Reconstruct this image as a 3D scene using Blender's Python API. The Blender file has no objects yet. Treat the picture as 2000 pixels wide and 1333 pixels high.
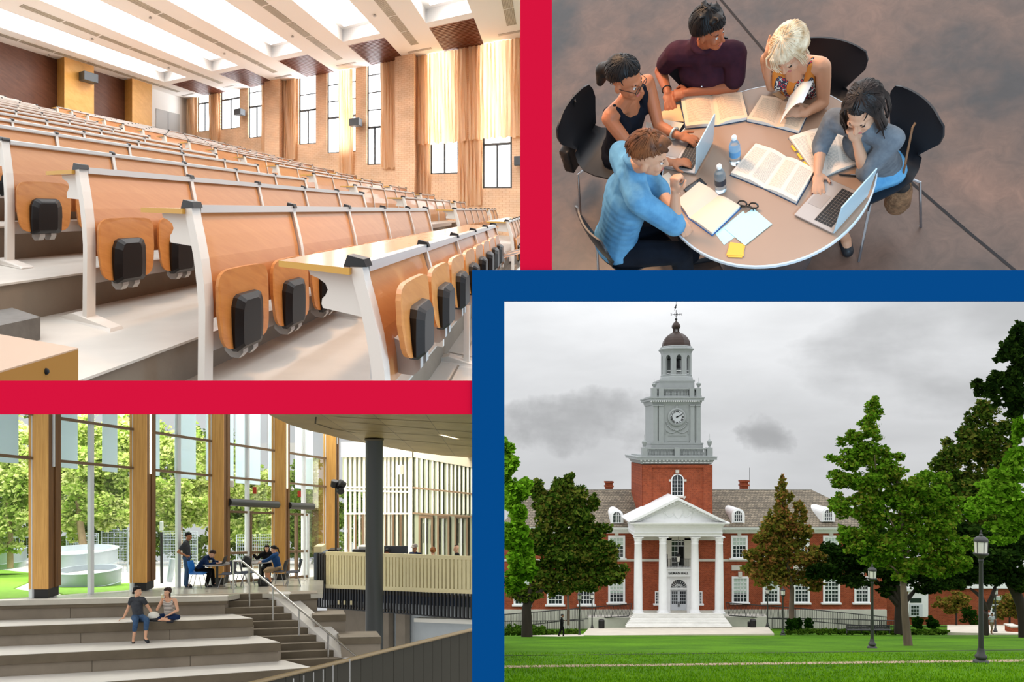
import bpy, bmesh, math, random
from mathutils import Vector, Matrix, noise

# ---------------------------------------------------------------- camera, world, exposure
F, PX, PY = 1500.0, 1000.0, 850.0            # focal length and optical axis in pixels of the 2000x1333 frame
scn = bpy.context.scene
col = scn.collection
cam_d = bpy.data.cameras.new('camera')
cam_d.sensor_width = 36.0
cam_d.lens = F / 2000.0 * 36.0
cam_d.shift_x = 0.0
cam_d.shift_y = (PY - 666.5) / 2000.0
cam_d.clip_start, cam_d.clip_end = 0.05, 600.0
cam = bpy.data.objects.new('camera', cam_d)
col.objects.link(cam)
cam.rotation_euler = (math.pi / 2, 0, 0)
scn.camera = cam
scn.view_settings.view_transform = 'Standard'
scn.view_settings.look = 'None'
scn.view_settings.exposure = 0.0
scn.view_settings.gamma = 1.0
scn.view_settings.use_curve_mapping = False


def lin(c):
    return tuple(((v / 255.0) / 12.92 if v <= 10 else ((v / 255.0 + 0.055) / 1.055) ** 2.4) for v in c)


def N(nt, kind, **kw):
    n = nt.nodes.new(kind)
    for k, v in kw.items():
        if k in n.inputs:
            n.inputs[k].default_value = v
        else:
            setattr(n, k, v)
    return n


def ramp(nt, stops, interp='LINEAR'):
    r = nt.nodes.new('ShaderNodeValToRGB')
    r.color_ramp.interpolation = interp
    el = r.color_ramp.elements
    while len(el) < len(stops):
        el.new(0.5)
    for e, (p, c) in zip(el, stops):
        e.position = p
        e.color = (*c[:3], 1.0)
    return r


def make_world():
    """Overcast sky: brighter towards the zenith, with soft grey cloud banks low down."""
    w = bpy.data.worlds.new('overcast_sky')
    scn.world = w
    w.use_nodes = True
    nt = w.node_tree
    nt.nodes.clear()
    L = nt.links.new
    out = N(nt, 'ShaderNodeOutputWorld')
    bg = N(nt, 'ShaderNodeBackground', Strength=1.0)
    tc = N(nt, 'ShaderNodeTexCoord')
    sp = N(nt, 'ShaderNodeSeparateXYZ')
    L(tc.outputs['Generated'], sp.inputs[0])

    def M(op, a, b=None, c=None, clamp=False):
        n = N(nt, 'ShaderNodeMath', operation=op)
        n.use_clamp = clamp
        for i, v in enumerate((a, b, c)):
            if v is None:
                continue
            if isinstance(v, (int, float)):
                n.inputs[i].default_value = v
            else:
                L(v, n.inputs[i])
        return n.outputs[0]
    mp = N(nt, 'ShaderNodeMapping')
    mp.inputs['Scale'].default_value = (3.2, 3.2, 9.0)
    mp.inputs['Location'].default_value = (1.7, 0.3, 0.42)
    L(tc.outputs['Generated'], mp.inputs['Vector'])
    n1 = N(nt, 'ShaderNodeTexNoise', Scale=1.6, Detail=6.0, Roughness=0.52, Distortion=0.15)
    L(mp.outputs['Vector'], n1.inputs['Vector'])
    y = M('MAXIMUM', sp.outputs[1], 0.05)
    u = M('DIVIDE', sp.outputs[0], y)
    v = M('DIVIDE', sp.outputs[2], y)
    nz = M('MULTIPLY_ADD', n1.outputs['Fac'], 3.2, -1.75)
    n3 = N(nt, 'ShaderNodeTexNoise', Scale=6.0, Detail=7.0, Roughness=0.6)
    L(tc.outputs['Generated'], n3.inputs['Vector'])
    s3 = N(nt, 'ShaderNodeSeparateColor')
    L(n3.outputs['Color'], s3.inputs[0])
    u = M('ADD', u, M('MULTIPLY_ADD', s3.outputs[0], 0.36, -0.18))
    v = M('ADD', v, M('MULTIPLY_ADD', s3.outputs[1], 0.14, -0.07))
    dark = None
    for u0, v0, a_, b_, k in ((0.09, 0.004, 0.125, 0.045, 0.46), (0.325, 0.008, 0.06, 0.035, 0.4), (0.66, 0.19, 0.36, 0.20, 0.42), (-0.9, 0.5, 0.5, 0.25, 0.4)):
        du = M('POWER', M('ABSOLUTE', M('DIVIDE', M('SUBTRACT', u, u0), a_)), 2.0)
        dv = M('POWER', M('ABSOLUTE', M('DIVIDE', M('SUBTRACT', v, v0), b_)), 2.0)
        e = M('SUBTRACT', 1.0, M('ADD', du, dv))
        e = M('MULTIPLY', M('SMOOTH_MIN', M('MAXIMUM', M('ADD', e, nz), 0.0), 1.0, 0.6), k, clamp=True)
        dark = e if dark is None else M('MAXIMUM', dark, e)
    base = M('MULTIPLY_ADD', n1.outputs['Fac'], 0.32, 0.49)
    sky = M('MULTIPLY', base, M('SUBTRACT', 1.0, dark))
    zen = M('MULTIPLY_ADD', M('MAXIMUM', sp.outputs[2], 0.0), 2.8, 1.0)
    lum = M('MULTIPLY', sky, zen)
    cb = N(nt, 'ShaderNodeCombineColor')
    L(M('MULTIPLY', lum, 0.985), cb.inputs[0])
    L(lum, cb.inputs[1])
    L(M('MULTIPLY', lum, 1.02), cb.inputs[2])
    L(cb.outputs[0], bg.inputs['Color'])
    L(bg.outputs['Background'], out.inputs['Surface'])


make_world()


# ---------------------------------------------------------------- helpers
def P(x, y, Y):
    """World point seen at pixel (x, y) at distance Y."""
    return Vector(((x - PX) / F * Y, Y, (PY - y) / F * Y))


MATS = {}


def mat(name, rgb, rough=0.6, metal=0.0, var=0.0, vscale=4.0, bump=0.0, bscale=30.0, stretch=(1, 1, 1), rgb2=None,
        emit=0.0, trans=0.0, alpha=1.0, spec=0.5, coat=0.0, coords='Object', ior=1.45):
    """Principled material; rgb in sRGB 0-255; var mixes towards rgb2 with a noise."""
    m = bpy.data.materials.new(name)
    MATS[name] = m
    m.use_nodes = True
    nt = m.node_tree
    b = nt.nodes['Principled BSDF']
    c = lin(rgb)
    b.inputs['Base Color'].default_value = (*c, 1)
    b.inputs['Roughness'].default_value = rough
    b.inputs['Metallic'].default_value = metal
    b.inputs['Specular IOR Level'].default_value = spec
    b.inputs['IOR'].default_value = ior
    b.inputs['Coat Weight'].default_value = coat
    if trans:
        b.inputs['Transmission Weight'].default_value = trans
    if alpha < 1:
        b.inputs['Alpha'].default_value = alpha
    if emit:
        b.inputs['Emission Color'].default_value = (*c, 1)
        b.inputs['Emission Strength'].default_value = emit
    if var or bump:
        tc = N(nt, 'ShaderNodeTexCoord')
        mp = N(nt, 'ShaderNodeMapping')
        mp.inputs['Scale'].default_value = stretch
        nt.links.new(tc.outputs[coords], mp.inputs['Vector'])
        if var:
            n = N(nt, 'ShaderNodeTexNoise', Scale=vscale, Detail=6.0, Roughness=0.6)
            nt.links.new(mp.outputs['Vector'], n.inputs['Vector'])
            c2 = lin(rgb2) if rgb2 else tuple(v * (1 - var) for v in c)
            r = ramp(nt, [(0.3, c2), (0.7, c)])
            nt.links.new(n.outputs['Fac'], r.inputs['Fac'])
            nt.links.new(r.outputs['Color'], b.inputs['Base Color'])
        if bump:
            n = N(nt, 'ShaderNodeTexNoise', Scale=bscale, Detail=4.0)
            nt.links.new(mp.outputs['Vector'], n.inputs['Vector'])
            bp = N(nt, 'ShaderNodeBump', Strength=bump, Distance=0.02)
            nt.links.new(n.outputs['Fac'], bp.inputs['Height'])
            nt.links.new(bp.outputs['Normal'], b.inputs['Normal'])
    return m


def brick_mat(name, c1, c2, mortar, sx, sy, mort=0.02, coords='Object', axes='xz', rough=0.85, rowh=0.25, bw=0.5, off=0.5):
    m = bpy.data.materials.new(name)
    m.use_nodes = True
    nt = m.node_tree
    b = nt.nodes['Principled BSDF']
    b.inputs['Roughness'].default_value = rough
    b.inputs['Specular IOR Level'].default_value = 0.2
    tc = N(nt, 'ShaderNodeTexCoord')
    sp = N(nt, 'ShaderNodeSeparateXYZ')
    cb = N(nt, 'ShaderNodeCombineXYZ')
    L = nt.links.new
    L(tc.outputs[coords], sp.inputs['Vector'])
    L(sp.outputs['XYZ'.index(axes[0].upper())], cb.inputs[0])
    L(sp.outputs['XYZ'.index(axes[1].upper())], cb.inputs[1])
    mp = N(nt, 'ShaderNodeMapping')
    mp.inputs['Scale'].default_value = (sx, sy, 1)
    L(cb.outputs[0], mp.inputs['Vector'])
    br = N(nt, 'ShaderNodeTexBrick', Scale=1.0)
    br.offset = off
    br.inputs['Color1'].default_value = (*lin(c1), 1)
    br.inputs['Color2'].default_value = (*lin(c2), 1)
    br.inputs['Mortar'].default_value = (*lin(mortar), 1)
    br.inputs['Mortar Size'].default_value = mort
    br.inputs['Brick Width'].default_value = bw
    br.inputs['Row Height'].default_value = rowh
    L(mp.outputs['Vector'], br.inputs['Vector'])
    n = N(nt, 'ShaderNodeTexNoise', Scale=1.2, Detail=5.0)
    L(tc.outputs[coords], n.inputs['Vector'])
    r = ramp(nt, [(0.25, (0.78, 0.78, 0.78)), (0.75, (1.12, 1.12, 1.12))])
    L(n.outputs['Fac'], r.inputs['Fac'])
    mx = N(nt, 'ShaderNodeMix', data_type='RGBA', blend_type='MULTIPLY')
    mx.inputs['Factor'].default_value = 1.0
    L(br.outputs['Color'], mx.inputs['A'])
    L(r.outputs['Color'], mx.inputs['B'])
    L(mx.outputs['Result'], b.inputs['Base Color'])
    return m


def wood_mat(name, c1, c2, rough=0.45, scale=(1, 1, 1), nscale=6.0, coat=0.0, coords='Object'):
    m = bpy.data.materials.new(name)
    m.use_nodes = True
    nt = m.node_tree
    b = nt.nodes['Principled BSDF']
    b.inputs['Roughness'].default_value = rough
    b.inputs['Coat Weight'].default_value = coat
    tc = N(nt, 'ShaderNodeTexCoord')
    mp = N(nt, 'ShaderNodeMapping')
    mp.inputs['Scale'].default_value = scale
    n = N(nt, 'ShaderNodeTexNoise', Scale=nscale, Detail=8.0, Roughness=0.65, Distortion=0.6)
    r = ramp(nt, [(0.3, lin(c2)), (0.66, lin(c1))])
    L = nt.links.new
    L(tc.outputs[coords], mp.inputs['Vector'])
    L(mp.outputs['Vector'], n.inputs['Vector'])
    L(n.outputs['Fac'], r.inputs['Fac'])
    L(r.outputs['Color'], b.inputs['Base Color'])
    return m


def leaf_mat(name, cols, transl=0.3):
    m = bpy.data.materials.new(name)
    m.use_nodes = True
    nt = m.node_tree
    nt.nodes.clear()
    out = N(nt, 'ShaderNodeOutputMaterial')
    g = N(nt, 'ShaderNodeNewGeometry')
    tc = N(nt, 'ShaderNodeTexCoord')
    n = N(nt, 'ShaderNodeTexNoise', Scale=0.6, Detail=3.0)
    ad = N(nt, 'ShaderNodeMath', operation='MULTIPLY_ADD')
    ad.inputs[1].default_value = 0.45
    L = nt.links.new
    L(tc.outputs['Object'], n.inputs['Vector'])
    mm = N(nt, 'ShaderNodeMath', operation='MULTIPLY')
    mm.inputs[1].default_value = 0.62
    L(n.outputs['Fac'], mm.inputs[0])
    L(g.outputs['Random Per Island'], ad.inputs[0])
    L(mm.outputs[0], ad.inputs[2])
    k = len(cols)
    r = ramp(nt, [(0.2 + 0.6 * i / max(1, k - 1), lin(c)) for i, c in enumerate(cols)])
    L(ad.outputs[0], r.inputs['Fac'])
    d = N(nt, 'ShaderNodeBsdfDiffuse')
    t = N(nt, 'ShaderNodeBsdfTranslucent')
    mx = N(nt, 'ShaderNodeMixShader')
    mx.inputs[0].default_value = transl
    L(r.outputs['Color'], d.inputs['Color'])
    L(r.outputs['Color'], t.inputs['Color'])
    L(d.outputs[0], mx.inputs[1])
    L(t.outputs[0], mx.inputs[2])
    L(mx.outputs[0], out.inputs['Surface'])
    return m


WLOC = {}


def wloc(o):
    return WLOC.get(o.name, Vector((0, 0, 0))) if o else Vector((0, 0, 0))


def tag(o, label=None, cat=None, group=None, kind=None):
    if label:
        o['label'] = label
    if cat:
        o['category'] = cat
    if group:
        o['group'] = group
    if kind:
        o['kind'] = kind
    return o


def thing(name, label, cat, loc=(0, 0, 0), group=None):
    o = bpy.data.objects.new(name, None)
    o.empty_display_size = 0.1
    col.objects.link(o)
    o.location = loc
    WLOC[o.name] = Vector(loc)
    return tag(o, label, cat, group)


class MB:
    """Collects verts and faces; build() links them as one mesh object."""

    def __init__(s, fn=None):
        s.v, s.f, s.mi, s.cur, s.fn = [], [], [], 0, fn

    def add(s, vs, fs):
        k = len(s.v)
        for p in vs:
            p = Vector(p)
            s.v.append(s.fn(p) if s.fn else p)
        for f in fs:
            s.f.append([k + i for i in f])
            s.mi.append(s.cur)
        return s

    def hexa(s, p):
        return s.add(p, [(3, 2, 1, 0), (4, 5, 6, 7), (0, 1, 5, 4), (1, 2, 6, 5), (2, 3, 7, 6), (3, 0, 4, 7)])

    def box(s, lo, hi):
        x0, y0, z0 = lo
        x1, y1, z1 = hi
        return s.hexa([(x0, y0, z0), (x1, y0, z0), (x1, y1, z0), (x0, y1, z0),
                       (x0, y0, z1), (x1, y0, z1), (x1, y1, z1), (x0, y1, z1)])

    def cbox(s, c, d, M=None):
        x, y, z = d[0] / 2, d[1] / 2, d[2] / 2
        ps = [Vector(q) for q in ((-x, -y, -z), (x, -y, -z), (x, y, -z), (-x, y, -z), (-x, -y, z), (x, -y, z), (x, y, z), (-x, y, z))]
        if M is not None:
            ps = [M @ q for q in ps]
        return s.hexa([q + Vector(c) for q in ps])

    def prism(s, poly, off):
        n = len(poly)
        off = Vector(off)
        a = [Vector(p) for p in poly]
        return s.add(a + [p + off for p in a],
                     [tuple(range(n)), tuple(range(2 * n - 1, n - 1, -1))] +
                     [(i, i + n, (i + 1) % n + n, (i + 1) % n) for i in range(n)])

    def quad(s, a, b, c, d):
        return s.add([a, b, c, d], [(0, 1, 2, 3)])

    def frames(s, pts):
        out = []
        up = None
        for i in range(len(pts)):
            t = (pts[min(i + 1, len(pts) - 1)] - pts[max(i - 1, 0)])
            t = t.normalized() if t.length > 1e-9 else Vector((0, 0, 1))
            if up is None:
                up = Vector((0, 0, 1)) if abs(t.z) < 0.9 else Vector((0, 1, 0))
            x = t.cross(up)
            if x.length < 1e-6:
                x = t.orthogonal()
            x.normalize()
            y = x.cross(t).normalized()
            up = y
            out.append((x, y))
        return out

    def tube(s, pts, r, n=8, ry=None, cap=True):
        pts = [Vector(p) for p in pts]
        rs = r if isinstance(r, (list, tuple)) else [r] * len(pts)
        fr = s.frames(pts)
        vs, fs = [], []
        for p, rr, (x, y) in zip(pts, rs, fr):
            for k in range(n):
                a = 2 * math.pi * k / n
                vs.append(p + x * math.cos(a) * rr + y * math.sin(a) * (rr if ry is None else rr * ry))
        for i in range(len(pts) - 1):
            for k in range(n):
                fs.append((i * n + k, i * n + (k + 1) % n, (i + 1) * n + (k + 1) % n, (i + 1) * n + k))
        if cap:
            fs.append(tuple(range(n - 1, -1, -1)))
            fs.append(tuple((len(pts) - 1) * n + k for k in range(n)))
        return s.add(vs, fs)

    def lathe(s, prof, c, n=16, rot=0.0, sx=1.0, sy=1.0, M=None):
        c = Vector(c)
        vs, fs = [], []
        for r, z in prof:
            for k in range(n):
                a = rot + 2 * math.pi * k / n
                q = Vector((math.cos(a) * r * sx, math.sin(a) * r * sy, z))
                vs.append(c + (M @ q if M is not None else q))
        m = len(prof)
        for i in range(m - 1):
            for k in range(n):
                fs.append((i * n + k, i * n + (k + 1) % n, (i + 1) * n + (k + 1) % n, (i + 1) * n + k))
        fs.append(tuple(range(n - 1, -1, -1)))
        fs.append(tuple((m - 1) * n + k for k in range(n)))
        return s.add(vs, fs)

    def ball(s, c, r, n=10, m=6, M=None):
        r = r if isinstance(r, (list, tuple, Vector)) else (r, r, r)
        c = Vector(c)
        vs, fs = [], []
        for i in range(m + 1):
            t = math.pi * i / m
            for k in range(n):
                a = 2 * math.pi * k / n
                q = Vector((math.sin(t) * math.cos(a) * r[0], math.sin(t) * math.sin(a) * r[1], math.cos(t) * r[2]))
                vs.append(c + (M @ q if M is not None else q))
        for i in range(m):
            for k in range(n):
                fs.append((i * n + k, (i + 1) * n + k, (i + 1) * n + (k + 1) % n, i * n + (k + 1) % n))
        return s.add(vs, fs)

    def build(s, name, m=None, parent=None, smooth=False, bevel=0.0, local=False, weld=False):
        me = bpy.data.meshes.new(name)
        o = bpy.data.objects.new(name, me)
        col.objects.link(o)
        if parent is None:
            if local:
                off = Vector((0, 0, 0))
            else:
                lo = Vector((min(v.x for v in s.v), min(v.y for v in s.v), min(v.z for v in s.v)))
                hi = Vector((max(v.x for v in s.v), max(v.y for v in s.v), max(v.z for v in s.v)))
                off = Vector(((lo.x + hi.x) / 2, (lo.y + hi.y) / 2, lo.z))
                o.location = off
            WLOC[o.name] = off
        else:
            o.parent = parent
            off = wloc(parent)
            WLOC[o.name] = off.copy()
        me.from_pydata([v - off for v in s.v], [], s.f)
        ms = m if isinstance(m, (list, tuple)) else [m]
        for q in ms:
            me.materials.append(q)
        if len(ms) > 1:
            me.polygons.foreach_set('material_index', s.mi)
        if smooth:
            me.polygons.foreach_set('use_smooth', [True] * len(me.polygons))
        me.validate()
        bm = bmesh.new()
        bm.from_mesh(me)
        if weld:
            bmesh.ops.remove_doubles(bm, verts=bm.verts, dist=1e-4)
        bmesh.ops.recalc_face_normals(bm, faces=bm.faces)
        bm.to_mesh(me)
        bm.free()
        if smooth:
            try:
                me.set_sharp_from_angle(angle=math.radians(45))
            except Exception:
                pass
        if bevel:
            b = o.modifiers.new('bevel', 'BEVEL')
            b.width = bevel
            b.segments = 2
            b.limit_method = 'ANGLE'
        return o


def struct(mb, name, m, parent=None, **kw):
    o = mb.build(name, m, parent, **kw)
    o['kind'] = 'structure'
    return o


def copy_tree(o, parent=None):
    c = o.copy()
    col.objects.link(c)
    if parent is not None:
        c.parent = parent
    for ch in list(o.children):
        copy_tree(ch, c)
    return c


def text_obj(name, txt, m, parent, loc, size, rot=(math.pi / 2, 0, 0), depth=0.01, M=None, bold=0.0, align='CENTER'):
    cu = bpy.data.curves.new(name, 'FONT')
    cu.body = txt
    cu.size = size
    cu.extrude = depth
    cu.offset = bold
    cu.align_x = align
    cu.align_y = 'CENTER'
    tmp = bpy.data.objects.new(name + '_curve', cu)
    col.objects.link(tmp)
    bpy.context.view_layer.update()
    dg = bpy.context.evaluated_depsgraph_get()
    me = bpy.data.meshes.new_from_object(tmp.evaluated_get(dg))
    bpy.data.objects.remove(tmp)
    me.name = name
    R = M if M is not None else Matrix.Rotation(rot[0], 4, 'X')
    me.transform(R)
    me.materials.clear()
    me.materials.append(m)
    o = bpy.data.objects.new(name, me)
    col.objects.link(o)
    o.parent = parent
    o.location = Vector(loc) - wloc(parent)
    return o


def leaves(rng, blobs, count, size, asp=0.75, clump=9):
    """Leaf quads filling ellipsoids; blobs: (centre, (rx, ry, rz))."""
    mb = MB()
    sub = []
    for c, r in blobs:
        sub.append((c, (r[0] * 0.72, r[1] * 0.72, r[2] * 0.72)))
        for _ in range(clump):
            d = Vector((rng.gauss(0, 1), rng.gauss(0, 1), rng.gauss(0, 1))).normalized() * rng.uniform(0.55, 0.95)
            q = rng.uniform(0.26, 0.46)
            sub.append((c + Vector((d.x * r[0], d.y * r[1], d.z * r[2])), (r[0] * q * 1.15, r[1] * q, r[2] * q * 0.85)))
    blobs = sub
    vol = [b[1][0] * b[1][2] for b in blobs]
    tot = sum(vol)
    vs, fs = [], []
    for (c, r), v in zip(blobs, vol):
        for _ in range(int(count * v / tot)):
            while True:
                d = Vector((rng.uniform(-1, 1), rng.uniform(-1, 1), rng.uniform(-1, 1)))
                if 0.01 < d.length < 1:
                    break
            d = d.normalized() * (rng.random() ** 0.33)
            w = 0.82 + 0.36 * noise.noise(Vector((d.x * 2.2 + c.x * 3, d.y * 2.2 + c.y, d.z * 2.2 + c.z * 3)))
            p = c + Vector((d.x * r[0], d.y * r[1], d.z * r[2])) * w
            s = size * rng.uniform(0.6, 1.35)
            u = Vector((rng.gauss(0, 1), rng.gauss(0, 1), rng.gauss(0, 0.6))).normalized()
            t = u.cross(Vector((rng.gauss(0, 1), rng.gauss(0, 1), rng.gauss(0, 1))))
            if t.length < 1e-4:
                continue
            t = t.normalized() * asp
            k = len(vs)
            vs += [p - u * s * 0.5, p + t * s * 0.45 - u * s * 0.05, p + u * s * 0.5, p - t * s * 0.45 - u * s * 0.05]
            fs.append((k, k + 1, k + 2, k + 3))
    mb.v = vs
    mb.f = fs
    mb.mi = [0] * len(fs)
    return mb


# ---------------------------------------------------------------- the painted partition frame with four openings
YF = 1.5
M_red = mat('red_paint', (214, 16, 58), rough=0.9, spec=0.05)
M_blue = mat('blue_paint', (0, 72, 136), rough=0.9, spec=0.05)


def bar(x0, y0, x1, y1, Y, t):
    a, b = P(x0, y1, Y), P(x1, y0, Y)
    return (a.x, Y, a.z), (b.x, Y + t, b.z)


mb = MB()
mb.box(*bar(1016, -60, 1078, 540, YF, 0.005))
struct(mb, 'trim_1', M_red)
mb = MB()
mb.box(*bar(-60, 744, 930, 810, YF, 0.005))
struct(mb, 'trim_2', M_red)
mb = MB()
mb.box(*bar(985, 528, 2060, 588, YF - 0.005, 0.009))
mb.box(*bar(922, 528, 985, 1400, YF - 0.005, 0.009))
struct(mb, 'trim_3', M_blue)
# ================================================================ figures
SKIN = {}


def skin_mat(name, rgb):
    m = mat(name, rgb, rough=0.5, var=0.08, vscale=9, spec=0.35)
    b = m.node_tree.nodes['Principled BSDF']
    b.inputs['Subsurface Weight'].default_value = 0.12
    b.inputs['Subsurface Radius'].default_value = (0.02, 0.008, 0.005)
    b.inputs['Subsurface Scale'].default_value = 0.5
    return m


def hair_mat(name, c1, c2, rough=0.5):
    m = bpy.data.materials.new(name)
    m.use_nodes = True
    nt = m.node_tree
    b = nt.nodes['Principled BSDF']
    b.inputs['Roughness'].default_value = rough
    b.inputs['Specular IOR Level'].default_value = 0.25
    tc = N(nt, 'ShaderNodeTexCoord')
    n = N(nt, 'ShaderNodeTexNoise', Scale=16.0, Detail=4.0, Roughness=0.6)
    n2 = N(nt, 'ShaderNodeTexNoise', Scale=90.0, Detail=3.0)
    r = ramp(nt, [(0.32, lin(c2)), (0.66, lin(c1))])
    bp = N(nt, 'ShaderNodeBump', Strength=0.25, Distance=0.004)
    L = nt.links.new
    L(tc.outputs['Object'], n.inputs['Vector'])
    L(tc.outputs['Object'], n2.inputs['Vector'])
    L(n.outputs['Fac'], r.inputs['Fac'])
    L(r.outputs['Color'], b.inputs['Base Color'])
    L(n2.outputs['Fac'], bp.inputs['Height'])
    L(bp.outputs['Normal'], b.inputs['Normal'])
    return m


def cloth_mat(name, rgb, rgb2=None, scale=14.0, bump=0.18, rough=0.85):
    return mat(name, rgb, rough=rough, var=0.15, vscale=scale, rgb2=rgb2, bump=bump, bscale=scale * 1.2, spec=0.15)


def V(*a):
    return Vector(a)


class Flesh(MB):
    def limb(s, a, b, ra, rb, n=10, bulge=0.0):
        a, b = Vector(a), Vector(b)
        pts = [a, a.lerp(b, 0.33), a.lerp(b, 0.66), b]
        s.tube(pts, [ra, ra * 0.67 + rb * 0.33 + bulge, ra * 0.34 + rb * 0.66 + bulge * 0.6, rb], n)
        s.ball(a, ra, 10, 6)
        s.ball(b, rb, 10, 6)
        return s

    def ell(s, c, r, axes):
        M = Matrix(axes).transposed()
        return s.ball(c, r, 16, 10, M=M)


def remeshed(mb, name, m, parent, voxel, smooth=2):
    o = mb.build(name, m, parent)
    md = o.modifiers.new('remesh', 'REMESH')
    md.mode = 'VOXEL'
    md.voxel_size = voxel
    md.use_smooth_shade = True
    if smooth:
        sm = o.modifiers.new('smooth', 'SMOOTH')
        sm.iterations = smooth
        sm.factor = 0.5
    bpy.context.view_layer.update()
    dg = bpy.context.evaluated_depsgraph_get()
    me = bpy.data.meshes.new_from_object(o.evaluated_get(dg))
    me.name = name
    o.modifiers.clear()
    old = o.data
    o.data = me
    bpy.data.meshes.remove(old)
    return o


def ortho(f, u):
    f = f.normalized()
    s = f.cross(u).normalized()
    u = s.cross(f).normalized()
    return s, f, u


def add_head(mb, C, f, u, k=1.0):
    s, f, u = ortho(f, u)
    ax = (s, f, u)
    E = lambda x, y, z, r: mb.ell(C + (s * x + f * y + u * z) * k, tuple(q * k for q in r), ax)
    E(0, -0.012, 0.022, (0.074, 0.094, 0.090))
    E(0, 0.028, -0.045, (0.060, 0.062, 0.078))
    E(0, 0.058, -0.100, (0.034, 0.032, 0.026))
    E(0, 0.078, 0.012, (0.046, 0.016, 0.012))
    for q in (-1, 1):
        E(q * 0.034, 0.062, -0.038, (0.026, 0.026, 0.028))
        E(q * 0.076, -0.004, -0.022, (0.010, 0.020, 0.030))
        E(q * 0.012, 0.094, -0.046, (0.008, 0.010, 0.007))
    mb.limb(C + (f * 0.088 + u * 0.004) * k, C + (f * 0.110 - u * 0.042) * k, 0.008 * k, 0.012 * k, 8)
    E(0, 0.086, -0.074, (0.022, 0.010, 0.006))
    E(0, 0.084, -0.083, (0.019, 0.010, 0.007))


def face_parts(root, C, f, u, fn, hairm, skinlip, k=1.0, glasses=None, closed=False, eyes=True):
    s, f, u = ortho(f, u)
    pt = lambda x, y, z: C + (s * x + f * y + u * z) * k
    ax = (s, f, u)
    if eyes:
        for q in (-1, 1):
            mb = Flesh(fn)
            mb.ell(pt(q * 0.029, 0.078, -0.010), (0.0115 * k, 0.009 * k, (0.003 if closed else 0.0048) * k), ax)
            e = mb.build('eye', M_eyewhite if not closed else M_lash, root, smooth=True)
            if not closed:
                mb = Flesh(fn)
                mb.ell(pt(q * 0.029, 0.0848, -0.010), (0.0052 * k, 0.004 * k, 0.0046 * k), ax)
                mb.build('iris', M_lash, e, smooth=True)
            mb = Flesh(fn)
            mb.tube([pt(q * 0.014, 0.088, 0.012), pt(q * 0.029, 0.085, 0.017), pt(q * 0.043, 0.073, 0.011)], [0.003 * k, 0.004 * k, 0.002 * k], 6)
            mb.build('eyebrow', hairm, root, smooth=True)
    mb = Flesh(fn)
    mb.ell(pt(0, 0.090, -0.077), (0.021 * k, 0.008 * k, 0.007 * k), ax)
    mb.build('lips', skinlip, root, smooth=True)
    if glasses:
        for q in (-1, 1):
            mb = Flesh(fn)
            c = pt(q * 0.032, 0.104, -0.012)
            mb.tube([c + (s * math.cos(a) * 0.026 + u * math.sin(a) * 0.019) * k for a in [j * math.pi / 8 for j in range(17)]], 0.0022 * k, 6, cap=False)
            mb.tube([pt(q * 0.058, 0.102, -0.006), pt(q * 0.078, 0.03, -0.006), pt(q * 0.080, -0.01, -0.012)], 0.002 * k, 6)
            g = mb.build('glasses_rim', glasses, root, smooth=True)
        mb = Flesh(fn)
        mb.tube([pt(-0.007, 0.106, -0.008), pt(0.007, 0.106, -0.008)], 0.002 * k, 6)
        mb.build('glasses_bridge', glasses, root)


def add_hand(mb, w, d, nrm, side=1, pose='flat', k=1.0, nails=None):
    """Palm and five fingers from wrist w along d; nrm leaves the back of the hand; side +1 puts the thumb at d x nrm."""
    d = d.normalized()
    sx = d.cross(nrm).normalized() * side
    nrm = sx.cross(d).normalized() * side
    P0 = w + d * 0.048 * k
    mb.ell(P0, (0.036 * k, 0.048 * k, 0.014 * k), (sx, d, nrm))
    mb.limb(w - d * 0.01 * k, w + d * 0.02 * k, 0.024 * k, 0.024 * k, 8)
    curl = {'flat': (0.18, 0.22, 0.15), 'type': (0.35, 0.45, 0.3), 'fist': (1.35, 1.6, 1.1), 'relax': (0.5, 0.6, 0.4)}[pose]
    tips = []
    for j, (off, ln) in enumerate(((0.027, 0.88), (0.009, 1.0), (-0.010, 0.94), (-0.027, 0.74))):
        b = w + (d * (0.088 - 0.004 * abs(j - 1)) + sx * off) * k
        ang = 0.0
        spread = (off / 0.03) * (0.16 if pose in ('flat', 'type') else 0.04)
        dv = (d + sx * spread).normalized()
        L_ = [0.040 * ln * k, 0.026 * ln * k, 0.020 * ln * k]
        r_ = 0.0092 * k
        for q in range(3):
            ang += curl[q]
            v_ = dv * math.cos(ang) - nrm * math.sin(ang)
            e = b + v_ * L_[q]
            mb.limb(b, e, r_, r_ * 0.9, 8)
            r_ *= 0.9
            b = e
        tips.append((b, v_))
    b = w + (d * 0.022 + sx * 0.026) * k
    v_ = (d * 0.62 + sx * 0.75 - nrm * 0.25).normalized()
    e = b + v_ * 0.042 * k
    mb.limb(b, e, 0.013 * k, 0.0105 * k, 8)
    v2 = (v_ * 0.6 + d * 0.6 - (sx * 0.5 + nrm * 0.4 if pose == 'fist' else V(0, 0, 0))).normalized()
    mb.limb(e, e + v2 * 0.032 * k, 0.0105 * k, 0.0085 * k, 8)
    tips.append((e + v2 * 0.032 * k, v2))
    return tips


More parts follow.
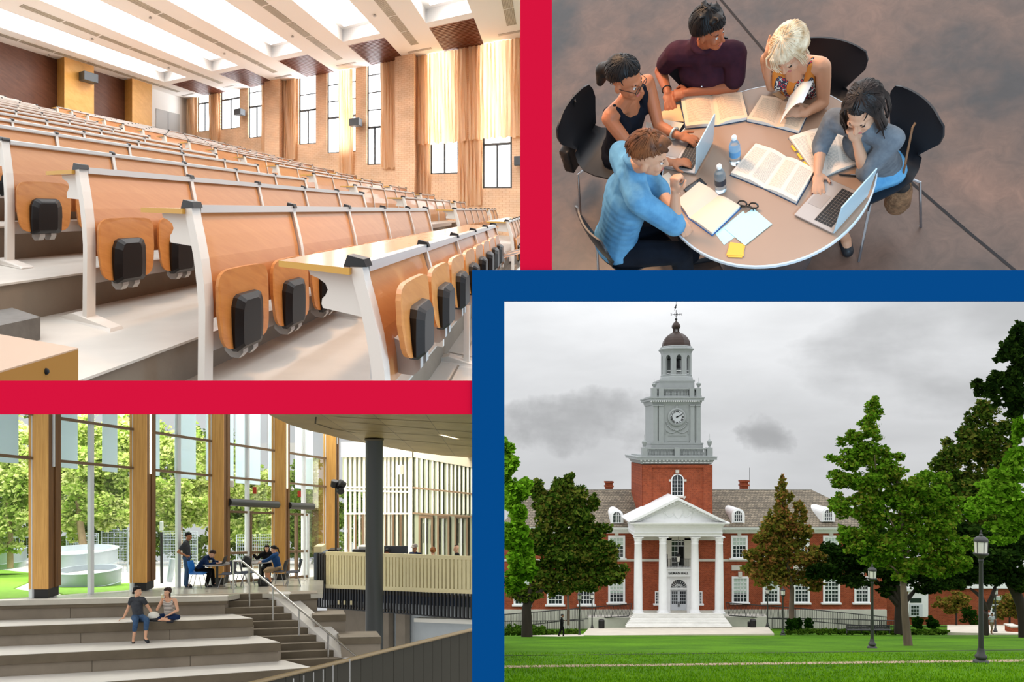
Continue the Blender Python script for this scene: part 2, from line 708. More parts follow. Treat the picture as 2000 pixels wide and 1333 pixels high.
def torso(mb, J, g=0.0, k=1.0, wide=1.0, low=True, top=True):
    lat = (J['shR'] - J['shL']).normalized()
    up = (J['neck'] - J['pelvis']).normalized()
    f = up.cross(lat).normalized()
    lat = f.cross(up).normalized()
    ax = (lat, f, up)
    p, c = J['pelvis'], J['chest']
    mid = p.lerp(c, 0.5)
    if low:
        mb.ell(p, (0.165 * wide * k + g, 0.115 * k + g, 0.11 * k), ax)
    rad = [(0.160, 0.112), (0.150, 0.107), (0.144, 0.103), (0.141, 0.101), (0.142, 0.101), (0.146, 0.103), (0.151, 0.106), (0.156, 0.108), (0.158, 0.108)]
    for i, (rx, ry) in enumerate(rad):
        mb.ell(p.lerp(c, (i + 1) / 9.0 if not low else i / 8.0), (rx * wide * k + g, ry * k + g, 0.115 * k), ax)
    if top:
        sm = (J['shL'] + J['shR']) / 2
        mb.limb(J['shL'].lerp(sm, 0.12), J['shR'].lerp(sm, 0.12), 0.058 * k + g, 0.058 * k + g)
        mb.limb(J['shL'].lerp(sm, 0.5), J['neck'], 0.05 * k + g, 0.048 * k + g * 0.6)
        mb.limb(J['shR'].lerp(sm, 0.5), J['neck'], 0.05 * k + g, 0.048 * k + g * 0.6)
        mb.limb(c, sm, 0.11 * k + g * 0.8, 0.07 * k + g * 0.8)
    return lat, f, up


def person(label, fn, J, face, skin, hands, garments, loc, voxel=0.006, k=1.0, wide=1.0, hup=V(0, 0, 1), legs=True, headk=1.0, group=None):
    """J: joints in local metres; returns the root, parts parented: body (one skin), clothing."""
    root = thing('person', label, 'person', fn(V(*loc)) if fn else V(*loc), group)
    J = {a: Vector(b) for a, b in J.items()}
    mb = Flesh(fn)
    torso(mb, J, 0.0, k, wide)
    neck_top = J['head'] - hup * 0.06 - face.normalized() * 0.01
    mb.limb(J['neck'], neck_top, 0.052 * k, 0.050 * k)
    add_head(mb, J['head'], face, hup, headk)
    tips = []
    for sd in 'LR':
        mb.limb(J['sh' + sd], J['el' + sd], 0.047 * k, 0.038 * k, bulge=0.003)
        mb.limb(J['el' + sd], J['wr' + sd], 0.039 * k, 0.025 * k, bulge=0.003)
        if sd in hands:
            h = hands[sd]
            tips.append((sd, add_hand(mb, J['wr' + sd], V(*h[0]), V(*h[1]), h[2], h[3], k)))
        if legs:
            mb.limb(J['hip' + sd], J['kn' + sd], 0.078 * k, 0.054 * k)
            mb.limb(J['kn' + sd], J['an' + sd], 0.052 * k, 0.034 * k, bulge=0.004)
            mb.limb(J['an' + sd], J['to' + sd], 0.036 * k, 0.03 * k)
    body = remeshed(mb, 'body', skin, root, voxel, 2)
    for gm in garments:
        mb = Flesh(fn)
        g = gm.get('g', 0.012)
        if gm['kind'] == 'top':
            torso(mb, J, g, k, wide, low=gm.get('low', True), top=gm.get('cover', True))
            if not gm.get('cover', True):
                c = J['chest']
                sm = (J['shL'] + J['shR']) / 2
                lat, f, up = torso(Flesh(), J, 0, k, wide)
                for sd in 'LR':
                    a = J['sh' + sd].lerp(sm, 0.38)
                    mb.limb(a + up * 0.035 * k + f * 0.02 * k, c + (J['sh' + sd] - sm) * 0.55 + f * 0.085 * k + up * 0.04 * k, 0.026 * k, 0.045 * k)
                    mb.limb(a + up * 0.035 * k - f * 0.01 * k, c + (J['sh' + sd] - sm) * 0.55 - f * 0.075 * k + up * 0.04 * k, 0.026 * k, 0.045 * k)
            sl = gm.get('sleeve', 0)
            sl = sl if isinstance(sl, dict) else {'L': sl, 'R': sl}
            for sd in 'LR':
                q = sl[sd]
                if q > 0:
                    e = J['sh' + sd].lerp(J['el' + sd], min(q, 1.0))
                    mb.limb(J['sh' + sd], e, 0.052 * k + g, 0.046 * k + g)
                if q > 1:
                    e2 = J['el' + sd].lerp(J['wr' + sd], q - 1)
                    mb.limb(J['el' + sd], e2, 0.043 * k + g, 0.036 * k + g)
            if gm.get('collar'):
                lat, f, up = torso(Flesh(), J, 0, k, wide)
                c = J['neck']
                mb.tube([c + (lat * math.cos(a) * 0.066 + f * math.sin(a) * 0.066) * k + up * (0.022 - 0.02 * math.sin(a)) * k for a in [j * math.pi / 8 + 0.0 for j in range(17)]], 0.016 * k, 8, cap=False)
        elif gm['kind'] == 'bottom':
            lat = (J['shR'] - J['shL']).normalized()
            up = (J['neck'] - J['pelvis']).normalized()
            f = up.cross(lat).normalized()
            mb.ell(J['pelvis'], (0.168 * wide * k + g, 0.12 * k + g, 0.11 * k + g), (lat, f, up))
            q = gm.get('leg', 2.0)
            for sd in 'LR':
                mb.limb(J['hip' + sd], J['hip' + sd].lerp(J['kn' + sd], min(q, 1)), 0.082 * k + g, (0.082 + (0.058 - 0.082) * min(q, 1)) * k + g)
                if q > 1:
                    mb.limb(J['kn' + sd], J['kn' + sd].lerp(J['an' + sd], q - 1), 0.058 * k + g, 0.046 * k + g)
        elif gm['kind'] == 'shoes':
            for sd in 'LR':
                mb = Flesh(fn)
                mb.limb(J['an' + sd] - V(0, 0, 0.035) * k, J['to' + sd], 0.044 * k, 0.040 * k)
                remeshed(mb, 'shoe', gm['mat'], root, voxel, 1)
            continue
        remeshed(mb, gm['name'], gm['mat'], root, voxel, gm.get('smooth', 14))
    return root, J, tips


def hair_cap(root, C, f, u, fn, m, k=1.0, thick=0.022, front=0.62, side=-0.15, back=-0.55, voxel=0.007, puff=0.0, seed=1, extra=(), locks=170):
    """Hair as a shell of overlapping locks: a direction keeps hair when it lies above the hairline."""
    s, f, u = ortho(f, u)
    rg = random.Random(seed)
    mb = Flesh(fn)
    n = 760
    for i in range(n):
        z = 1 - 2 * (i + 0.5) / n
        a = i * 2.399963
        r = math.sqrt(1 - z * z)
        x, y = r * math.cos(a), r * math.sin(a)
        lim = front if y > 0.45 else (side + (front - side) * max(0.0, (y + 0.1) / 0.55) if y > -0.1 else back + (side - back) * max(0.0, (y + 0.8) / 0.7))
        if z < lim:
            continue
        q = thick * rg.uniform(0.88, 1.12) * k
        w = 1.0 + puff * max(0, z)
        mb.ball(C + (s * x * 0.077 + f * (y * 0.098 - 0.014) + u * (z * 0.094 * w + 0.022)) * k + V(rg.gauss(0, 1), rg.gauss(0, 1), rg.gauss(0, 1)) * 0.0015 * k, q, 8, 5)
    for a_, b_, ra, rb in extra:
        mb.limb(C + (s * a_[0] + f * a_[1] + u * a_[2]) * k, C + (s * b_[0] + f * b_[1] + u * b_[2]) * k, ra * k, rb * k, 8)
    o = remeshed(mb, 'hair', m, root, voxel, 9)
    if locks:
        sb = Flesh(fn)
        for i in range(locks):
            a = rg.uniform(0, 6.283)
            y_ = math.cos(a)
            lim = front if y_ > 0.45 else (side + (front - side) * max(0.0, (y_ + 0.1) / 0.55) if y_ > -0.1 else back + (side - back) * max(0.0, (y_ + 0.8) / 0.7))
            z0 = rg.uniform(0.75, 1.0)
            z1 = max(lim - 0.08, z0 - rg.uniform(0.5, 1.1))
            pts = []
            tw = rg.gauss(0, 0.22)
            for j in range(6):
                z = z0 + (z1 - z0) * j / 5
                r = math.sqrt(max(0, 1 - z * z))
                aa = a + tw * j / 5
                x, y = r * math.sin(aa), r * math.cos(aa)
                w = 1.0 + puff * max(0, z)
                q = 1.0 + (thick * 0.95) / 0.09 + rg.gauss(0, 0.012)
                pts.append(C + (s * x * 0.077 * q + f * (y * 0.098 * q - 0.014) + u * (z * 0.094 * w * q + 0.022)) * k)
            sb.tube(pts, [0.0025 * k, 0.0045 * k, 0.005 * k, 0.0045 * k, 0.0035 * k, 0.0015 * k], 5)
        sb.build('hair_lock', m, root, smooth=True)
    return o


def strands(root, C, f, u, fn, m, paths, k=1.0, r=0.006, name='hair_lock'):
    s, f, u = ortho(f, u)
    mb = Flesh(fn)
    for pth in paths:
        pts = [C + (s * p[0] + f * p[1] + u * p[2]) * k for p in pth]
        n = len(pts)
        mb.tube(pts, [r * k * (1 - 0.7 * i / (n - 1)) for i in range(n)], 5)
    return mb.build(name, m, root, smooth=True)


M_eyewhite = mat('eye_white', (225, 220, 212), rough=0.3)
M_lash = mat('dark_iris', (28, 20, 16), rough=0.3)
# ================================================================ the campus hall behind the lawn
YB = 85.0
rng = random.Random(4)
SL, H0 = 365.0 / F, 1.12                     # lawn slope and eye height over it


def gz(Y):
    return -(H0 + SL * Y)


def G(x, y):
    """Lawn point under pixel (x, y)."""
    Y = H0 * F / (y - 1215.0)
    return P(x, y, Y)


B_brick = brick_mat('red_brick', (156, 74, 44), (130, 58, 36), (160, 116, 92), 2.3, 2.3, mort=0.012)
B_brick_side = B_brick
B_slate = brick_mat('slate_shingle', (142, 130, 112), (106, 98, 86), (66, 60, 52), 1.7, 1.9, mort=0.035, rowh=0.3, bw=0.6, rough=0.8)
B_white = mat('white_painted_wood', (236, 237, 238), rough=0.6, var=0.06, vscale=2)
B_grey = mat('grey_painted_wood', (152, 157, 157), rough=0.6, var=0.08, vscale=2)
B_stone = mat('pale_limestone', (206, 202, 192), rough=0.85, var=0.16, vscale=1.2)
B_marble = mat('white_marble', (224, 222, 216), rough=0.6, var=0.14, vscale=1.0)
B_riser = mat('weathered_marble_riser', (190, 186, 176), rough=0.7, var=0.25, vscale=2)  # greyer than the treads to paint in the shade on each riser
B_dome = mat('brown_copper', (66, 50, 44), rough=0.5, var=0.4, vscale=1.0, metal=0.3)
B_iron = mat('black_iron', (26, 26, 27), rough=0.5)
B_lampiron = mat('dark_lamp_iron', (52, 52, 52), rough=0.45)
B_glass = mat('dark_window_glass', (38, 44, 50), rough=0.08, spec=0.8)
B_blind = mat('pale_green_blind', (176, 192, 182), rough=0.5)
B_lampglass = mat('milky_lamp_glass', (214, 212, 204), rough=0.3)
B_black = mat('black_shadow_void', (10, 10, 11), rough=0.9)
B_lawn = None
B_pave = mat('pale_paving', (206, 196, 180), rough=0.85, var=0.2, vscale=0.8)
B_path = mat('brick_path', (176, 150, 128), rough=0.9, var=0.25, vscale=3)


def lawn_mat():
    m = bpy.data.materials.new('lawn_grass')
    m.use_nodes = True
    nt = m.node_tree
    b = nt.nodes['Principled BSDF']
    b.inputs['Roughness'].default_value = 0.9
    b.inputs['Specular IOR Level'].default_value = 0.1
    tc = N(nt, 'ShaderNodeTexCoord')
    n1 = N(nt, 'ShaderNodeTexNoise', Scale=0.25, Detail=6.0, Roughness=0.7)
    n2 = N(nt, 'ShaderNodeTexNoise', Scale=9.0, Detail=4.0)
    r = ramp(nt, [(0.3, lin((50, 88, 8))), (0.7, lin((88, 134, 14)))])
    r2 = ramp(nt, [(0.2, (0.6, 0.6, 0.6)), (0.8, (1.25, 1.25, 1.25))])
    mx = N(nt, 'ShaderNodeMix', data_type='RGBA', blend_type='MULTIPLY')
    mx.inputs['Factor'].default_value = 1.0
    bp = N(nt, 'ShaderNodeBump', Strength=0.6, Distance=0.05)
    L = nt.links.new
    for n in (n1, n2):
        L(tc.outputs['Object'], n.inputs['Vector'])
    L(n1.outputs['Fac'], r.inputs['Fac'])
    L(n2.outputs['Fac'], r2.inputs['Fac'])
    L(r.outputs['Color'], mx.inputs['A'])
    L(r2.outputs['Color'], mx.inputs['B'])
    L(mx.outputs['Result'], b.inputs['Base Color'])
    L(n2.outputs['Fac'], bp.inputs['Height'])
    L(bp.outputs['Normal'], b.inputs['Normal'])
    return m


B_lawn = lawn_mat()


def fb(mb, x0, y0, x1, y1, d, t):
    """Box whose front face fills pixel rect at distance YB-d, t metres deep."""
    Y = YB - d
    a, b = P(x0, y1, Y), P(x1, y0, Y)
    mb.box((a.x, Y, a.z), (b.x, Y + t, b.z))
    return mb


# ---- ground
mb = MB()
ys = [12, 14, 17, 20, 25, 32, 42, 55, 66, 110]
vs, fs = [], []
for Y in ys:
    z = gz(Y) if Y <= 66 else gz(66) - 0.226 * (Y - 66)
    vs += [(-0.045 * Y, Y, z), (0.85 * Y, Y, z)]
for i in range(len(ys) - 1):
    fs.append((2 * i, 2 * i + 1, 2 * i + 3, 2 * i + 2))
mb.add(vs, fs)
lawn = tag(mb.build('lawn', B_lawn), 'bright green mown lawn sloping to the brick hall', 'lawn', kind='structure')
# blades that catch light in the nearest strip of the lawn
gm = MB()
vs, fs = [], []
for _ in range(26000):
    Y = 13.6 + 14 * rng.random() ** 1.6
    X = rng.uniform(-0.01, 0.68) * Y
    z = gz(Y)
    a = rng.uniform(0, 6.28)
    h = rng.uniform(0.03, 0.075)
    w = 0.012
    k = len(vs)
    dx, dy = math.cos(a) * w, math.sin(a) * w
    tx, ty = rng.gauss(0, 0.02), rng.gauss(0, 0.02)
    vs += [(X - dx, Y - dy, z), (X + dx, Y + dy, z), (X + tx, Y + ty, z + h)]
    fs.append((k, k + 1, k + 2))
gm.add(vs, fs)
B_blade = leaf_mat('grass_blade', [(52, 92, 10), (92, 142, 16), (128, 172, 34)], 0.3)
tag(gm.build('grass', B_blade), 'short grass blades standing on the near lawn', 'grass', kind='stuff')
# brick path strip and the worn dark edge
for y0, y1, m, nm, lab, sl in ((1301.5, 1305.5, B_path, 'brick_path', 'thin pale brick path crossing the near lawn', -12),):
    mb = MB()
    a0, a1 = G(985, y0), G(985, y1)
    b0, b1 = G(2000, y0 + sl), G(2000, y1 + sl)
    up = Vector((0, 0, 0.012))
    e = (b0 - a0) * 0.03
    mb.prism([a1 + up - e, b1 + up + e, b0 + up + e, a0 + up - e], (0, 0, -0.05))
    tag(mb.build(nm, m), lab, 'path', kind='structure')
mb = MB()
a0, a1 = G(985, 1281.0), G(985, 1282.3)
b0, b1 = G(2000, 1270), G(2000, 1271.2)
up = Vector((0, 0, 0.012))
mb.prism([a1 + up, b1 + up, b0 + up, a0 + up], (0, 0, -0.05))
struct(mb, 'trim_4', mat('dark_turf_edge', (46, 66, 18), rough=0.95))
# plaza in front of the steps
mb = MB()
Yn, Yf = 62.5, 77.5
pl = [P(1136, 1243, Yn), P(1512, 1239, Yn), P(1500, 1226, Yf), P(1150, 1228, Yf)]
mb.prism([p + Vector((0, 0, 0.03)) for p in pl], (0, 0, -0.6))
tag(mb.build('plaza', B_pave), 'pale stone plaza at the foot of the steps', 'paving', kind='structure')
mb = MB()
pl = [P(1850, 1237, 64), P(1996, 1240, 64), P(1996, 1222, 84), P(1850, 1222, 84)]
mb.prism([p + Vector((0, 0, 0.05)) for p in pl], (0, 0, -0.6))
tag(mb.build('plaza', B_pave), 'pale paving walk beyond the lawn behind near street lamp', 'paving', kind='structure')
mb = MB()
pl = [P(985, 1250, 55), P(1140, 1244, 58), P(1140, 1240, 62), P(985, 1245, 60)]
mb.prism([p + Vector((0, 0, 0.05)) for p in pl], (0, 0, -0.4))
tag(mb.build('plaza', B_pave), 'narrow pale walk along the lawn under dark tree', 'paving', kind='structure')

# ---- the hall
hall = thing('brick_hall', 'red brick university hall with white columns and clock tower', 'building', P(1324, 1228, YB))


def window(x0, y0, x1, y1, d, cols=4, rows=6, fr=4.0, parent=hall, blind=0.5, arch=False, sill=True, name='window'):
    """Framed sash window in pixel rect; returns the frame part."""
    Y = YB - d
    mb = MB()
    s = F / Y
    for q in ((x0, y0, x0 + fr, y1), (x1 - fr, y0, x1, y1), (x0 + fr, y0, x1 - fr, y0 + fr), (x0 + fr, y1 - fr, x1 - fr, y1)):
        fb(mb, *q, d + 0.12, 0.3)
    if sill:
        fb(mb, x0 - 3, y1 - 1.5, x1 + 3, y1 + 1.5, d + 0.3, 0.4)
    w = mb.build(name, B_white, parent)
    gx0, gx1, gy0, gy1 = x0 + fr, x1 - fr, y0 + fr, y1 - fr
    g = MB()
    fb(g, gx0, gy0 + (gy1 - gy0) * blind, gx1, gy1, d + 0.02, 0.05)
    g.build('pane', B_glass, w)
    if blind > 0:
        g = MB()
        fb(g, gx0, gy0, gx1, gy0 + (gy1 - gy0) * blind, d + 0.02, 0.05)
        g.build('blind', B_blind, w)
    m = MB()
    for i in range(1, cols):
        x = gx0 + (gx1 - gx0) * i / cols
        fb(m, x - 0.45, gy0, x + 0.45, gy1, d + 0.06, 0.05)
    for j in range(1, rows):
        y = gy0 + (gy1 - gy0) * j / rows
        t = 0.9 if j == rows // 2 else 0.45
        fb(m, gx0, y - t, gx1, y + t, d + 0.06, 0.05)
    m.build('muntin', B_white, w)
    return w


def arch_poly(xc, y0, y1, hw, n=12):
    pts = [(xc - hw, y1), (xc + hw, y1)]
    for i in range(n + 1):
        a = math.pi * i / n
        pts.append((xc + hw * math.cos(a), y0 + hw - hw * math.sin(a)))
    return pts


def arch_prism(mb, xc, y0, y1, hw, d, t):
    Y = YB - d
    mb.prism([P(x, y, Y) for x, y in arch_poly(xc, y0, y1, hw)], (0, t, 0))


def arch_window(xc, y0, y1, hw, d, parent, fr=2.2, rows=5, cols=4):
    mb = MB()
    o = arch_poly(xc, y0, y1, hw)
    i_ = arch_poly(xc, y0 + fr, y1 - fr, hw - fr)
    Y = YB - d - 0.12
    n = len(o)
    a = [P(x, y, Y) for x, y in o]
    b = [P(x, y, Y) for x, y in i_]
    e = Vector((0, 0.3, 0))
    mb.add(a + b + [p + e for p in a] + [p + e for p in b],
           [(k, (k + 1) % n, (k + 1) % n + n, k + n) for k in range(n)] +
           [(k + 2 * n, (k + 1) % n + 2 * n, (k + 1) % n, k) for k in range(n)] +
           [(k + n, (k + 1) % n + n, (k + 1) % n + 3 * n, k + 3 * n) for k in range(n)])
    w = mb.build('window', B_white, parent)
    g = MB()
    arch_prism(g, xc, y0 + fr, y1 - fr, hw - fr, d + 0.02, 0.05)
    g.build('pane', B_glass, w)
    m = MB()
    for k in range(1, cols):
        x = xc - hw + fr + (2 * hw - 2 * fr) * k / cols
        fb(m, x - 0.4, y0 + hw * (0.5 if k in (1, cols - 1) else 0.25), x + 0.4, y1 - fr, d + 0.06, 0.05)
    for k in range(rows):
        y = y0 + hw + (y1 - fr - y0 - hw) * k / rows
        fb(m, xc - hw + fr, y - 0.4, xc + hw - fr, y + 0.4, d + 0.06, 0.05)
    m.build('muntin', B_white, w)
    return w


# wings
for x0, x1 in ((975, 1250), (1398, 1732)):
    mb = MB()
    fb(mb, x0, 1040, x1, 1193, 0, 12)
    mb.build('brick_wall', B_brick, hall)
    mb = MB()
    fb(mb, x0, 1192, x1, 1232, 0.25, 1.0)
    mb.build('stone_base', B_stone, hall)
    mb = MB()
    fb(mb, x0, 1093, x1 if x1 < 1300 else 1730, 1097.5, 0.12, 0.4)
    mb.build('stone_band', B_stone, hall)
    # cornice
    mb = MB()
    Y = YB
    for (ya, yb_, da, db) in ((1029, 1033, 0.95, 0.85), (1033, 1042, 0.6, 0.2)):
        a0, a1 = P(x0, ya, Y), P(x1, ya, Y)
        b0, b1 = P(x0, yb_, Y), P(x1, yb_, Y)
        mb.hexa([b0 + Vector((0, -db, 0)), b1 + Vector((0, -db, 0)), b1 + Vector((0, 1, 0)), b0 + Vector((0, 1, 0)),
                 a0 + Vector((0, -da, 0)), a1 + Vector((0, -da, 0)), a1 + Vector((0, 1, 0)), a0 + Vector((0, 1, 0))])
    c = mb.build('cornice', B_white, hall)
    mb = MB()
    n = int((x1 - x0) / 4.4)
    for k in range(n):
        x = x0 + 4.4 * k
        fb(mb, x, 1033.2, x + 2.0, 1036, 0.75, 0.4)
    mb.build('dentil_row', B_white, c)
# roofs (hipped slate)
ridge_y, eave_y = 957, 1030


def slope(x0a, x1a, x0b, x1b):
    """Roof plane: eave from x0a..x1a in front, ridge x0b..x1b eight metres back."""
    mb = MB()
    Ye, Yr = YB - 0.9, YB + 7.5
    e0, e1 = P(x0a, eave_y, Ye), P(x1a, eave_y, Ye)
    r0, r1 = P(x0b, ridge_y, Yr), P(x1b, ridge_y, Yr)
    mb.prism([e0, e1, r1, r0], (0, 0.3, -0.25))
    return mb


slope(975, 1262, 1040, 1262).build('roof', B_slate, hall)
slope(1386, 1736, 1386, 1585).build('roof', B_slate, hall)
mb = MB()
Ye, Yr = YB - 0.9, YB + 7.5
mb.prism([P(1736, eave_y, Ye), P(1700, eave_y - 3, Ye + 17), P(1585, ridge_y, Yr)], (0, 0.3, -0.2))
mb.build('roof', B_slate, hall)
mb = MB()
for x0, x1 in ((1040, 1262), (1386, 1585)):
    a, b = P(x0, ridge_y, Yr), P(x1, ridge_y, Yr)
    mb.box((a.x, Yr - 0.1, a.z - 0.08), (b.x, Yr + 0.2, b.z + 0.06))
mb.build('roof_ridge', mat('ridge_metal', (150, 150, 146), rough=0.5), hall)
# chimneys
for xc, y0, y1 in ((1190, 941, 962), (1455, 939, 960)):
    mb = MB()
    Y = YB + 8
    w = 1.0 * 8 * Y / F
    a, b = P(xc - 7, y1, Y), P(xc + 7, y0, Y)
    mb.box((a.x, Y, a.z), (b.x, Y + 0.8, b.z))
    for yy in (0, 8):
        a, b = P(xc - 8.5, y0 + yy + 3, Y), P(xc + 8.5, y0 + yy, Y)
        mb.box((a.x, Y - 0.15, a.z), (b.x, Y + 0.95, b.z))
    mb.build('chimney', B_brick, hall)
mb = MB()
mb.tube([P(1464, 958, YB + 8), P(1464, 914, YB + 8)], 0.03, 6)
mb.build('antenna', B_lampiron, hall)
# dormers
for xc, y0, y1 in ((1205, 996, 1024), (1442, 994, 1022), (1618, 992, 1020)):
    mb = MB()
    d = 0.15
    Y = YB - d
    hw = 12.5
    mb.prism([P(x, y, Y) for x, y in arch_poly(xc, y0, y1, hw)], (0, 5.0, 0))
    dm = mb.build('dormer', B_white, hall)
    arch_window(xc, y0 + 3, y1 - 1, 9.0, d, dm if False else hall, fr=1.6, rows=2, cols=4)

# windows of the wings
for x0, x1 in ((1188, 1221), (1428, 1460.5), (1490, 1522), (1549, 1581), (1608, 1640), (1668, 1700)):
    window(x0, 1047, x1, 1093, 0, rows=5, blind=0.42)
    mb = MB()
    fb(mb, (x0 + x1) / 2 - 3.5, 1040, (x0 + x1) / 2 + 3.5, 1048, 0.22, 0.3)
    mb.build('keystone', B_stone, hall)
    mb = MB()
    fb(mb, x0 + 1, 1105, x1 - 1, 1115, 0.1, 0.3)
    mb.build('stone_panel', B_stone, hall)
for x0, x1, bl in ((1003, 1036, 0.3), (1068, 1101, 0.25), (1130, 1161, 0.0), (1188, 1221, 0.62), (1429.5, 1462.5, 0.62), (1490, 1522.5, 0.55),
                   (1550, 1582, 0.3), (1608, 1641, 0.1), (1669, 1699, 0.0)):
    y1 = 1180 if x0 > 1160 else 1184
    window(x0, 1127, x1, y1, 0, rows=6, blind=bl)
    mb = MB()
    fb(mb, (x0 + x1) / 2 - 3.5, 1118, (x0 + x1) / 2 + 3.5, 1128, 0.22, 0.3)
    mb.build('keystone', B_stone, hall)

# tower, stage by stage
TX = 1322.5
TYC = 88.0                                    # distance of the tower axis


def stage(mb, x0, x1, y0, y1, x0b=None, x1b=None):
    """Square stage centred on the axis, top edge x0..x1 at y0; bottom x0b..x1b at y1."""
    def wid(a, b):
        p = b - a
        return p / F * TYC / (1 + p / (2 * F))
    wt = wid(x0, x1)
    wb = wt if x0b is None else wid(x0b, x1b)
    fy = TYC - wt / 2
    fyb = TYC - wb / 2
    cx = (TX - PX) / F * (TYC - wt / 2)
    zt = (PY - y0) / F * fy
    zb = (PY - y1) / F * fyb
    h, g = wt / 2, wb / 2
    mb.hexa([(cx - g, TYC - g, zb), (cx + g, TYC - g, zb), (cx + g, TYC + g, zb), (cx - g, TYC + g, zb),
             (cx - h, TYC - h, zt), (cx + h, TYC - h, zt), (cx + h, TYC + h, zt), (cx - h, TYC + h, zt)])
    return TYC - wt / 2


mb = MB()
fyt = stage(mb, 1255, 1392, 908, 1060)
mb.build('brick_tower', B_brick, hall)
DT = YB - fyt                                 # depth offset of the tower front
mb = MB()                                     # raised frame that leaves a sunk panel
fb(mb, 1255.5, 908, 1273, 1010, DT + 0.16, 0.3)
fb(mb, 1374, 908, 1391.5, 1010, DT + 0.16, 0.3)
fb(mb, 1273, 908, 1374, 914, DT + 0.16, 0.3)
mb.build('brick_pilaster', B_brick, hall)
arch_window(1323.5, 926, 970, 12.5, DT, hall, rows=4, cols=4, fr=2.0)
mb = MB()
fb(mb, 1307, 970, 1340, 973, DT + 0.3, 0.4)
fb(mb, 1309, 973, 1312, 976, DT + 0.25, 0.3)
fb(mb, 1335, 973, 1338, 976, DT + 0.25, 0.3)
fb(mb, 1320, 918.5, 1326.5, 925, DT + 0.25, 0.3)
fb(mb, 1307, 937, 1311, 941, DT + 0.2, 0.3)
fb(mb, 1336, 937, 1341, 941, DT + 0.2, 0.3)
mb.build('stone_trim', B_stone, hall)
mb = MB()
stage(mb, 1244, 1402, 892.5, 894.5)
stage(mb, 1245, 1401, 894.5, 899)
stage(mb, 1250, 1396, 899, 907, 1255, 1391)
c = mb.build('cornice', B_grey, hall)


def dentils(x0, x1, y0, y1, step, w, parent, m, dd):
    mb = MB()
    n = int((x1 - x0) / step)
    for k in range(n):
        x = x0 + step * k
        fb(mb, x, y0, x + w, y1, dd, 0.5)
    mb.build('dentil_row', m, parent)


dentils(1251, 1396, 899, 901.5, 7.3, 3, c, B_white, DT + 0.35)
dentils(1256, 1392, 903, 905, 2.6, 1.3, c, B_white, DT + 0.22)


def balustrade(x0, x1, y0, y1, peds, m):
    mb = MB()
    fy = stage(mb, x0, x1, y1 - 2.5, y1)
    d = YB - fy
    fb(mb, x0, y0, x1, y0 + 2, d, 0.5)
    rail = mb.build('balustrade', m, hall)
    for a, b in peds:
        pm = MB()
        fb(pm, a, y0 - 1.2, b, y1, d + 0.12, 0.9)
        pm.build('pedestal', m, rail)
    bm_ = MB()
    x = x0 + 3
    while x < x1 - 2:
        if not any(a - 1 < x < b + 1 for a, b in peds):
            c0 = P(x, y1 - 2.4, YB - d)
            h = (y1 - 2.5 - y0 - 2) / F * fy
            bm_.lathe([(0.05, 0), (0.085, h * 0.3), (0.04, h * 0.7), (0.06, h)], c0 + Vector((0, 0.25, 0)), 6)
        x += 2.9
    o = bm_.build('baluster', m, rail)
    o['kind'] = 'stuff'
    return d


def urn(xc, y0, y1, d, m, spike=14):
    Y = YB - d + 0.4
    b = P(xc, y1, Y)
    h = (y1 - y0) / F * Y
    mb = MB()
    mb.lathe([(0.16, 0), (0.10, 0.12 * h), (0.2, 0.3 * h), (0.27, 0.6 * h), (0.3, 0.68 * h), (0.16, 0.8 * h), (0.06, 0.92 * h), (0.015, h)], b, 12)
    mb.tube([b + Vector((0, 0, h)), b + Vector((0, 0, h + spike / F * Y))], 0.015, 5)
    mb.build('urn', m, hall, smooth=True)


d = balustrade(1254.5, 1392, 876, 892.5, [(1254.5, 1265), (1318, 1328), (1381.5, 1392)], B_grey)
urn(1258.7, 858, 875, d, B_grey, 9)
urn(1385.8, 857, 875, d, B_grey, 9)
mb = MB()
stage(mb, 1272, 1373, 866.5, 893)
stage(mb, 1271, 1374, 865.5, 868)
mb.build('clock_stage_base', B_grey, hall)
mb = MB()
fc = stage(mb, 1276, 1368.5, 785, 867)
mb.build('clock_stage', B_grey, hall)
DC = YB - fc
for x0, x1 in ((1276, 1284.5), (1287, 1296), (1348.5, 1356.5), (1360, 1368.5)):
    mb = MB()
    fb(mb, x0, 792, x1, 864, DC + 0.18, 0.3)
    fb(mb, x0 - 1, 861, x1 + 1, 866, DC + 0.28, 0.3)
    fb(mb, x0 - 1, 791, x1 + 1, 793.5, DC + 0.28, 0.3)
    mb.build('pilaster', B_grey, hall)
mb = MB()
stage(mb, 1267.5, 1376, 776, 778.5)
stage(mb, 1269, 1374.5, 778.5, 783)
stage(mb, 1272, 1371, 783, 791, 1275, 1369)
c = mb.build('cornice', B_grey, hall)
dentils(1272, 1372, 783, 785.2, 4.2, 2.2, c, B_white, DC + 0.45)
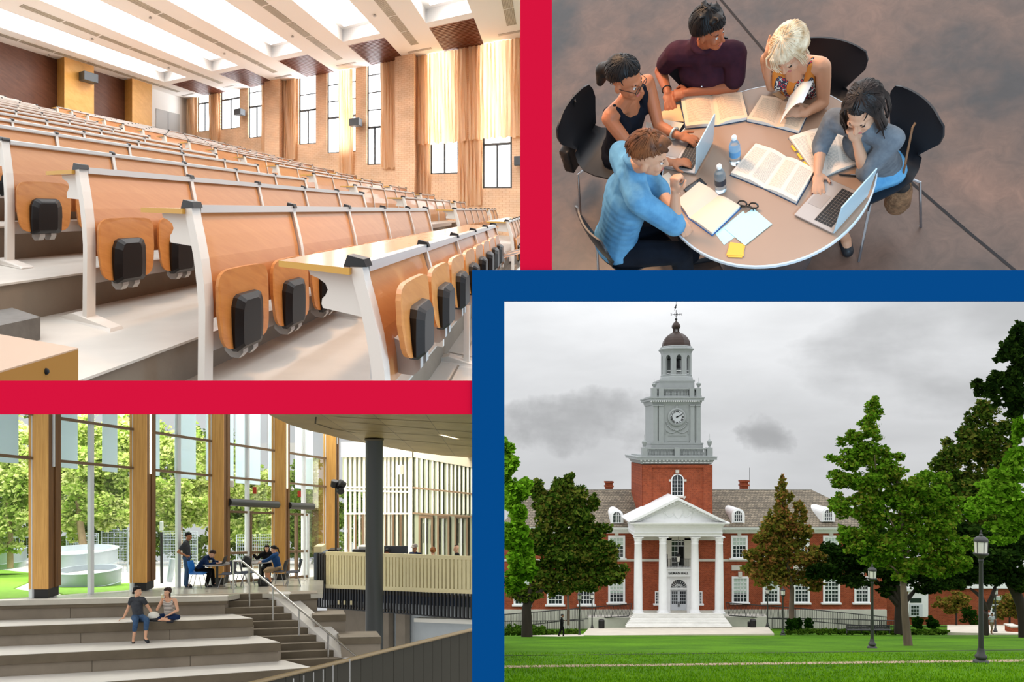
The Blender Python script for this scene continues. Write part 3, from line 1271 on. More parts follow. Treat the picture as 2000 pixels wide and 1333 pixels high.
# clock
Yc = YB - DC
cc = P(1322, 815, Yc - 0.05)
mb = MB()
R = Matrix.Rotation(math.pi / 2, 3, 'X')
mb.lathe([(0.0, 0.0), (1.02, 0.0), (1.02, 0.12), (0.84, 0.2), (0.80, 0.12), (0.0, 0.12)], cc, 32, M=R)
clk = mb.build('clock', B_grey, hall)
mb = MB()
mb.lathe([(0.0, 0.1), (0.76, 0.1), (0.76, 0.14), (0.0, 0.14)], cc, 32, M=R)
mb.build('dial', mat('clock_dial', (186, 190, 194), rough=0.5), clk)
for k, t in enumerate(('XII', 'I', 'II', 'III', 'IIII', 'V', 'VI', 'VII', 'VIII', 'IX', 'X', 'XI')):
    a = math.radians(30 * k)
    pos = cc + Vector((math.sin(a) * 0.62, -0.16, math.cos(a) * 0.62))
    M4 = Matrix.Rotation(a, 4, 'Y') @ Matrix.Rotation(math.pi / 2, 4, 'X')
    text_obj('numeral', t, B_iron, clk, pos, 0.27, M=M4, depth=0.012, bold=0.012)
mb = MB()
for ang, ln, w in ((63, 0.68, 0.05), (64, 0.45, 0.08)):
    a = math.radians(ang)
    dv = Vector((math.sin(a), 0, math.cos(a)))
    s_ = Vector((math.cos(a), 0, -math.sin(a)))
    p = cc + Vector((0, -0.19, 0))
    mb.prism([p - dv * 0.12 - s_ * w, p + dv * ln - s_ * w * 0.3, p + dv * ln + s_ * w * 0.3, p - dv * 0.12 + s_ * w], (0, 0.02, 0))
mb.build('clock_hand', B_iron, clk)
# garland relief round the clock
mb = MB()
pts = []
for k in range(17):
    a = math.radians(200 + 140 * k / 16)
    pts.append(P(1322 + 22 * math.cos(a), 817 - 24 * math.sin(a) * 1.0, Yc - 0.06))
for p in pts:
    mb.ball(p, (0.1, 0.08, 0.1), 6, 4)
for sx in (-1, 1):
    pp = [P(1322 + sx * q[0], q[1], Yc - 0.04) for q in ((2, 843), (8, 846.5), (14, 846), (19, 843), (22, 839))]
    mb.tube(pp, 0.05, 6)
    mb.tube([P(1322 + sx * 21, 840, Yc - 0.03), P(1322 + sx * 22.5, 849, Yc - 0.03)], 0.05, 6)
mb.ball(P(1322, 841, Yc - 0.05), (0.18, 0.1, 0.18), 8, 5)
mb.ball(P(1322, 796.5, Yc - 0.05), (0.2, 0.1, 0.24), 8, 5)
mb.build('garland', B_grey, hall, smooth=True)
mb = MB()
fb(mb, 1305, 851, 1340, 851.7, DC + 0.05, 0.1)
fb(mb, 1303, 861, 1342, 861.7, DC + 0.05, 0.1)
mb.build('panel_moulding', B_grey, hall)
d = balustrade(1273.5, 1369.5, 759, 776, [(1273.5, 1283), (1287, 1296), (1347, 1356), (1360, 1369.5)], B_grey)
urn(1277.8, 748, 758, d, B_grey, 8)
urn(1364.5, 746, 758, d, B_grey, 8)
mb = MB()
stage(mb, 1287.5, 1355, 744.5, 776)
stage(mb, 1286.5, 1356, 742.5, 746)
mb.build('belfry_base', B_grey, hall)
AX = P(1320.5, 0, TYC).x


def zt(y, r=0.0):
    return (PY - y) / F * (TYC - r)


def rr(hw):
    return hw / F * TYC


def octa(mb, prof, n=8):
    mb.lathe([(rr(h) / math.cos(math.pi / 8), zt(y, rr(h))) for h, y in prof], (AX, TYC, 0), n, rot=math.pi / 8)


mb = MB()
octa(mb, [(30.5, 743), (29.5, 737), (28, 734.5), (28.5, 732), (27.5, 731)])
mb.build('belfry_plinth', B_grey, hall)
# belfry drum: eight piers with arched heads
mb = MB()
ro = rr(27.5) / math.cos(math.pi / 8)
ri = ro * 0.86
zb, ztop = zt(731.5, 1.6), zt(690, 1.6)
zsp = zt(700, 1.6)
for k in range(8):
    for a0, a1, z0, z1 in ((k - 0.5, k - 0.24, zb, ztop), (k + 0.24, k + 0.5, zb, ztop), (k - 0.24, k + 0.24, zt(693.0, 1.6), ztop)):
        def pt(t, rad, z):
            e0 = math.radians(45 * (k - 0.5) - 90)
            e1 = math.radians(45 * (k + 0.5) - 90)
            f_ = t - (k - 0.5)
            p0 = Vector((math.cos(e0), math.sin(e0), 0)) * rad
            p1 = Vector((math.cos(e1), math.sin(e1), 0)) * rad
            q = p0.lerp(p1, f_)
            return Vector((AX + q.x, TYC + q.y, z))
        mb.hexa([pt(a0, ro, z0), pt(a1, ro, z0), pt(a1, ri, z0), pt(a0, ri, z0), pt(a0, ro, z1), pt(a1, ro, z1), pt(a1, ri, z1), pt(a0, ri, z1)])
    for sgn in (-1, 1):
        tri = [pt(k + sgn * 0.24, ro, zsp), pt(k + sgn * 0.24, ro, zt(692.8, 1.6)), pt(k + sgn * 0.06, ro, zt(692.8, 1.6)), pt(k + sgn * 0.18, ro, zt(695.5, 1.6))]
        n_ = Vector((math.cos(math.radians(45 * k - 90)), math.sin(math.radians(45 * k - 90)), 0)) * -0.3
        mb.prism(tri, n_)
mb.build('belfry', B_grey, hall)
mb = MB()
for k in range(8):
    e0, e1 = math.radians(45 * (k - 0.24) - 90), math.radians(45 * (k + 0.24) - 90)
    for z in (zt(724, 1.6), zt(729, 1.6)):
        mb.tube([(AX + math.cos(e) * ri, TYC + math.sin(e) * ri, z) for e in (e0, e1)], 0.04, 5)
mb.build('railing', B_white, hall)
mb = MB()
mb.lathe([(0.0, 0.95), (0.2, 0.93), (0.34, 0.75), (0.4, 0.3), (0.56, 0.0), (0.5, 0.0), (0.3, 0.1)], (AX, TYC, zt(719)), 14)
mb.tube([(AX, TYC, zt(700)), (AX, TYC, zt(691))], 0.09, 6)
mb.box((AX - 1.2, TYC - 0.12, zt(704)), (AX + 1.2, TYC + 0.12, zt(701)))
mb.build('bell', B_iron, hall)
mb = MB()
octa(mb, [(27, 691), (28, 687), (29.5, 684), (32, 681), (32, 679), (29, 678), (29, 675.5), (26, 674.5)])
mb.build('belfry_cornice', B_grey, hall)
mb = MB()
octa(mb, [(26, 675), (25.3, 669), (23.5, 663), (20.5, 658), (16, 653.5), (10.5, 650.5), (7.5, 650), (7, 648.5)])
mb.build('dome', B_dome, hall)
mb = MB()
for k in range(8):
    a = math.radians(45 * k + 22.5)
    q = Vector((AX + math.cos(a) * rr(5.4), TYC + math.sin(a) * rr(5.4), 0))
    mb.tube([q + Vector((0, 0, zt(649.5))), q + Vector((0, 0, zt(640.5)))], 0.05, 5)
octa(mb, [(6.2, 642), (8, 638), (7.6, 635), (5, 631), (1.6, 627.5), (0.6, 626)])
mb.build('lantern_cap', B_dome, hall)
mb = MB()
mb.ball((AX, TYC, zt(624)), 0.15, 10, 6)
mb.tube([(AX, TYC, zt(626)), (AX, TYC, zt(606))], 0.03, 6)
mb.tube([(AX, TYC, zt(596)), (AX, TYC, zt(589))], 0.018, 6)
mb.tube([(AX - rr(7), TYC, zt(614.5)), (AX + rr(7), TYC, zt(614.5))], 0.03, 6)
mb.tube([(AX, TYC - rr(7), zt(614.5)), (AX, TYC + rr(7), zt(614.5))], 0.03, 6)
pp = [(AX + math.cos(a) * 0.2, TYC, zt(614.5) + math.sin(a) * 0.2) for a in [k * math.pi / 6 for k in range(13)]]
mb.tube(pp, 0.02, 5)
vane = mb.build('weather_vane', B_iron, hall)
text_obj('letter', 'S', B_iron, vane, (AX - rr(9.3), TYC, zt(614.5)), 0.42, depth=0.02)
text_obj('letter', 'N', B_iron, vane, (AX + rr(9.3), TYC, zt(614.5)), 0.42, depth=0.02)
mb = MB()
mb.prism([Vector((AX + x / F * TYC, TYC - 0.03, zt(y))) for x, y in
          ((-3.5, 606.5), (-2.2, 603.5), (-3.6, 601.5), (-2.6, 599.5), (-1.2, 598), (-0.8, 595), (0.8, 595), (1.2, 597), (0.2, 598.5), (0.4, 601.5), (-1, 603.5), (-2.8, 606.8))], (0, 0.06, 0))
mb.build('vane_bird', B_iron, vane)

# portico
DP = 5.0
mb = MB()                                     # entablature
fb(mb, 1239, 1031, 1411, 1048.5, DP, 5.0)
fb(mb, 1238, 1041, 1412, 1042.5, DP + 0.15, 5.0)
ent = mb.build('entablature', B_white, hall)
mb = MB()
Y = YB - DP


def flare(mb, xa0, xa1, ya, xb0, xb1, yb_, da, db):
    a0, a1 = P(xa0, ya, Y), P(xa1, ya, Y)
    b0, b1 = P(xb0, yb_, Y), P(xb1, yb_, Y)
    k = Vector((0, 4.5, 0))
    mb.hexa([b0 - Vector((0, db, 0)), b1 - Vector((0, db, 0)), b1 + k, b0 + k, a0 - Vector((0, da, 0)), a1 - Vector((0, da, 0)), a1 + k, a0 + k])


flare(mb, 1228, 1421, 1019.5, 1229, 1420, 1022.5, 1.0, 0.95)
flare(mb, 1236, 1414, 1022.5, 1239, 1411, 1031, 0.6, 0.05)
c = mb.build('cornice', B_white, hall)
dentils(1235, 1416, 1022.5, 1024.5, 8.1, 3.2, c, B_white, DP + 0.75)
dentils(1240, 1411, 1026.5, 1028.5, 2.5, 1.3, c, B_white, DP + 0.3)
# pediment
mb = MB()
mb.prism([P(1250, 1019.5, Y), P(1400, 1019.5, Y), P(1324.5, 983, Y)], (0, 4, 0))
tym = mb.build('tympanum', B_white, hall)
mb = MB()
YY = Y - 1.0
for sx, xe in ((-1, 1228), (1, 1421)):
    e0, e1 = P(xe, 1019.8, YY), P(xe - sx * 10, 1019.8, YY)
    a0, a1 = P(1324.5, 972, YY), P(1324.5, 977.5, YY)
    mb.prism([e0, e1, a1, a0], (0, 5.5, 0))
    e2, e3 = P(xe - sx * 9.5, 1019.5, YY + 0.55), P(xe - sx * 20, 1019.5, YY + 0.55)
    a2, a3 = P(1324.5, 977, YY + 0.55), P(1324.5, 984, YY + 0.55)
    mb.prism([e2, e3, a3, a2], (0, 1, 0))
rk = mb.build('raking_cornice', B_white, hall)
for sx in (-1, 1):
    mb = MB()
    for k in range(1, 12):
        t = k / 12
        x = 1324.5 + sx * (1 - t) * 84
        y = 979.8 + (1 - t) * 38.5
        fb(mb, x - 1.6, y - 1.2, x + 1.6, y + 1.2, DP + 0.85, 0.5)
    for k in range(1, 32):
        t = k / 32
        x = 1324.5 + sx * (1 - t) * 76
        y = 984.5 + (1 - t) * 35
        fb(mb, x - 0.6, y - 2.0, x + 0.6, y - 0.2, DP + 0.52, 0.3)
    mb.build('dentil_row', B_white, rk)
mb = MB()                                     # shield and swags
sh = [(1316.5, 996), (1320.5, 994.5), (1324.5, 996), (1328.5, 994.5), (1332.5, 996), (1332.5, 1004), (1329, 1010), (1324.5, 1014.5), (1320, 1010), (1316.5, 1004)]
mb.prism([P(x, y, Y - 0.1) for x, y in sh], (0, 0.1, 0))
for sx in (-1, 1):
    mb.tube([P(1324.5 + sx * q[0], q[1], Y - 0.03) for q in ((8.5, 1000), (10, 1006), (14, 1010), (19, 1009.5), (23, 1006), (25, 1002))], 0.06, 6)
    mb.ball(P(1324.5 + sx * 25.5, 1002.5, Y - 0.03), (0.2, 0.08, 0.15), 8, 5)
    mb.tube([P(1324.5 + sx * 25.5, 1004, Y - 0.03), P(1324.5 + sx * 25, 1015, Y - 0.03)], 0.05, 6)
mb.build('shield_relief', B_white, tym)
# portico roof behind the pediment
mb = MB()
mb.prism([P(1228, 1019, Y), P(1421, 1019, Y), P(1324.5, 972.5, Y)], (0, 0.05, 0))
# columns
colx = (1246.3, 1294.6, 1357, 1404.8)
for xc in colx:
    Yc_ = Y + 0.55
    b = P(xc, 1199, Yc_)
    k = Yc_ / F
    H = (1199 - 1048.5) * k
    mb = MB()
    mb.lathe([(10 * k, 0.0), (10 * k, 3.5 * k), (9.6 * k, 4 * k), (9.6 * k, 6 * k), (8.6 * k, 7 * k), (8.4 * k, 9 * k), (8.3 * k, 45 * k), (7.6 * k, 100 * k), (6.9 * k, H - 15 * k),
              (7.6 * k, H - 14 * k), (6.9 * k, H - 13 * k), (6.9 * k, H - 9 * k), (7.6 * k, H - 8.5 * k), (7.2 * k, H - 6 * k), (8.8 * k, H - 1.8 * k), (8.8 * k, H)], b, 24)
    mb.cbox(b + Vector((0, 0, 1.5 * k)), (20 * k, 20 * k, 3 * k))
    mb.cbox(b + Vector((0, 0, H - 0.8 * k)), (18.5 * k, 18.5 * k, 1.8 * k))
    mb.build('column', B_white, hall, smooth=True)
# wall behind the columns
DW = 1.0
mb = MB()
fb(mb, 1252, 1050, 1304, 1196, DW, 1.5)
fb(mb, 1348, 1050, 1398, 1196, DW, 1.5)
fb(mb, 1304, 1055, 1348, 1060, DW - 0.2, 0.5)
mb.build('brick_wall', B_brick, hall)
mb = MB()
fb(mb, 1240, 1048, 1411, 1056, DW + 0.25, 0.6)
mb.build('beam', B_stone, hall)
mb = MB()
for x0, x1 in ((1252, 1303), (1348, 1398)):
    mb = MB()
    fb(mb, x0, 1092.5, x1, 1097.5, DW + 0.15, 0.3)
    mb.build('stone_band', B_stone, hall)
mb = MB()
for x0, x1 in ((1252, 1290), (1300, 1352), (1362, 1398)):
    fb(mb, x0, 1194, x1, 1200, DW + 0.3, 0.4)
mb.build('stone_base', B_stone, hall)
# centre bay: balcony door, balcony, name board, entrance
mb = MB()
fb(mb, 1301, 1052, 1312, 1111, DW + 0.25, 0.4)
fb(mb, 1337, 1052, 1350, 1111, DW + 0.25, 0.4)
fb(mb, 1300, 1083, 1304, 1111, DW + 0.25, 0.4)
mb.build('door_surround', B_stone, hall)
w = window(1311, 1050, 1338, 1067, DW - 0.1, cols=4, rows=2, fr=1.0, blind=0, sill=False)
w = window(1311, 1067, 1325, 1110, DW - 0.1, cols=2, rows=4, fr=1.0, blind=0, sill=False)
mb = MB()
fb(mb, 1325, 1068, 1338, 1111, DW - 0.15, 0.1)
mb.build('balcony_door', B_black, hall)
mb = MB()
fb(mb, 1300, 1111, 1351, 1127, DW + 0.9, 1.2)
fb(mb, 1299, 1109.5, 1352, 1112, DW + 1.15, 1.4)
mb.build('name_board', B_white, hall)
text_obj('lettering', 'GILMAN HALL', B_iron, hall, P(1325, 1120.5, YB - DW - 0.93), 0.34, depth=0.012, bold=0.008)
mb = MB()
for k in range(19):
    x = 1301.5 + 48.5 * k / 18
    a = P(x, 1109.5, YB - DW - 1.0)
    mb.tube([a, a + Vector((0, 0, 16 / F * (YB - DW)))], 0.022, 5)
a, b = P(1301, 1092.5, YB - DW - 1.0), P(1350.5, 1092.5, YB - DW - 1.0)
mb.tube([a, b], 0.04, 6)
mb.build('balcony_railing', B_lampiron, hall)
# lantern hanging over the balcony
mb = MB()
c0 = P(1325, 1098, YB - DW - 2.2)
k = (YB - 3) / F
mb.lathe([(2.2 * k, 0), (3.6 * k, 10.5 * k), (3.6 * k, 11 * k)], c0, 6)
lt = mb.build('lantern', B_lampglass, hall)
mb = MB()
mb.lathe([(5.2 * k, 10.8 * k), (3.6 * k, 13 * k), (1.2 * k, 15.5 * k), (0.4 * k, 18 * k)], c0, 6)
mb.lathe([(1.5 * k, -1.5 * k), (2.4 * k, 0)], c0, 6)
mb.tube([c0 + Vector((0, 0, 17 * k)), c0 + Vector((0, 0, 50 * k))], 0.02, 5)
mb.build('lantern_cap', B_iron, lt)
# entrance
mb = MB()
fb(mb, 1303, 1127, 1309.5, 1199, DW + 0.5, 0.7)
fb(mb, 1342, 1127, 1349, 1199, DW + 0.5, 0.7)
Y_ = YB - DW - 0.4
top = [(1309, 1127), (1343, 1127), (1343, 1150)]
arc = [(1325.8 + 16 * math.cos(math.pi * i / 14), 1149.5 - 16.5 * math.sin(math.pi * i / 14)) for i in range(15)]
mb.prism([P(x, y, Y_) for x, y in [(1309, 1127), (1309, 1150)] + arc[::-1] + [(1343, 1150), (1343, 1127)]], (0, 0.5, 0))
fb(mb, 1309, 1149.5, 1343, 1152.5, DW + 0.42, 0.5)
mb.build('entrance_surround', B_white, hall)
mb = MB()
mb.prism([P(x, y, Y_ + 0.3) for x, y in arc], (0, 0.05, 0))
fan = mb.build('fanlight', B_glass, hall)
mb = MB()
for i in range(1, 10):
    a = math.pi * i / 10
    mb.tube([P(1325.8 + 4.5 * math.cos(a), 1149.5 - 4.5 * math.sin(a), Y_ + 0.27), P(1325.8 + 16 * math.cos(a), 1149.5 - 16 * math.sin(a), Y_ + 0.27)], 0.022, 4)
for q in (4.5, 7.5):
    mb.tube([P(1325.8 + q * math.cos(math.pi * i / 12), 1149.5 - q * math.sin(math.pi * i / 12), Y_ + 0.27) for i in range(13)], 0.025, 4)
mb.build('muntin', B_white, fan)
B_door = mat('pale_grey_door_paint', (206, 210, 216), rough=0.5)
for x0, x1 in ((1310, 1325.6), (1326, 1341.5)):
    mb = MB()
    fb(mb, x0, 1152.5, x1, 1198.5, DW + 0.05, 0.15)
    dr = mb.build('door', B_door, hall)
    g = MB()
    for i in range(3):
        for j in range(4):
            xa = x0 + 2.2 + i * 3.9
            ya = 1156 + j * 6.3
            fb(g, xa, ya, xa + 3.2, ya + 5.4, DW + 0.07, 0.04)
    g.build('pane', B_glass, dr)
    g = MB()
    xh = x1 - 1.3 if x0 < 1320 else x0 + 0.8
    fb(g, xh, 1176, xh + 0.7, 1186, DW + 0.2, 0.08)
    g.build('handle', B_iron, dr)
window(1279.5, 1156, 1290, 1182, DW, cols=2, rows=4, fr=1.6, blind=0)
window(1362, 1156, 1372, 1182, DW, cols=2, rows=4, fr=1.6, blind=0)
# porch floor and steps, each step one block
mb = MB()
mb.prism([P(1236, 1200, YB - DP - 0.95), P(1414, 1200, YB - DP - 0.95), P(1408, 1198.5, YB + 0.2), P(1242, 1198.5, YB + 0.2)], (0, 0, -0.3))
mb.build('porch_floor', B_marble, hall)
for k in range(9):
    y0 = 1200.5 + k * 3.0
    Ys = YB - DP - 1.0 - 0.42 * k
    x0, x1 = 1238 - 1.9 * k, 1412 + 2.3 * k
    a, b = P(x0, y0 + 3.6, Ys), P(x1, y0, Ys)
    mb = MB()
    mb.box((a.x, Ys, a.z), (b.x, Ys + 0.6, b.z))
    mb.build('step', B_marble, hall)
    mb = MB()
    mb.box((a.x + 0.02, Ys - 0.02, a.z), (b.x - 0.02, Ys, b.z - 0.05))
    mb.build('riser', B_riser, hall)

# low wing with side entrance at the right
wing = thing('brick_wing', 'low red brick wing with white side door beyond the trees', 'building', P(1860, 1215, YB + 8))
mb = MB()
Y = YB + 8
a, b = P(1728, 1222, Y), P(2010, 1148, Y)
mb.box((a.x, Y, a.z), (b.x, Y + 6, b.z))
mb.build('brick_wall', B_brick, wing)
mb = MB()
a, b = P(1728, 1149, Y), P(2010, 1136, Y)
mb.box((a.x, Y - 0.4, a.z), (b.x, Y + 6, b.z))
mb.build('cornice', B_white, wing)
fbY = YB - Y
mb = MB()
fb(mb, 1774, 1152, 1813, 1206, fbY + 0.3, 0.4)
fb(mb, 1770, 1149, 1817, 1156, fbY + 0.5, 0.6)
ds = mb.build('door_surround', B_white, wing)
mb = MB()
fb(mb, 1778, 1181 - 12, 1800, 1178, fbY + 0.33, 0.1)
mb.build('fanlight', B_glass, ds)
mb = MB()
fb(mb, 1777, 1181, 1802, 1206, fbY + 0.36, 0.1)
dr = mb.build('door', B_door, wing)
mb = MB()
for i in range(3):
    for j in range(3):
        fb(mb, 1780 + i * 5.2, 1184 + j * 6.6, 1784.2 + i * 5.2, 1189.4 + j * 6.6, fbY + 0.38, 0.05)
mb.build('pane', B_glass, dr)
window(1935, 1165, 1960, 1200, fbY, cols=3, rows=4, fr=2.5, blind=0.2, parent=wing)


# ---- iron ramp railings
def railing(label, tops, bots, n, Y0, Y1):
    root = thing('ramp_railing', label, 'railing', P(*bots[0], Y0))
    mb = MB()
    K = 12

    def lerp(l, t):
        f_ = t * (len(l) - 1)
        i = min(int(f_), len(l) - 2)
        u = f_ - i
        return (l[i][0] * (1 - u) + l[i + 1][0] * u, l[i][1] * (1 - u) + l[i + 1][1] * u)
    for L_ in (tops, bots):
        mb.tube([P(*lerp(L_, t / K), Y0 + (Y1 - Y0) * t / K) for t in range(K + 1)], 0.05, 6)
    mb.build('rail', B_iron, root)
    mb = MB()
    for k in range(n + 1):
        t = k / n
        Y = Y0 + (Y1 - Y0) * t
        r_ = 0.035 if k % 12 == 0 else 0.018
        mb.tube([P(*lerp(bots, t), Y), P(*lerp(tops, t), Y)], r_, 4)
    o = mb.build('picket', B_iron, root)
    o['kind'] = 'stuff'
    return root


railing('black iron ramp railing between the dark tree and white steps', [(985, 1201), (1110, 1191), (1234, 1180)], [(985, 1228), (1110, 1212), (1228, 1204)], 84, 83.2, 79.5)
railing('black iron ramp railing running from steps behind reddish tree', [(1418, 1178), (1560, 1189), (1732, 1206)], [(1424, 1203), (1560, 1212), (1732, 1227)], 100, 79.5, 83.2)
railing('lower black iron fence behind the hedge under dark tree', [(985, 1214), (1140, 1213)], [(985, 1236), (1140, 1232)], 44, 78, 78)
railing('lower black iron fence behind the clipped round bushes', [(1508, 1208), (1640, 1210), (1770, 1214)], [(1508, 1228), (1640, 1230), (1770, 1232)], 74, 77, 77)
# ramp walls
for x0, x1, ya, yb_ in ((1150, 1240, 1207, 1230), (1408, 1500, 1205, 1229)):
    mb = MB()
    Y = 80.2
    a, b = P(x0, yb_, Y), P(x1, ya, Y)
    mb.box((a.x, Y, a.z), (b.x, Y + 1.2, b.z))
    tag(mb.build('ramp_wall', B_stone), 'grey stone ramp wall beside the steps, ' + ('dark-tree end' if x0 < 1300 else 'reddish-tree end'), 'wall', kind='structure')


# ---- street lamps
def street_lamp(label, xc, y0, y1, ground=True, Y=None):
    """Cast iron post with a glazed cylindrical head; y0 finial top, y1 foot."""
    Y = Y or H0 * F / (y1 - 1215.0)
    b = P(xc, y1, Y)
    h = (y1 - y0) / F * Y
    root = thing('street_lamp', label, 'street lamp', b, 'black iron street lamps round the lawn')
    u = h / 259.0                              # one source pixel of the near lamp

    def part(nm, prof, m, n=16):
        mb = MB()
        mb.lathe([(r * u, z * u) for r, z in prof], b, n)
        return mb.build(nm, m, root, smooth=True)
    part('base', [(15, -6), (15, 3), (13.5, 6), (9, 8.5), (11.5, 12), (11.5, 15), (8, 19), (6.5, 28), (5.6, 31)], B_lampiron)
    part('pole', [(5.0, 30), (4.6, 100), (3.7, 205), (4.6, 207), (4.6, 210), (5.4, 211), (4.6, 214), (5.2, 216)], B_lampiron)
    part('head_base', [(5, 215), (9, 219), (12.5, 222), (14.5, 224), (14.5, 226), (12, 227)], B_lampiron)
    part('lamp_glass', [(11.2, 226), (12.2, 251)], B_lampglass)
    mb = MB()
    for k in range(6):
        a = math.radians(60 * k + 25)
        mb.tube([b + Vector((math.cos(a) * 11.5 * u, math.sin(a) * 11.5 * u, 226 * u)), b + Vector((math.cos(a) * 12.5 * u, math.sin(a) * 12.5 * u, 251 * u))], 0.7 * u, 5)
    mb.build('glass_bar', B_lampiron, root)
    part('cap', [(13.4, 250), (13.6, 253), (12.5, 256), (8, 260), (3, 262), (3.5, 264.5), (1.6, 267), (2.4, 269), (0.6, 274)], B_lampiron)
    return root


street_lamp('tallest black street lamp standing nearest on the lawn', 1916, 1050, 1296)
street_lamp('mid-sized black street lamp on lawn beside slim grey trunk', 1703.5, 1110, 1267)
street_lamp('small black street lamp beside the walking figure in black', 1132, 1160, 1246, Y=60)
street_lamp('small black street lamp standing by waste bin near ramp', 1156.5, 1160, 1229, Y=77)
street_lamp('small black street lamp at plaza corner beside twin waste bins', 1499, 1150, 1226, Y=77)
street_lamp('small black street lamp in front of the round clipped bushes', 1529, 1151, 1241, Y=63)
street_lamp('small dark street lamp behind walking man in pale shirt', 1944, 1150, 1238, Y=66)


# ---- bins, bench, bushes, hedges
def bin_(label, x0, x1, y0, y1, Y):
    b = P((x0 + x1) / 2, y1, Y)
    k = Y / F
    r, h = (x1 - x0) / 2 * k, (y1 - y0) * k
    root = thing('waste_bin', label, 'waste bin', b, 'dark waste bins')
    mb = MB()
    mb.lathe([(r * 0.86, 0), (r * 0.94, 0.05 * h), (r * 0.97, 0.85 * h)], b, 16)
    for q in range(16):
        a = 6.283 * q / 16
        mb.tube([b + Vector((math.cos(a) * r * 0.95, math.sin(a) * r * 0.95, 0.03)), b + Vector((math.cos(a) * r, math.sin(a) * r, 0.86 * h))], 0.02, 4)
    mb.build('body', B_iron, root)
    mb = MB()
    mb.lathe([(r * 1.04, 0.86 * h), (r * 1.04, 0.93 * h), (r * 0.8, h), (r * 0.3, h)], b, 16)
    mb.build('lid', B_iron, root)


bin_('dark slatted waste bin left of the white steps', 1169, 1180.5, 1211, 1230, 76.5)
bin_('taller dark waste bin of the pair right of steps', 1465, 1476.5, 1210.5, 1227, 76.8)
bin_('shorter dark waste bin of the pair right of steps', 1460.5, 1466.5, 1215, 1227, 77.6)
B_bush = leaf_mat('bush_leaf', [(14, 34, 8), (26, 56, 12), (44, 78, 18)], 0.2)
B_hedge = leaf_mat('hedge_leaf', [(34, 60, 14), (60, 92, 22), (92, 118, 40)], 0.2)


def bush(label, x0, x1, y0, y1, Y, cone=False):
    c = P((x0 + x1) / 2, (y0 + y1) / 2, Y)
    k = Y / F
    rx, rz = (x1 - x0) / 2 * k, (y1 - y0) / 2 * k
    b = P((x0 + x1) / 2, y1, Y)
    root = thing('clipped_bush', label, 'bush', b, 'round clipped bushes')
    mb = leaves(rng, [(c - Vector((0, 0, rz * 0.12)), (rx * 1.08, rx * 1.08, rz * 1.0)), (c + Vector((0, 0, rz * 0.3)), (rx * 0.75, rx * 0.75, rz * 0.75))], 2600, 0.16)
    mb.build('foliage', B_bush, root)
    mb = MB()
    mb.tube([b - Vector((0, 0, 0.1)), b + Vector((0, 0, rz))], 0.06, 6)
    mb.build('stem', B_iron, root)


bush('dark clipped bush at base of reddish tree, nearest lamp', 1537, 1558, 1207.5, 1231, 64)
bush('dark clipped bush half hidden behind another beside reddish tree', 1552, 1568, 1208, 1229, 68)
bush('dark clipped bush standing alone right of reddish tree', 1571, 1587.5, 1208, 1230, 66)
bush('dark clipped bush next to slim grey trunk before side door', 1783, 1804, 1206, 1227, 66)
bush('dark clipped bush right of side door', 1807, 1832, 1204, 1228, 66)
bush('dark broad bush far beyond the paved walk', 1874, 1916, 1185, 1224, 84)


def hedge(label, x0, x1, y0, y1, Y, Yb=None):
    k = Y / F
    blobs = []
    x = x0
    while x < x1:
        blobs.append((P(x, (y0 + y1) / 2, Y), (9 * k, 0.6, (y1 - y0) / 2 * k * 1.25)))
        x += 9
    tag(leaves(rng, blobs, int((x1 - x0) * 26), 0.17).build('hedge', B_hedge), label, 'hedge')


hedge('low green hedge row behind bench, right of plaza', 1540, 1855, 1230, 1239, 64)
hedge('low green hedge row behind walking figure in black', 990, 1126, 1231, 1242, 61.5)
hedge('taller dark hedge clump behind big dark tree trunk', 996, 1062, 1222, 1236, 66)
# bench
root = thing('park_bench', 'long dark park bench in front of the low hedge', 'bench', P(1696, 1238, 62))
mb = MB()
for y in (1223, 1226.5):
    mb.tube([P(1653, y, 62.3), P(1738, y, 62.3)], 0.05, 5)
mb.build('backrest', B_iron, root)
mb = MB()
a, b = P(1653, 1230.5, 62), P(1738, 1229.5, 62)
mb.box((a.x, 61.6, a.z), (b.x, 62.2, b.z))
mb.build('seat', B_iron, root)
for x in (1654, 1682, 1710, 1737):
    mb = MB()
    mb.tube([P(x, 1238, 62), P(x, 1223, 62.3)], 0.05, 5)
    mb.build('leg', B_iron, root)

# ---- trees
B_bark = mat('dark_tree_bark', (52, 44, 36), rough=0.95, var=0.5, vscale=2.0, bump=0.6, bscale=6, stretch=(1, 1, 0.25))
B_bark2 = mat('grey_tree_bark', (112, 96, 82), rough=0.95, var=0.5, vscale=2.5, bump=0.8, bscale=8, stretch=(1, 1, 0.2))
LF_bright = leaf_mat('bright_maple_leaf', [(52, 96, 14), (92, 142, 26), (132, 176, 50)], 0.35)
LF_dark = leaf_mat('dark_evergreen_leaf', [(22, 42, 10), (46, 74, 18), (82, 102, 34), (112, 104, 46)], 0.25)
LF_deep = leaf_mat('deep_green_leaf', [(14, 28, 10), (26, 46, 14), (48, 70, 22)], 0.2)
LF_red = leaf_mat('turning_autumn_leaf', [(58, 76, 22), (92, 100, 34), (124, 112, 46), (160, 104, 64)], 0.3)
LF_mid = leaf_mat('mid_green_leaf', [(40, 74, 14), (74, 116, 22), (108, 150, 38), (120, 120, 44)], 0.35)


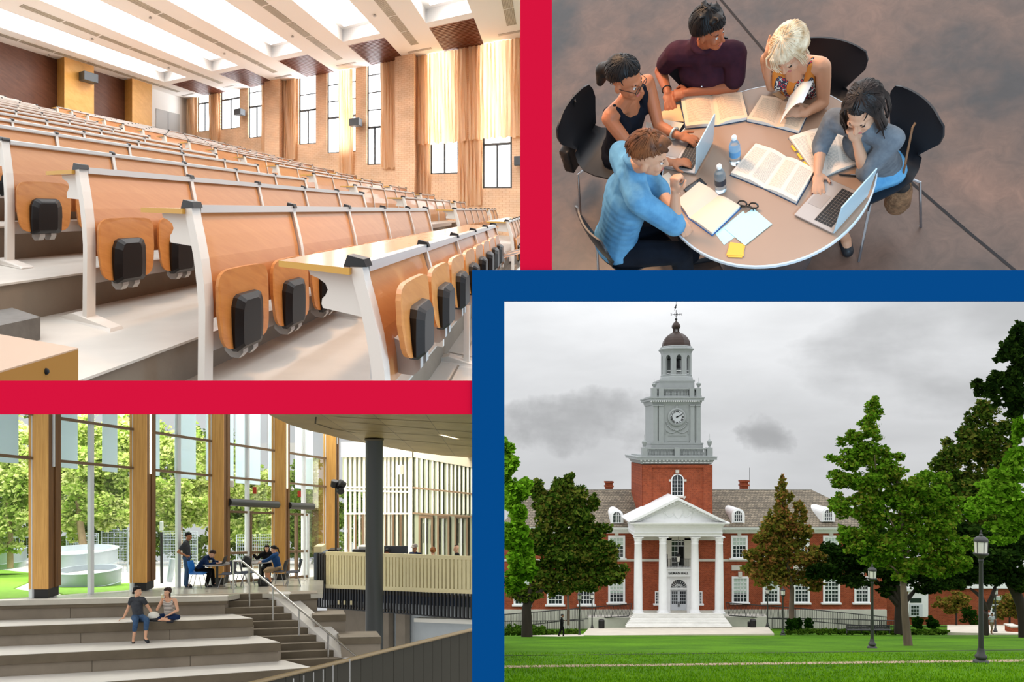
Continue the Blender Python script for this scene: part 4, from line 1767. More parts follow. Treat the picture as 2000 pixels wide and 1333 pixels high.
def tree(name, label, Y, blobs, count, size, leafm, trunk=None, branches=(), barkm=None, tr=(0.35, 0.2), dz=1.0):
    """blobs: (x, y, rx, ry[, dY]) in pixels at distance Y; trunk: list of pixels from foot up."""
    k = Y / F
    foot = trunk[0] if trunk else (blobs[0][0], blobs[0][1])
    root = thing(name, label, 'tree', P(foot[0], foot[1], Y), None)
    bl = []
    for q in blobs:
        dY = q[4] if len(q) > 4 else 0.0
        bl.append((P(q[0], q[1], Y + dY), (q[2] * k * 1.1, min(q[2], q[3]) * k * dz, q[3] * k * 1.1)))
    leaves(rng, bl, count, size).build('foliage', leafm, root)
    if trunk:
        mb = MB()
        n = len(trunk)
        mb.tube([P(x, y, Y) for x, y in trunk], [tr[0] + (tr[1] - tr[0]) * i / (n - 1) for i in range(n)], 10)
        mb.build('trunk', barkm or B_bark, root, smooth=True)
        for br in branches:
            mb = MB()
            n = len(br)
            mb.tube([P(x, y, Y + 0.25 * i * (-1) ** i) for i, (x, y) in enumerate(br)], [tr[1] * (0.75 - 0.5 * i / (n - 1)) for i in range(n)], 7)
            mb.build('branch', barkm or B_bark, root, smooth=True)
    return root


tree('maple_tree', 'bright green maple leaning in at left edge of lawn', 40,
     [(990, 905, 22, 40), (1000, 960, 30, 36), (1012, 1010, 26, 36), (1008, 1060, 34, 40), (1014, 1100, 32, 36), (1000, 1140, 24, 20), (985, 870, 8, 20), (1028, 1115, 18, 22)], 9000, 0.30, LF_bright)
tree('evergreen_tree', 'big dark spreading tree in front of left wing', 56,
     [(1110, 975, 34, 40), (1075, 1010, 50, 50), (1130, 1010, 40, 40), (1150, 1050, 50, 36), (1090, 1070, 70, 46), (1180, 1085, 42, 34), (1130, 1110, 70, 34), (1060, 1125, 50, 28),
      (1020, 1160, 34, 18), (1185, 1125, 38, 26), (1135, 1140, 50, 18), (1112, 940, 14, 20), (1050, 965, 22, 26), (1085, 1150, 30, 16), (1155, 985, 14, 22)],
     26000, 0.34, LF_dark, [(1029, 1249), (1029, 1215), (1028, 1190), (1034, 1165)],
     [[(1030, 1180), (1012, 1160), (1000, 1140)], [(1034, 1178), (1050, 1158), (1068, 1140)], [(1032, 1180), (1036, 1150), (1040, 1125)], [(1034, 1175), (1062, 1150), (1086, 1135)]], tr=(0.42, 0.30))
tree('slender_tree', 'thin trunk growing behind the fence left of steps', 68, [(1108, 1138, 16, 18), (1120, 1150, 14, 10)], 700, 0.3, LF_dark,
     [(1110, 1222), (1110, 1190), (1109, 1150)], [], B_bark2, tr=(0.13, 0.1))
tree('plane_tree', 'reddish autumn tree with slim trunk right of the portico', 66,
     [(1529, 945, 9, 20), (1529, 975, 20, 26), (1522, 1010, 32, 32), (1545, 1035, 40, 34), (1510, 1050, 36, 32), (1500, 1090, 40, 34), (1545, 1085, 46, 36), (1590, 1100, 36, 32), (1480, 1120, 26, 26),
      (1530, 1125, 46, 22), (1580, 1135, 30, 18), (1565, 1000, 16, 24), (1495, 1135, 24, 14)],
     15000, 0.33, LF_red, [(1546, 1216), (1546, 1190), (1547, 1150), (1540, 1110), (1532, 1050), (1530, 980)], [[(1546, 1155), (1530, 1140), (1515, 1132)], [(1546, 1140), (1562, 1110), (1575, 1085)]], B_bark2, tr=(0.26, 0.08))
tree('ash_tree', 'dark branching tree with thick forked trunk behind slim trunk', 63,
     [(1690, 1060, 50, 40), (1650, 1090, 46, 36), (1720, 1110, 60, 30), (1620, 1120, 34, 24), (1665, 1135, 40, 18), (1800, 1120, 60, 30), (1840, 1140, 50, 20), (1740, 1150, 30, 14)], 15000, 0.34, LF_deep,
     [(1757, 1238), (1757, 1210), (1758, 1180), (1756, 1160)], [[(1756, 1185), (1738, 1165), (1722, 1146), (1708, 1130)], [(1758, 1180), (1772, 1172), (1786, 1155), (1796, 1140)], [(1756, 1175), (1752, 1145), (1748, 1120)], [(1757, 1180), (1742, 1150), (1735, 1125)]], tr=(0.42, 0.34))
tree('maple_tree', 'tall green maple with slim grey trunk on the lawn', H0 * F / (1262 - 1215),
     [(1706, 800, 16, 22), (1702, 835, 24, 26), (1668, 860, 30, 18), (1700, 880, 36, 30), (1655, 900, 34, 20), (1730, 915, 40, 34), (1640, 935, 34, 18), (1690, 945, 50, 34), (1760, 965, 46, 40), (1800, 960, 44, 46),
      (1700, 1000, 60, 40), (1780, 1030, 70, 46), (1640, 985, 26, 26), (1850, 1010, 36, 40), (1735, 1075, 60, 34), (1820, 1085, 50, 40), (1850, 1060, 36, 40), (1675, 1050, 36, 30), (1750, 930, 18, 14), (1770, 1110, 40, 22), (1862, 1105, 28, 24)],
     32000, 0.20, LF_mid, [(1774, 1263), (1771, 1235), (1767, 1195), (1764, 1140), (1762, 1085), (1760, 1000), (1752, 930)],
     [[(1763, 1095), (1785, 1060), (1810, 1030)], [(1762, 1060), (1735, 1010), (1715, 960), (1708, 890)], [(1765, 1130), (1745, 1110), (1720, 1090)]], B_bark2, tr=(0.20, 0.07))
tree('oak_tree', 'brownish dark tree behind the tall maple at right', 58,
     [(1855, 900, 34, 46), (1890, 870, 30, 50), (1930, 850, 36, 56), (1870, 960, 50, 50), (1930, 940, 60, 60), (1900, 1010, 60, 50), (1960, 1000, 50, 60), (1925, 800, 24, 24), (1960, 880, 40, 60), (1845, 935, 22, 24)], 20000, 0.34, LF_dark)
tree('beech_tree', 'deep shaded tree with arching trunk at right edge', 54,
     [(1910, 1060, 60, 50), (1960, 1090, 50, 46), (1880, 1100, 50, 40), (1930, 1125, 70, 26), (1990, 1050, 30, 60), (1860, 1130, 40, 20), (1985, 1130, 30, 30)], 17000, 0.36, LF_deep,
     [(2003, 1252), (2001, 1215), (1996, 1185), (1985, 1160), (1972, 1138)], [[(1925, 1240), (1925, 1200), (1928, 1185)], [(1928, 1190), (1938, 1165), (1946, 1140)], [(1926, 1190), (1915, 1165), (1895, 1150)]], tr=(0.42, 0.3))
tree('maple_tree', 'near maple branches with big leaves at upper right edge', 24,
     [(1985, 680, 22, 44), (1960, 690, 16, 18), (1945, 745, 22, 18), (1975, 760, 34, 40), (1990, 720, 20, 40), (1912, 752, 12, 12), (1930, 770, 18, 12), (1985, 800, 22, 20)], 4200, 0.20, LF_deep)
tree('maple_tree', 'bright green maple branches drooping over the near lamp', 26,
     [(1985, 900, 24, 46), (1970, 960, 40, 40), (1930, 985, 40, 26), (1905, 1000, 26, 18), (1985, 1010, 30, 30), (1960, 1030, 40, 20), (1990, 840, 16, 40), (1955, 1055, 26, 12)], 6500, 0.20, LF_bright)
tree('dogwood_tree', 'small rusty tree far behind the paved walk', 82, [(1880, 1170, 26, 14), (1860, 1185, 22, 14), (1840, 1178, 18, 14)], 2500, 0.3, LF_red, [(1868, 1222), (1868, 1190)], [], tr=(0.1, 0.08))
tree('dogwood_tree', 'small rusty tree behind walking man beside brick pier', 82, [(1965, 1180, 24, 18), (1985, 1190, 20, 20), (1955, 1195, 18, 14)], 2500, 0.3, LF_red, [(1972, 1222), (1972, 1190)], [], tr=(0.1, 0.08))
mb = MB()
a, b = P(1974, 1237, 67), P(1990, 1226, 67)
mb.box((a.x, 67, a.z), (b.x, 67.8, b.z))
pier = tag(mb.build('brick_pier', B_brick), 'short brick pier with stone cap at right edge', 'pier')
mb = MB()
a, b = P(1973, 1226, 67), P(1991, 1223.5, 67)
mb.box((a.x, 66.9, a.z), (b.x, 67.9, b.z))
mb.build('stone_cap', B_stone, pier)
# ================================================================ figures near the hall
skd = skin_mat('campus_skin', (150, 104, 80))
c_bk = cloth_mat('walker_black', (18, 18, 20), (12, 12, 14), 10)
c_pl = cloth_mat('walker_pale_shirt', (176, 180, 184), (150, 156, 162), 10)
c_kh = cloth_mat('walker_khaki', (128, 112, 88), (104, 90, 70), 10)
hb0 = hair_mat('walker_hair', (26, 22, 20), (12, 10, 10))
shk = mat('walker_shoe', (40, 38, 38), rough=0.7)


def walker(label, px, y1, Y, ang, topm, botm, leg, facing=V(1, 0, -0.1)):
    base = P(px, y1, Y)
    ca, sa = math.cos(math.radians(ang)), math.sin(math.radians(ang))
    fn = lambda p: Vector((base.x + p[0] * ca - p[1] * sa, base.y + p[0] * sa + p[1] * ca, base.z + p[2]))
    J = dict(pelvis=(0, 0, 0.95), chest=(0, 0, 1.27), neck=(0.02, 0, 1.46), head=(0.05, 0, 1.62), shR=(0, -0.19, 1.41), shL=(0, 0.19, 1.41),
             elR=(-0.08, -0.24, 1.14), wrR=(0.15, -0.2, 1.12), elL=(0.06, 0.24, 1.14), wrL=(0.22, 0.16, 1.2),
             hipR=(0, -0.09, 0.92), hipL=(0, 0.09, 0.92), knR=(0.14, -0.1, 0.5), knL=(-0.06, 0.1, 0.5), anR=(0.12, -0.1, 0.09), anL=(-0.22, 0.1, 0.12), toR=(0.26, -0.1, 0.04), toL=(-0.1, 0.1, 0.04))
    root, J, _ = person(label, fn, J, facing, skd, {'R': ((0.8, 0.2, 0.1), (0, 0, 1), 1, 'relax'), 'L': ((0.8, -0.2, 0.2), (0, 0, 1), -1, 'relax')},
                        [dict(kind='top', name='shirt', mat=topm, sleeve=0.8 if botm is c_kh else 1.9, g=0.02), dict(kind='bottom', name='trousers', mat=botm, leg=leg, g=0.02), dict(kind='shoes', mat=shk)], (0, 0, 0), voxel=0.02)
    hair_cap(root, J['head'], facing, V(0, 0, 1), fn, hb0, voxel=0.016, thick=0.018, front=0.4, side=0.0, back=-0.5, locks=0)


walker('figure in black walking left of the plaza looking at phone', 1097, 1245, 58, 0, c_bk, c_bk, 2.0)
walker('man in pale shirt and khaki shorts walking by near lamp', 1937, 1239, 63, -80, c_pl, c_kh, 1.1)
# ================================================================ the glazed atrium with concrete steps
KA = 199.0 / F


def A(X, Y, Z):
    """Atrium point: X, Y in plan, Z over eye level; the floor falls gently away."""
    return Vector((X, Y, Z - KA * Y))


def AL(x, y, Z):
    """Atrium point under pixel (x, y) on the level Z."""
    Y = F * Z / (1049.0 - y)
    return A((x - PX) / F * Y, Y, Z)


def AP(x, y, Y):
    return P(x, y, Y)


rng = random.Random(11)
C_floor = mat('polished_terrazzo', (196, 190, 176), rough=0.16, var=0.12, vscale=3, spec=0.6)
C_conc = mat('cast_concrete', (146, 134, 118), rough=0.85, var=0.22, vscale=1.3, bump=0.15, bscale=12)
C_conc_d = mat('dark_concrete', (112, 100, 82), rough=0.85, var=0.3, vscale=1.6, bump=0.15, bscale=12)  # deepened so the step faces carry shade in their colour
C_conc_l = mat('light_concrete', (222, 216, 208), rough=0.8, var=0.12, vscale=1.2)  # paler copy puts light from above into the ledge treads
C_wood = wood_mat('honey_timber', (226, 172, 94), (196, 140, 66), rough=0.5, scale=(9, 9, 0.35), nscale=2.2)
C_wood_d = wood_mat('dark_timber', (120, 80, 34), (84, 52, 20), rough=0.6, scale=(9, 9, 0.35), nscale=2.2)  # dark copy of the timber, shade of the column sides in its colour
C_steel_b = mat('black_steel', (34, 34, 36), rough=0.5)
C_alu = mat('pale_aluminium', (216, 220, 224), rough=0.4)
C_bronze = mat('brown_transom_metal', (120, 96, 72), rough=0.5)
C_darkcol = mat('dark_grey_paint', (66, 68, 66), rough=0.35)
C_slat = mat('pale_yellow_slat', (222, 208, 162), rough=0.55, var=0.06, vscale=3)
C_navy = mat('navy_slab_edge', (40, 52, 72), rough=0.6)
C_gal = mat('galvanised_steel', (176, 188, 200), rough=0.35, metal=0.4, var=0.1, vscale=3)
C_chrome = mat('brushed_steel_rail', (206, 204, 200), rough=0.25, metal=0.9)
C_soffit = brick_mat('wood_soffit', (156, 132, 88), (140, 116, 74), (92, 76, 48), 0.5, 0.7, mort=0.006, axes='yx', rowh=0.9, bw=3.0, rough=0.5)
C_white = mat('white_wall_paint', (232, 228, 216), rough=0.7)
C_frost = bpy.data.materials.new('frosted_fin_glass')
C_frost.use_nodes = True
_nt = C_frost.node_tree
_nt.nodes.clear()
_o, _d, _t, _m = N(_nt, 'ShaderNodeOutputMaterial'), N(_nt, 'ShaderNodeBsdfDiffuse'), N(_nt, 'ShaderNodeBsdfTranslucent'), N(_nt, 'ShaderNodeMixShader')
_d.inputs[0].default_value = (*lin((232, 240, 246)), 1)
_t.inputs[0].default_value = (*lin((226, 238, 246)), 1)
_nt.links.new(_d.outputs[0], _m.inputs[1])
_nt.links.new(_t.outputs[0], _m.inputs[2])
_nt.links.new(_m.outputs[0], _o.inputs[0])
C_frost_w = mat('warm_frosted_glass', (150, 156, 134), rough=0.5, alpha=0.95)
C_led = mat('warm_led_strip', (255, 238, 200), emit=3.0)
C_red = mat('red_fire_box', (196, 64, 40), rough=0.5)
C_green_grass = mat('sunlit_turf', (120, 170, 40), rough=0.9, var=0.3, vscale=6, bump=0.4, bscale=40)


def glass_mat():
    m = bpy.data.materials.new('clear_window_glass')
    m.use_nodes = True
    nt = m.node_tree
    nt.nodes.clear()
    out = N(nt, 'ShaderNodeOutputMaterial')
    t = N(nt, 'ShaderNodeBsdfTransparent')
    t.inputs[0].default_value = (0.94, 0.97, 0.95, 1)
    g = N(nt, 'ShaderNodeBsdfGlossy', Roughness=0.03)
    f = N(nt, 'ShaderNodeFresnel', IOR=1.25)
    mx = N(nt, 'ShaderNodeMixShader')
    nt.links.new(f.outputs[0], mx.inputs[0])
    nt.links.new(t.outputs[0], mx.inputs[1])
    nt.links.new(g.outputs[0], mx.inputs[2])
    nt.links.new(mx.outputs[0], out.inputs['Surface'])
    return m


C_glass = glass_mat()

# area lamp added over the garden as a stand-in for sunlight
ld = bpy.data.lights.new('garden_daylight', 'AREA')
ld.energy = 5500
ld.color = (1.0, 0.96, 0.85)
ld.shape = 'RECTANGLE'
ld.size, ld.size_y = 18, 8
lo = bpy.data.objects.new('garden_daylight', ld)
col.objects.link(lo)
lo.location = A(-14, 31, 8.3)
lo.rotation_euler = (math.radians(18), math.radians(-16), 0)


def wallX(Y):
    return 0.4333 * Y - 20.63


# ---- plaza floor
mb = MB()
ed = [(-0.68 * 19.05 - 0.3, 18.9), (-7.63, 20.6), (-7.9, 21.6), (-6.84, 21.6), (-6.15, 21.2), (-5.4, 21.4), (-6.6, 27.6), (-4.0, 27.0), (-1.2, 22.0), (-1.0, 38), (-3.8, 38.5), (wallX(17) - 0.4, 17)]
mb.prism([A(x, y, -1.6) for x, y in [(-13.5, 18.85), (-7.63, 20.6), (-7.55, 21.7), (-6.3, 21.35), (-5.3, 21.5), (-6.95, 28.3), (-1.1, 22.0), (-1.0, 38), (-4.2, 38.5), (-13.6, 18.6)]], (0, 0, -0.12))
struct(mb, 'floor', C_floor)
# ---- bleacher ledges
bl = thing('concrete_bleacher', 'broad concrete seating steps below the glass wall', 'bleacher', A(-9, 17.5, -3.6))
Zs = [-1.6, -2.09, -2.56, -3.03, -3.5]
Al = [(-1030 / F * q, q) for q in (19.02, 17.7, 16.4, 15.1, 13.8)]
Br = [(-7.63, 20.6), (-6.6, 19.6), (-5.58, 18.55), (-4.6, 17.75), (-3.6, 16.9)]
for k in range(5):
    a, b = Vector((*Al[k], 0)), Vector((*Br[k], 0))
    if k == 0:
        a2, b2 = a + Vector((-0.3, 0.5, 0)), b + Vector((-0.1, 0.4, 0))
    else:
        a2, b2 = Vector((*Al[k - 1], 0)) + Vector((-0.1, 0.15, 0)), Vector((*Br[k - 1], 0)) + Vector((0.0, 0.25, 0))
    mb = MB()
    top = [A(p.x, p.y, Zs[k]) for p in (a, b, b2, a2)]
    mb.prism(top, (0, 0, -0.21))
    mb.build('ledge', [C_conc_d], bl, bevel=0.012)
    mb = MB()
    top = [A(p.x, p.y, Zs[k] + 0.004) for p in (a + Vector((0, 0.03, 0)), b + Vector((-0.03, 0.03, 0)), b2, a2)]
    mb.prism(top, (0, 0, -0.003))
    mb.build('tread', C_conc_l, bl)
    n = 3
    off = Vector((-0.03, 0.07, 0))
    for j in range(n):
        p0, p1 = a.lerp(b, j / n) + off, a.lerp(b, (j + 1) / n) + off
        g = (p1 - p0).normalized() * 0.006
        if j == n - 1:
            p1 = p1 + Vector((-0.06, 0, 0))
        q = Vector((0, 0.25, 0))
        mb = MB()
        mb.prism([A(r.x, r.y, Zs[k] - 0.2) for r in (p0 + g, p1 - g, p1 - g + q, p0 + g + q)], (0, 0, -0.36))
        mb.build('riser_panel', C_conc, bl)
# ---- stairs
st = thing('concrete_stair', 'narrow concrete stair with steel handrail beside the seating steps', 'stair', A(-5.5, 20, -3.6))
R0, R9 = Vector((-6.84, 21.6, 0)), Vector((-4.3, 19.5, 0))
dl = Vector((-5.07, -1.55, 0)).normalized()
for i in range(13):
    t = i / 9
    r = R0.lerp(R9, t)
    z = -1.6 - 0.165 * i
    rp = R0.lerp(R9, t - 1 / 9) + Vector((-0.02, 0.1, 0))
    l, lp = r + dl * 2.3, rp + dl * 2.3
    mb = MB()
    mb.prism([A(p.x, p.y, z) for p in (l, r, rp, lp)], (0, 0, -0.165))
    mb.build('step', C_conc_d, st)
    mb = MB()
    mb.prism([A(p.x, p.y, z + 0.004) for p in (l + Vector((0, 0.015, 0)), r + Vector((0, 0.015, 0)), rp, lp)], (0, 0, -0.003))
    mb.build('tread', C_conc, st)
# stringer and blocks at its right side
mb = MB()
nx = Vector((0.55, 0.12, 0))
pts = []
for i in range(14):
    r = R0.lerp(R9, i / 9)
    pts.append((r, -1.6 - 0.165 * i + 0.05))
vs, fs = [], []
for r, z in pts:
    for p, zz in ((r, z), (r + nx, z), (r, z - 1.2), (r + nx, z - 1.2)):
        vs.append(A(p.x, p.y, zz))
for i in range(len(pts) - 1):
    k = 4 * i
    fs += [(k, k + 1, k + 5, k + 4), (k, k + 4, k + 6, k + 2), (k + 1, k + 3, k + 7, k + 5)]
mb.add(vs, fs)
mb.build('stringer', C_conc_l, st)
for k, (x0, x1, y0, Z, xr) in enumerate(((565, 621, 1162, -1.6, 690), (610, 676, 1203, -2.09, 722), (662, 745, 1247, -2.56, 760))):
    a, b = AL(x0, y0, Z), AL(x1, y0 - 1.5, Z)
    bk = Vector((-0.35, 1.25, -KA * 1.25))
    mb = MB()
    mb.prism([a, b, b + bk, a + bk], (0, 0, -0.17))
    blk = mb.build('seat_block', C_conc_d, st, bevel=0.01)
    s_ = (b - a).normalized() * 0.05 + Vector((0, 0.05, 0))
    mb = MB()
    mb.prism([p + Vector((0, 0, -0.17)) for p in (a + s_, b - (b - a).normalized() * 0.03 + Vector((0, .05, 0)), b + bk, a + bk + s_)], (0, 0, -0.34))
    mb.build('riser_panel', C_conc, blk)
    mb = MB()
    mb.prism([p + Vector((0, 0, 0.004)) for p in (a + Vector((0.02, 0.03, 0)), b + Vector((-0.02, 0.03, 0)), b + bk, a + bk)], (0, 0, -0.003))
    mb.build('tread', C_conc, blk)
# ---- handrail
hr = thing('steel_handrail', 'brushed steel handrail sloping down the concrete stair', 'handrail', A(-6.5, 20.8, -2))
mb = MB()
rail = [(455.5, 1097, 21.3), (457, 1096, 21.3), (470, 1096, 21.25), (475, 1099, 21.2), (700, 1286, 18.95)]
mb.tube([P(*q) for q in rail], 0.026, 8)
mb.build('rail', C_chrome, hr, smooth=True)
for x, y0, y1, Y in ((456, 1096, 1159, 21.3), (487, 1109, 1187, 21.05), (533, 1147, 1229, 20.6), (584, 1190, 1273, 20.1), (641, 1237, 1299, 19.55)):
    mb = MB()
    mb.tube([P(x, y1, Y), P(x, y0, Y)], 0.024, 8)
    mb.build('post', C_chrome, hr, smooth=True)

# ---- timber columns
colY = [19.8 + 2.8 * n for n in range(5)]
ledtop = (912, 926, None, 955, 868)
names = ('nearest to the lawn', 'second from the lawn', 'third from the lawn, behind laptop table', 'fourth, between the door pairs', 'last before the service counter')
for n, Y in enumerate(colY):
    X = wallX(Y)
    root = thing('timber_column', 'tall honey timber column on black steel shoe, ' + names[n], 'column', A(X, Y, -1.6), 'timber columns')
    w, dp = 0.50, 0.56
    x0 = X - 0.42
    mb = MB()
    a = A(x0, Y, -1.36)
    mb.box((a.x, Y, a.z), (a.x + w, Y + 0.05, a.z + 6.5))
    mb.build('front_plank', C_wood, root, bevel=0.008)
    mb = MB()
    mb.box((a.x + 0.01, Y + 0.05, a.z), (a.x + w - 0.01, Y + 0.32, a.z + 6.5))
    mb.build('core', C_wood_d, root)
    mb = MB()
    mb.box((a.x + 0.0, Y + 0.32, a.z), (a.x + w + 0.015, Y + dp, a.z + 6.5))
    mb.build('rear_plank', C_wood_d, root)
    f0 = A(x0, Y, -1.6)
    mb = MB()
    mb.box((f0.x + 0.03, Y + 0.04, f0.z), (f0.x + w - 0.02, Y + dp - 0.04, a.z))
    mb.build('steel_shoe', C_steel_b, root)
    if ledtop[n]:
        zz = P(0, ledtop[n], Y + 0.26).z
        mb = MB()
        xs = a.x + w - 0.02
        mb.box((xs, Y + 0.22, zz), (xs + 0.035, Y + 0.30, a.z + 6.0))
        mb.build('light_strip', C_led if n in (1, 3) else C_alu, root)
    if n == 2:
        mb = MB()
        c = P(451, 946, Y + 0.1)
        mb.cbox(c + Vector((0, 0.1, 0)), (0.13, 0.1, 0.22))
        mb.build('wall_speaker', C_white, root, bevel=0.03)
    if n == 3:
        mb = MB()
        mb.ball(P(571, 956, Y + 0.4), 0.07)
        mb.build('camera_dome', C_alu, root)

# ---- glazing: mullions, transoms, panes, fins, bay by bay
H_T = [1.99, 3.13]
ZTOP = 4.9
bays = [(colY[0] - 2.8, colY[0])] + [(colY[i], colY[i + 1]) for i in range(4)]
for bi, (Ya, Yb_) in enumerate(bays):
    lab = ('far left, before grass', 'holding round metal planter view', 'behind standing man', 'with double door and heater', 'beside service counter')[bi]
    root = thing('window_%d' % (bi + 1), 'tall glazed bay ' + lab, 'window', A(wallX((Ya + Yb_) / 2) - 0.5, (Ya + Yb_) / 2, -1.6))
    root['kind'] = 'structure'
    off = 0.32

    def W(t, z, o=0.0):
        Y = Ya + (Yb_ - Ya) * t
        X = wallX(Y) - off - o
        return A(X, Y + 0.15 + 0.4 * o, z)
    ux = Vector((0.3976, 0.9176, 0))
    nx = Vector((0.9176, -0.3976, 0))
    for t in (0.16, 0.52, 0.97):
        mb = MB()
        c0, c1 = W(t, -1.6), W(t, ZTOP)
        w, d_ = 0.055, 0.13
        mb.hexa([c0 + ux * -w + nx * -d_ / 2, c0 + ux * w + nx * -d_ / 2, c0 + ux * w + nx * d_ / 2, c0 + ux * -w + nx * d_ / 2,
                 c1 + ux * -w + nx * -d_ / 2, c1 + ux * w + nx * -d_ / 2, c1 + ux * w + nx * d_ / 2, c1 + ux * -w + nx * d_ / 2])
        mb.build('mullion', C_alu, root)
    for z in H_T:
        mb = MB()
        a0, a1 = W(0.0, z), W(1.0, z)
        mb.hexa([a0 + nx * -0.05, a1 + nx * -0.05, a1 + nx * 0.09, a0 + nx * 0.09] + [p + Vector((0, 0, 0.075)) for p in (a0 + nx * -0.05, a1 + nx * -0.05, a1 + nx * 0.09, a0 + nx * 0.09)])
        mb.build('transom', C_bronze, root)
    zz = [-1.6] + H_T + [ZTOP]
    for t0, t1 in ((0.0, 0.16), (0.16, 0.52), (0.52, 0.97)):
        for j in range(3):
            if bi in (3, 4) and j == 0 and t0 == 0.16:
                continue
            mb = MB()
            mb.quad(W(t0, zz[j]), W(t1, zz[j]), W(t1, zz[j + 1]), W(t0, zz[j + 1]))
            mb.build('pane', C_glass, root)
    fins = {0: [(0.55, 0.62), (0.7, 0.95)], 1: [(0.30, 0.50), (0.76, 0.92)], 2: [(0.12, 0.42), (0.62, 0.9)], 3: [(0.05, 0.46), (0.5, 0.9)], 4: [(0.05, 0.4), (0.55, 0.9)]}[bi]
    for t0, t1 in fins:
        mb = MB()
        a0, a1 = W(t0, 1.9, 0.4), W(t1, 1.9, 0.4)
        b0, b1 = W(t0, ZTOP, 0.4), W(t1, ZTOP, 0.4)
        th = nx * -0.03
        mb.hexa([a0, a1, a1 + th, a0 + th, b0, b1, b1 + th, b0 + th])
        mb.build('sun_fin', C_frost, root)
    if bi in (3, 4):                           # door pairs with heater above
        d0, d1 = W(0.16, -1.6), W(0.97 if bi == 3 else 0.6, -1.6)
        for q in (0.0, 0.5, 1.0):
            p = d0.lerp(d1, q)
            mb = MB()
            mb.hexa([p + ux * -0.04 + nx * -0.05, p + ux * 0.04 + nx * -0.05, p + ux * 0.04 + nx * 0.07, p + ux * -0.04 + nx * 0.07] +
                    [r + Vector((0, 0, 2.5)) for r in (p + ux * -0.04 + nx * -0.05, p + ux * 0.04 + nx * -0.05, p + ux * 0.04 + nx * 0.07, p + ux * -0.04 + nx * 0.07)])
            mb.build('door_stile', C_bronze if q == 0.5 else C_alu, root)
        for zq in (0.02, 1.0, 2.42):
            mb = MB()
            a0, a1 = d0 + Vector((0, 0, zq)), d1 + Vector((0, 0, zq))
            mb.hexa([a0 + nx * -0.03, a1 + nx * -0.03, a1 + nx * 0.06, a0 + nx * 0.06] + [p + Vector((0, 0, 0.08)) for p in (a0 + nx * -0.03, a1 + nx * -0.03, a1 + nx * 0.06, a0 + nx * 0.06)])
            mb.build('door_rail', C_bronze, root)
        mb = MB()
        mb.quad(d0, d1, d1 + Vector((0, 0, 2.45)), d0 + Vector((0, 0, 2.45)))
        mb.build('door_glass', C_glass, root)
        mb = MB()
        e0, e1 = d0 + Vector((-0.1, 0, 2.78)) + nx * 0.35, d0.lerp(d1, 0.92) + Vector((0, 0, 2.78)) + nx * 0.35
        mb.tube([e0, e1], 0.13, 14)
        mb.build('air_heater', C_darkcol, root, smooth=True)
        mb = MB()
        q = d0.lerp(d1, 0.0) + nx * 0.1 + Vector((0, 0, 1.25))
        mb.cbox(q, (0.1, 0.05, 0.16))
        mb.build('fire_box', C_red, root)
        mb = MB()
        q = d0.lerp(d1, 0.55) + nx * 0.1 + Vector((0, 0, 3.25))
        mb.cbox(q, (0.13, 0.02, 0.24))
        mb.build('exit_sign', C_red, root)

# ---- soffit over the right half
mb = MB()
edge = [(-6.3, 14.0), (-6.1, 17.5), (-5.97, 18.8), (-5.96, 20.5), (-5.74, 21.7), (-5.44, 22.5), (-5.16, 23.7), (-4.69, 24.6), (-4.1, 25.9), (-3.52, 27.1), (-2.6, 28.3), (-1.56, 29.2), (-0.9, 29.6), (-0.5, 14.0)]
mb.prism([A(x, y, 3.0) for x, y in edge], (0, 0, 0.5))
cl = struct(mb, 'ceiling', C_soffit)
C_groove = mat('dark_groove', (52, 42, 28), rough=0.9)
for q in ([(-4.9, 19.2), (-5.2, 20.3), (-5.0, 21.3), (-4.5, 22.2)], [(-5.0, 21.3), (-1.2, 23.4)], [(-4.2, 20.1), (-0.9, 22.2)], [(-4.4, 19.2), (-0.8, 20.4)], [(-4.4, 23.0), (-1.2, 25.6)]):
    mb = MB()
    for (xa, ya), (xb, yb2) in zip(q[:-1], q[1:]):
        d_ = Vector((xb - xa, yb2 - ya, 0)).normalized()
        s_ = Vector((-d_.y, d_.x, 0)) * 0.02
        pa, pb = A(xa, ya, 2.996), A(xb, yb2, 2.996)
        mb.quad(pa - s_, pb - s_, pb + s_, pa + s_)
    mb.build('joint', C_groove, cl)
mb = MB()
pa, pb = AL(860, 850, 2.99), AL(895, 858, 2.99)
s_ = Vector((0.05, 0.1, 0))
mb.quad(pa - s_, pb - s_, pb + s_, pa + s_)
mb.build('ceiling_light', C_led, cl)

# ---- round dark column
cy = thing('round_column', 'thick dark grey round steel column under the wooden soffit', 'column', P(731, 1300, 23.5))
mb = MB()
base, topp = P(731, 1300, 23.5), A(P(731, 860, 23.5).x, 23.5, 3.0)
mb.lathe([(0.265, 0.0), (0.265, topp.z - base.z)], base, 32)
mb.build('shaft', C_darkcol, cy, smooth=True)
mb = MB()
mb.lathe([(0.29, 0.0), (0.29, 0.05)], Vector((base.x, base.y, topp.z - 0.05)), 32)
mb.build('collar', C_conc_d, cy)

# ---- service counter screen along the plaza edge
G0, G1 = P(636, 1078, 28.0), P(935, 1087.5, 21.8)
sc_ = thing('slatted_guard', 'pale yellow slatted guard above black bars at plaza edge', 'guard rail', P(780, 1180, 25))


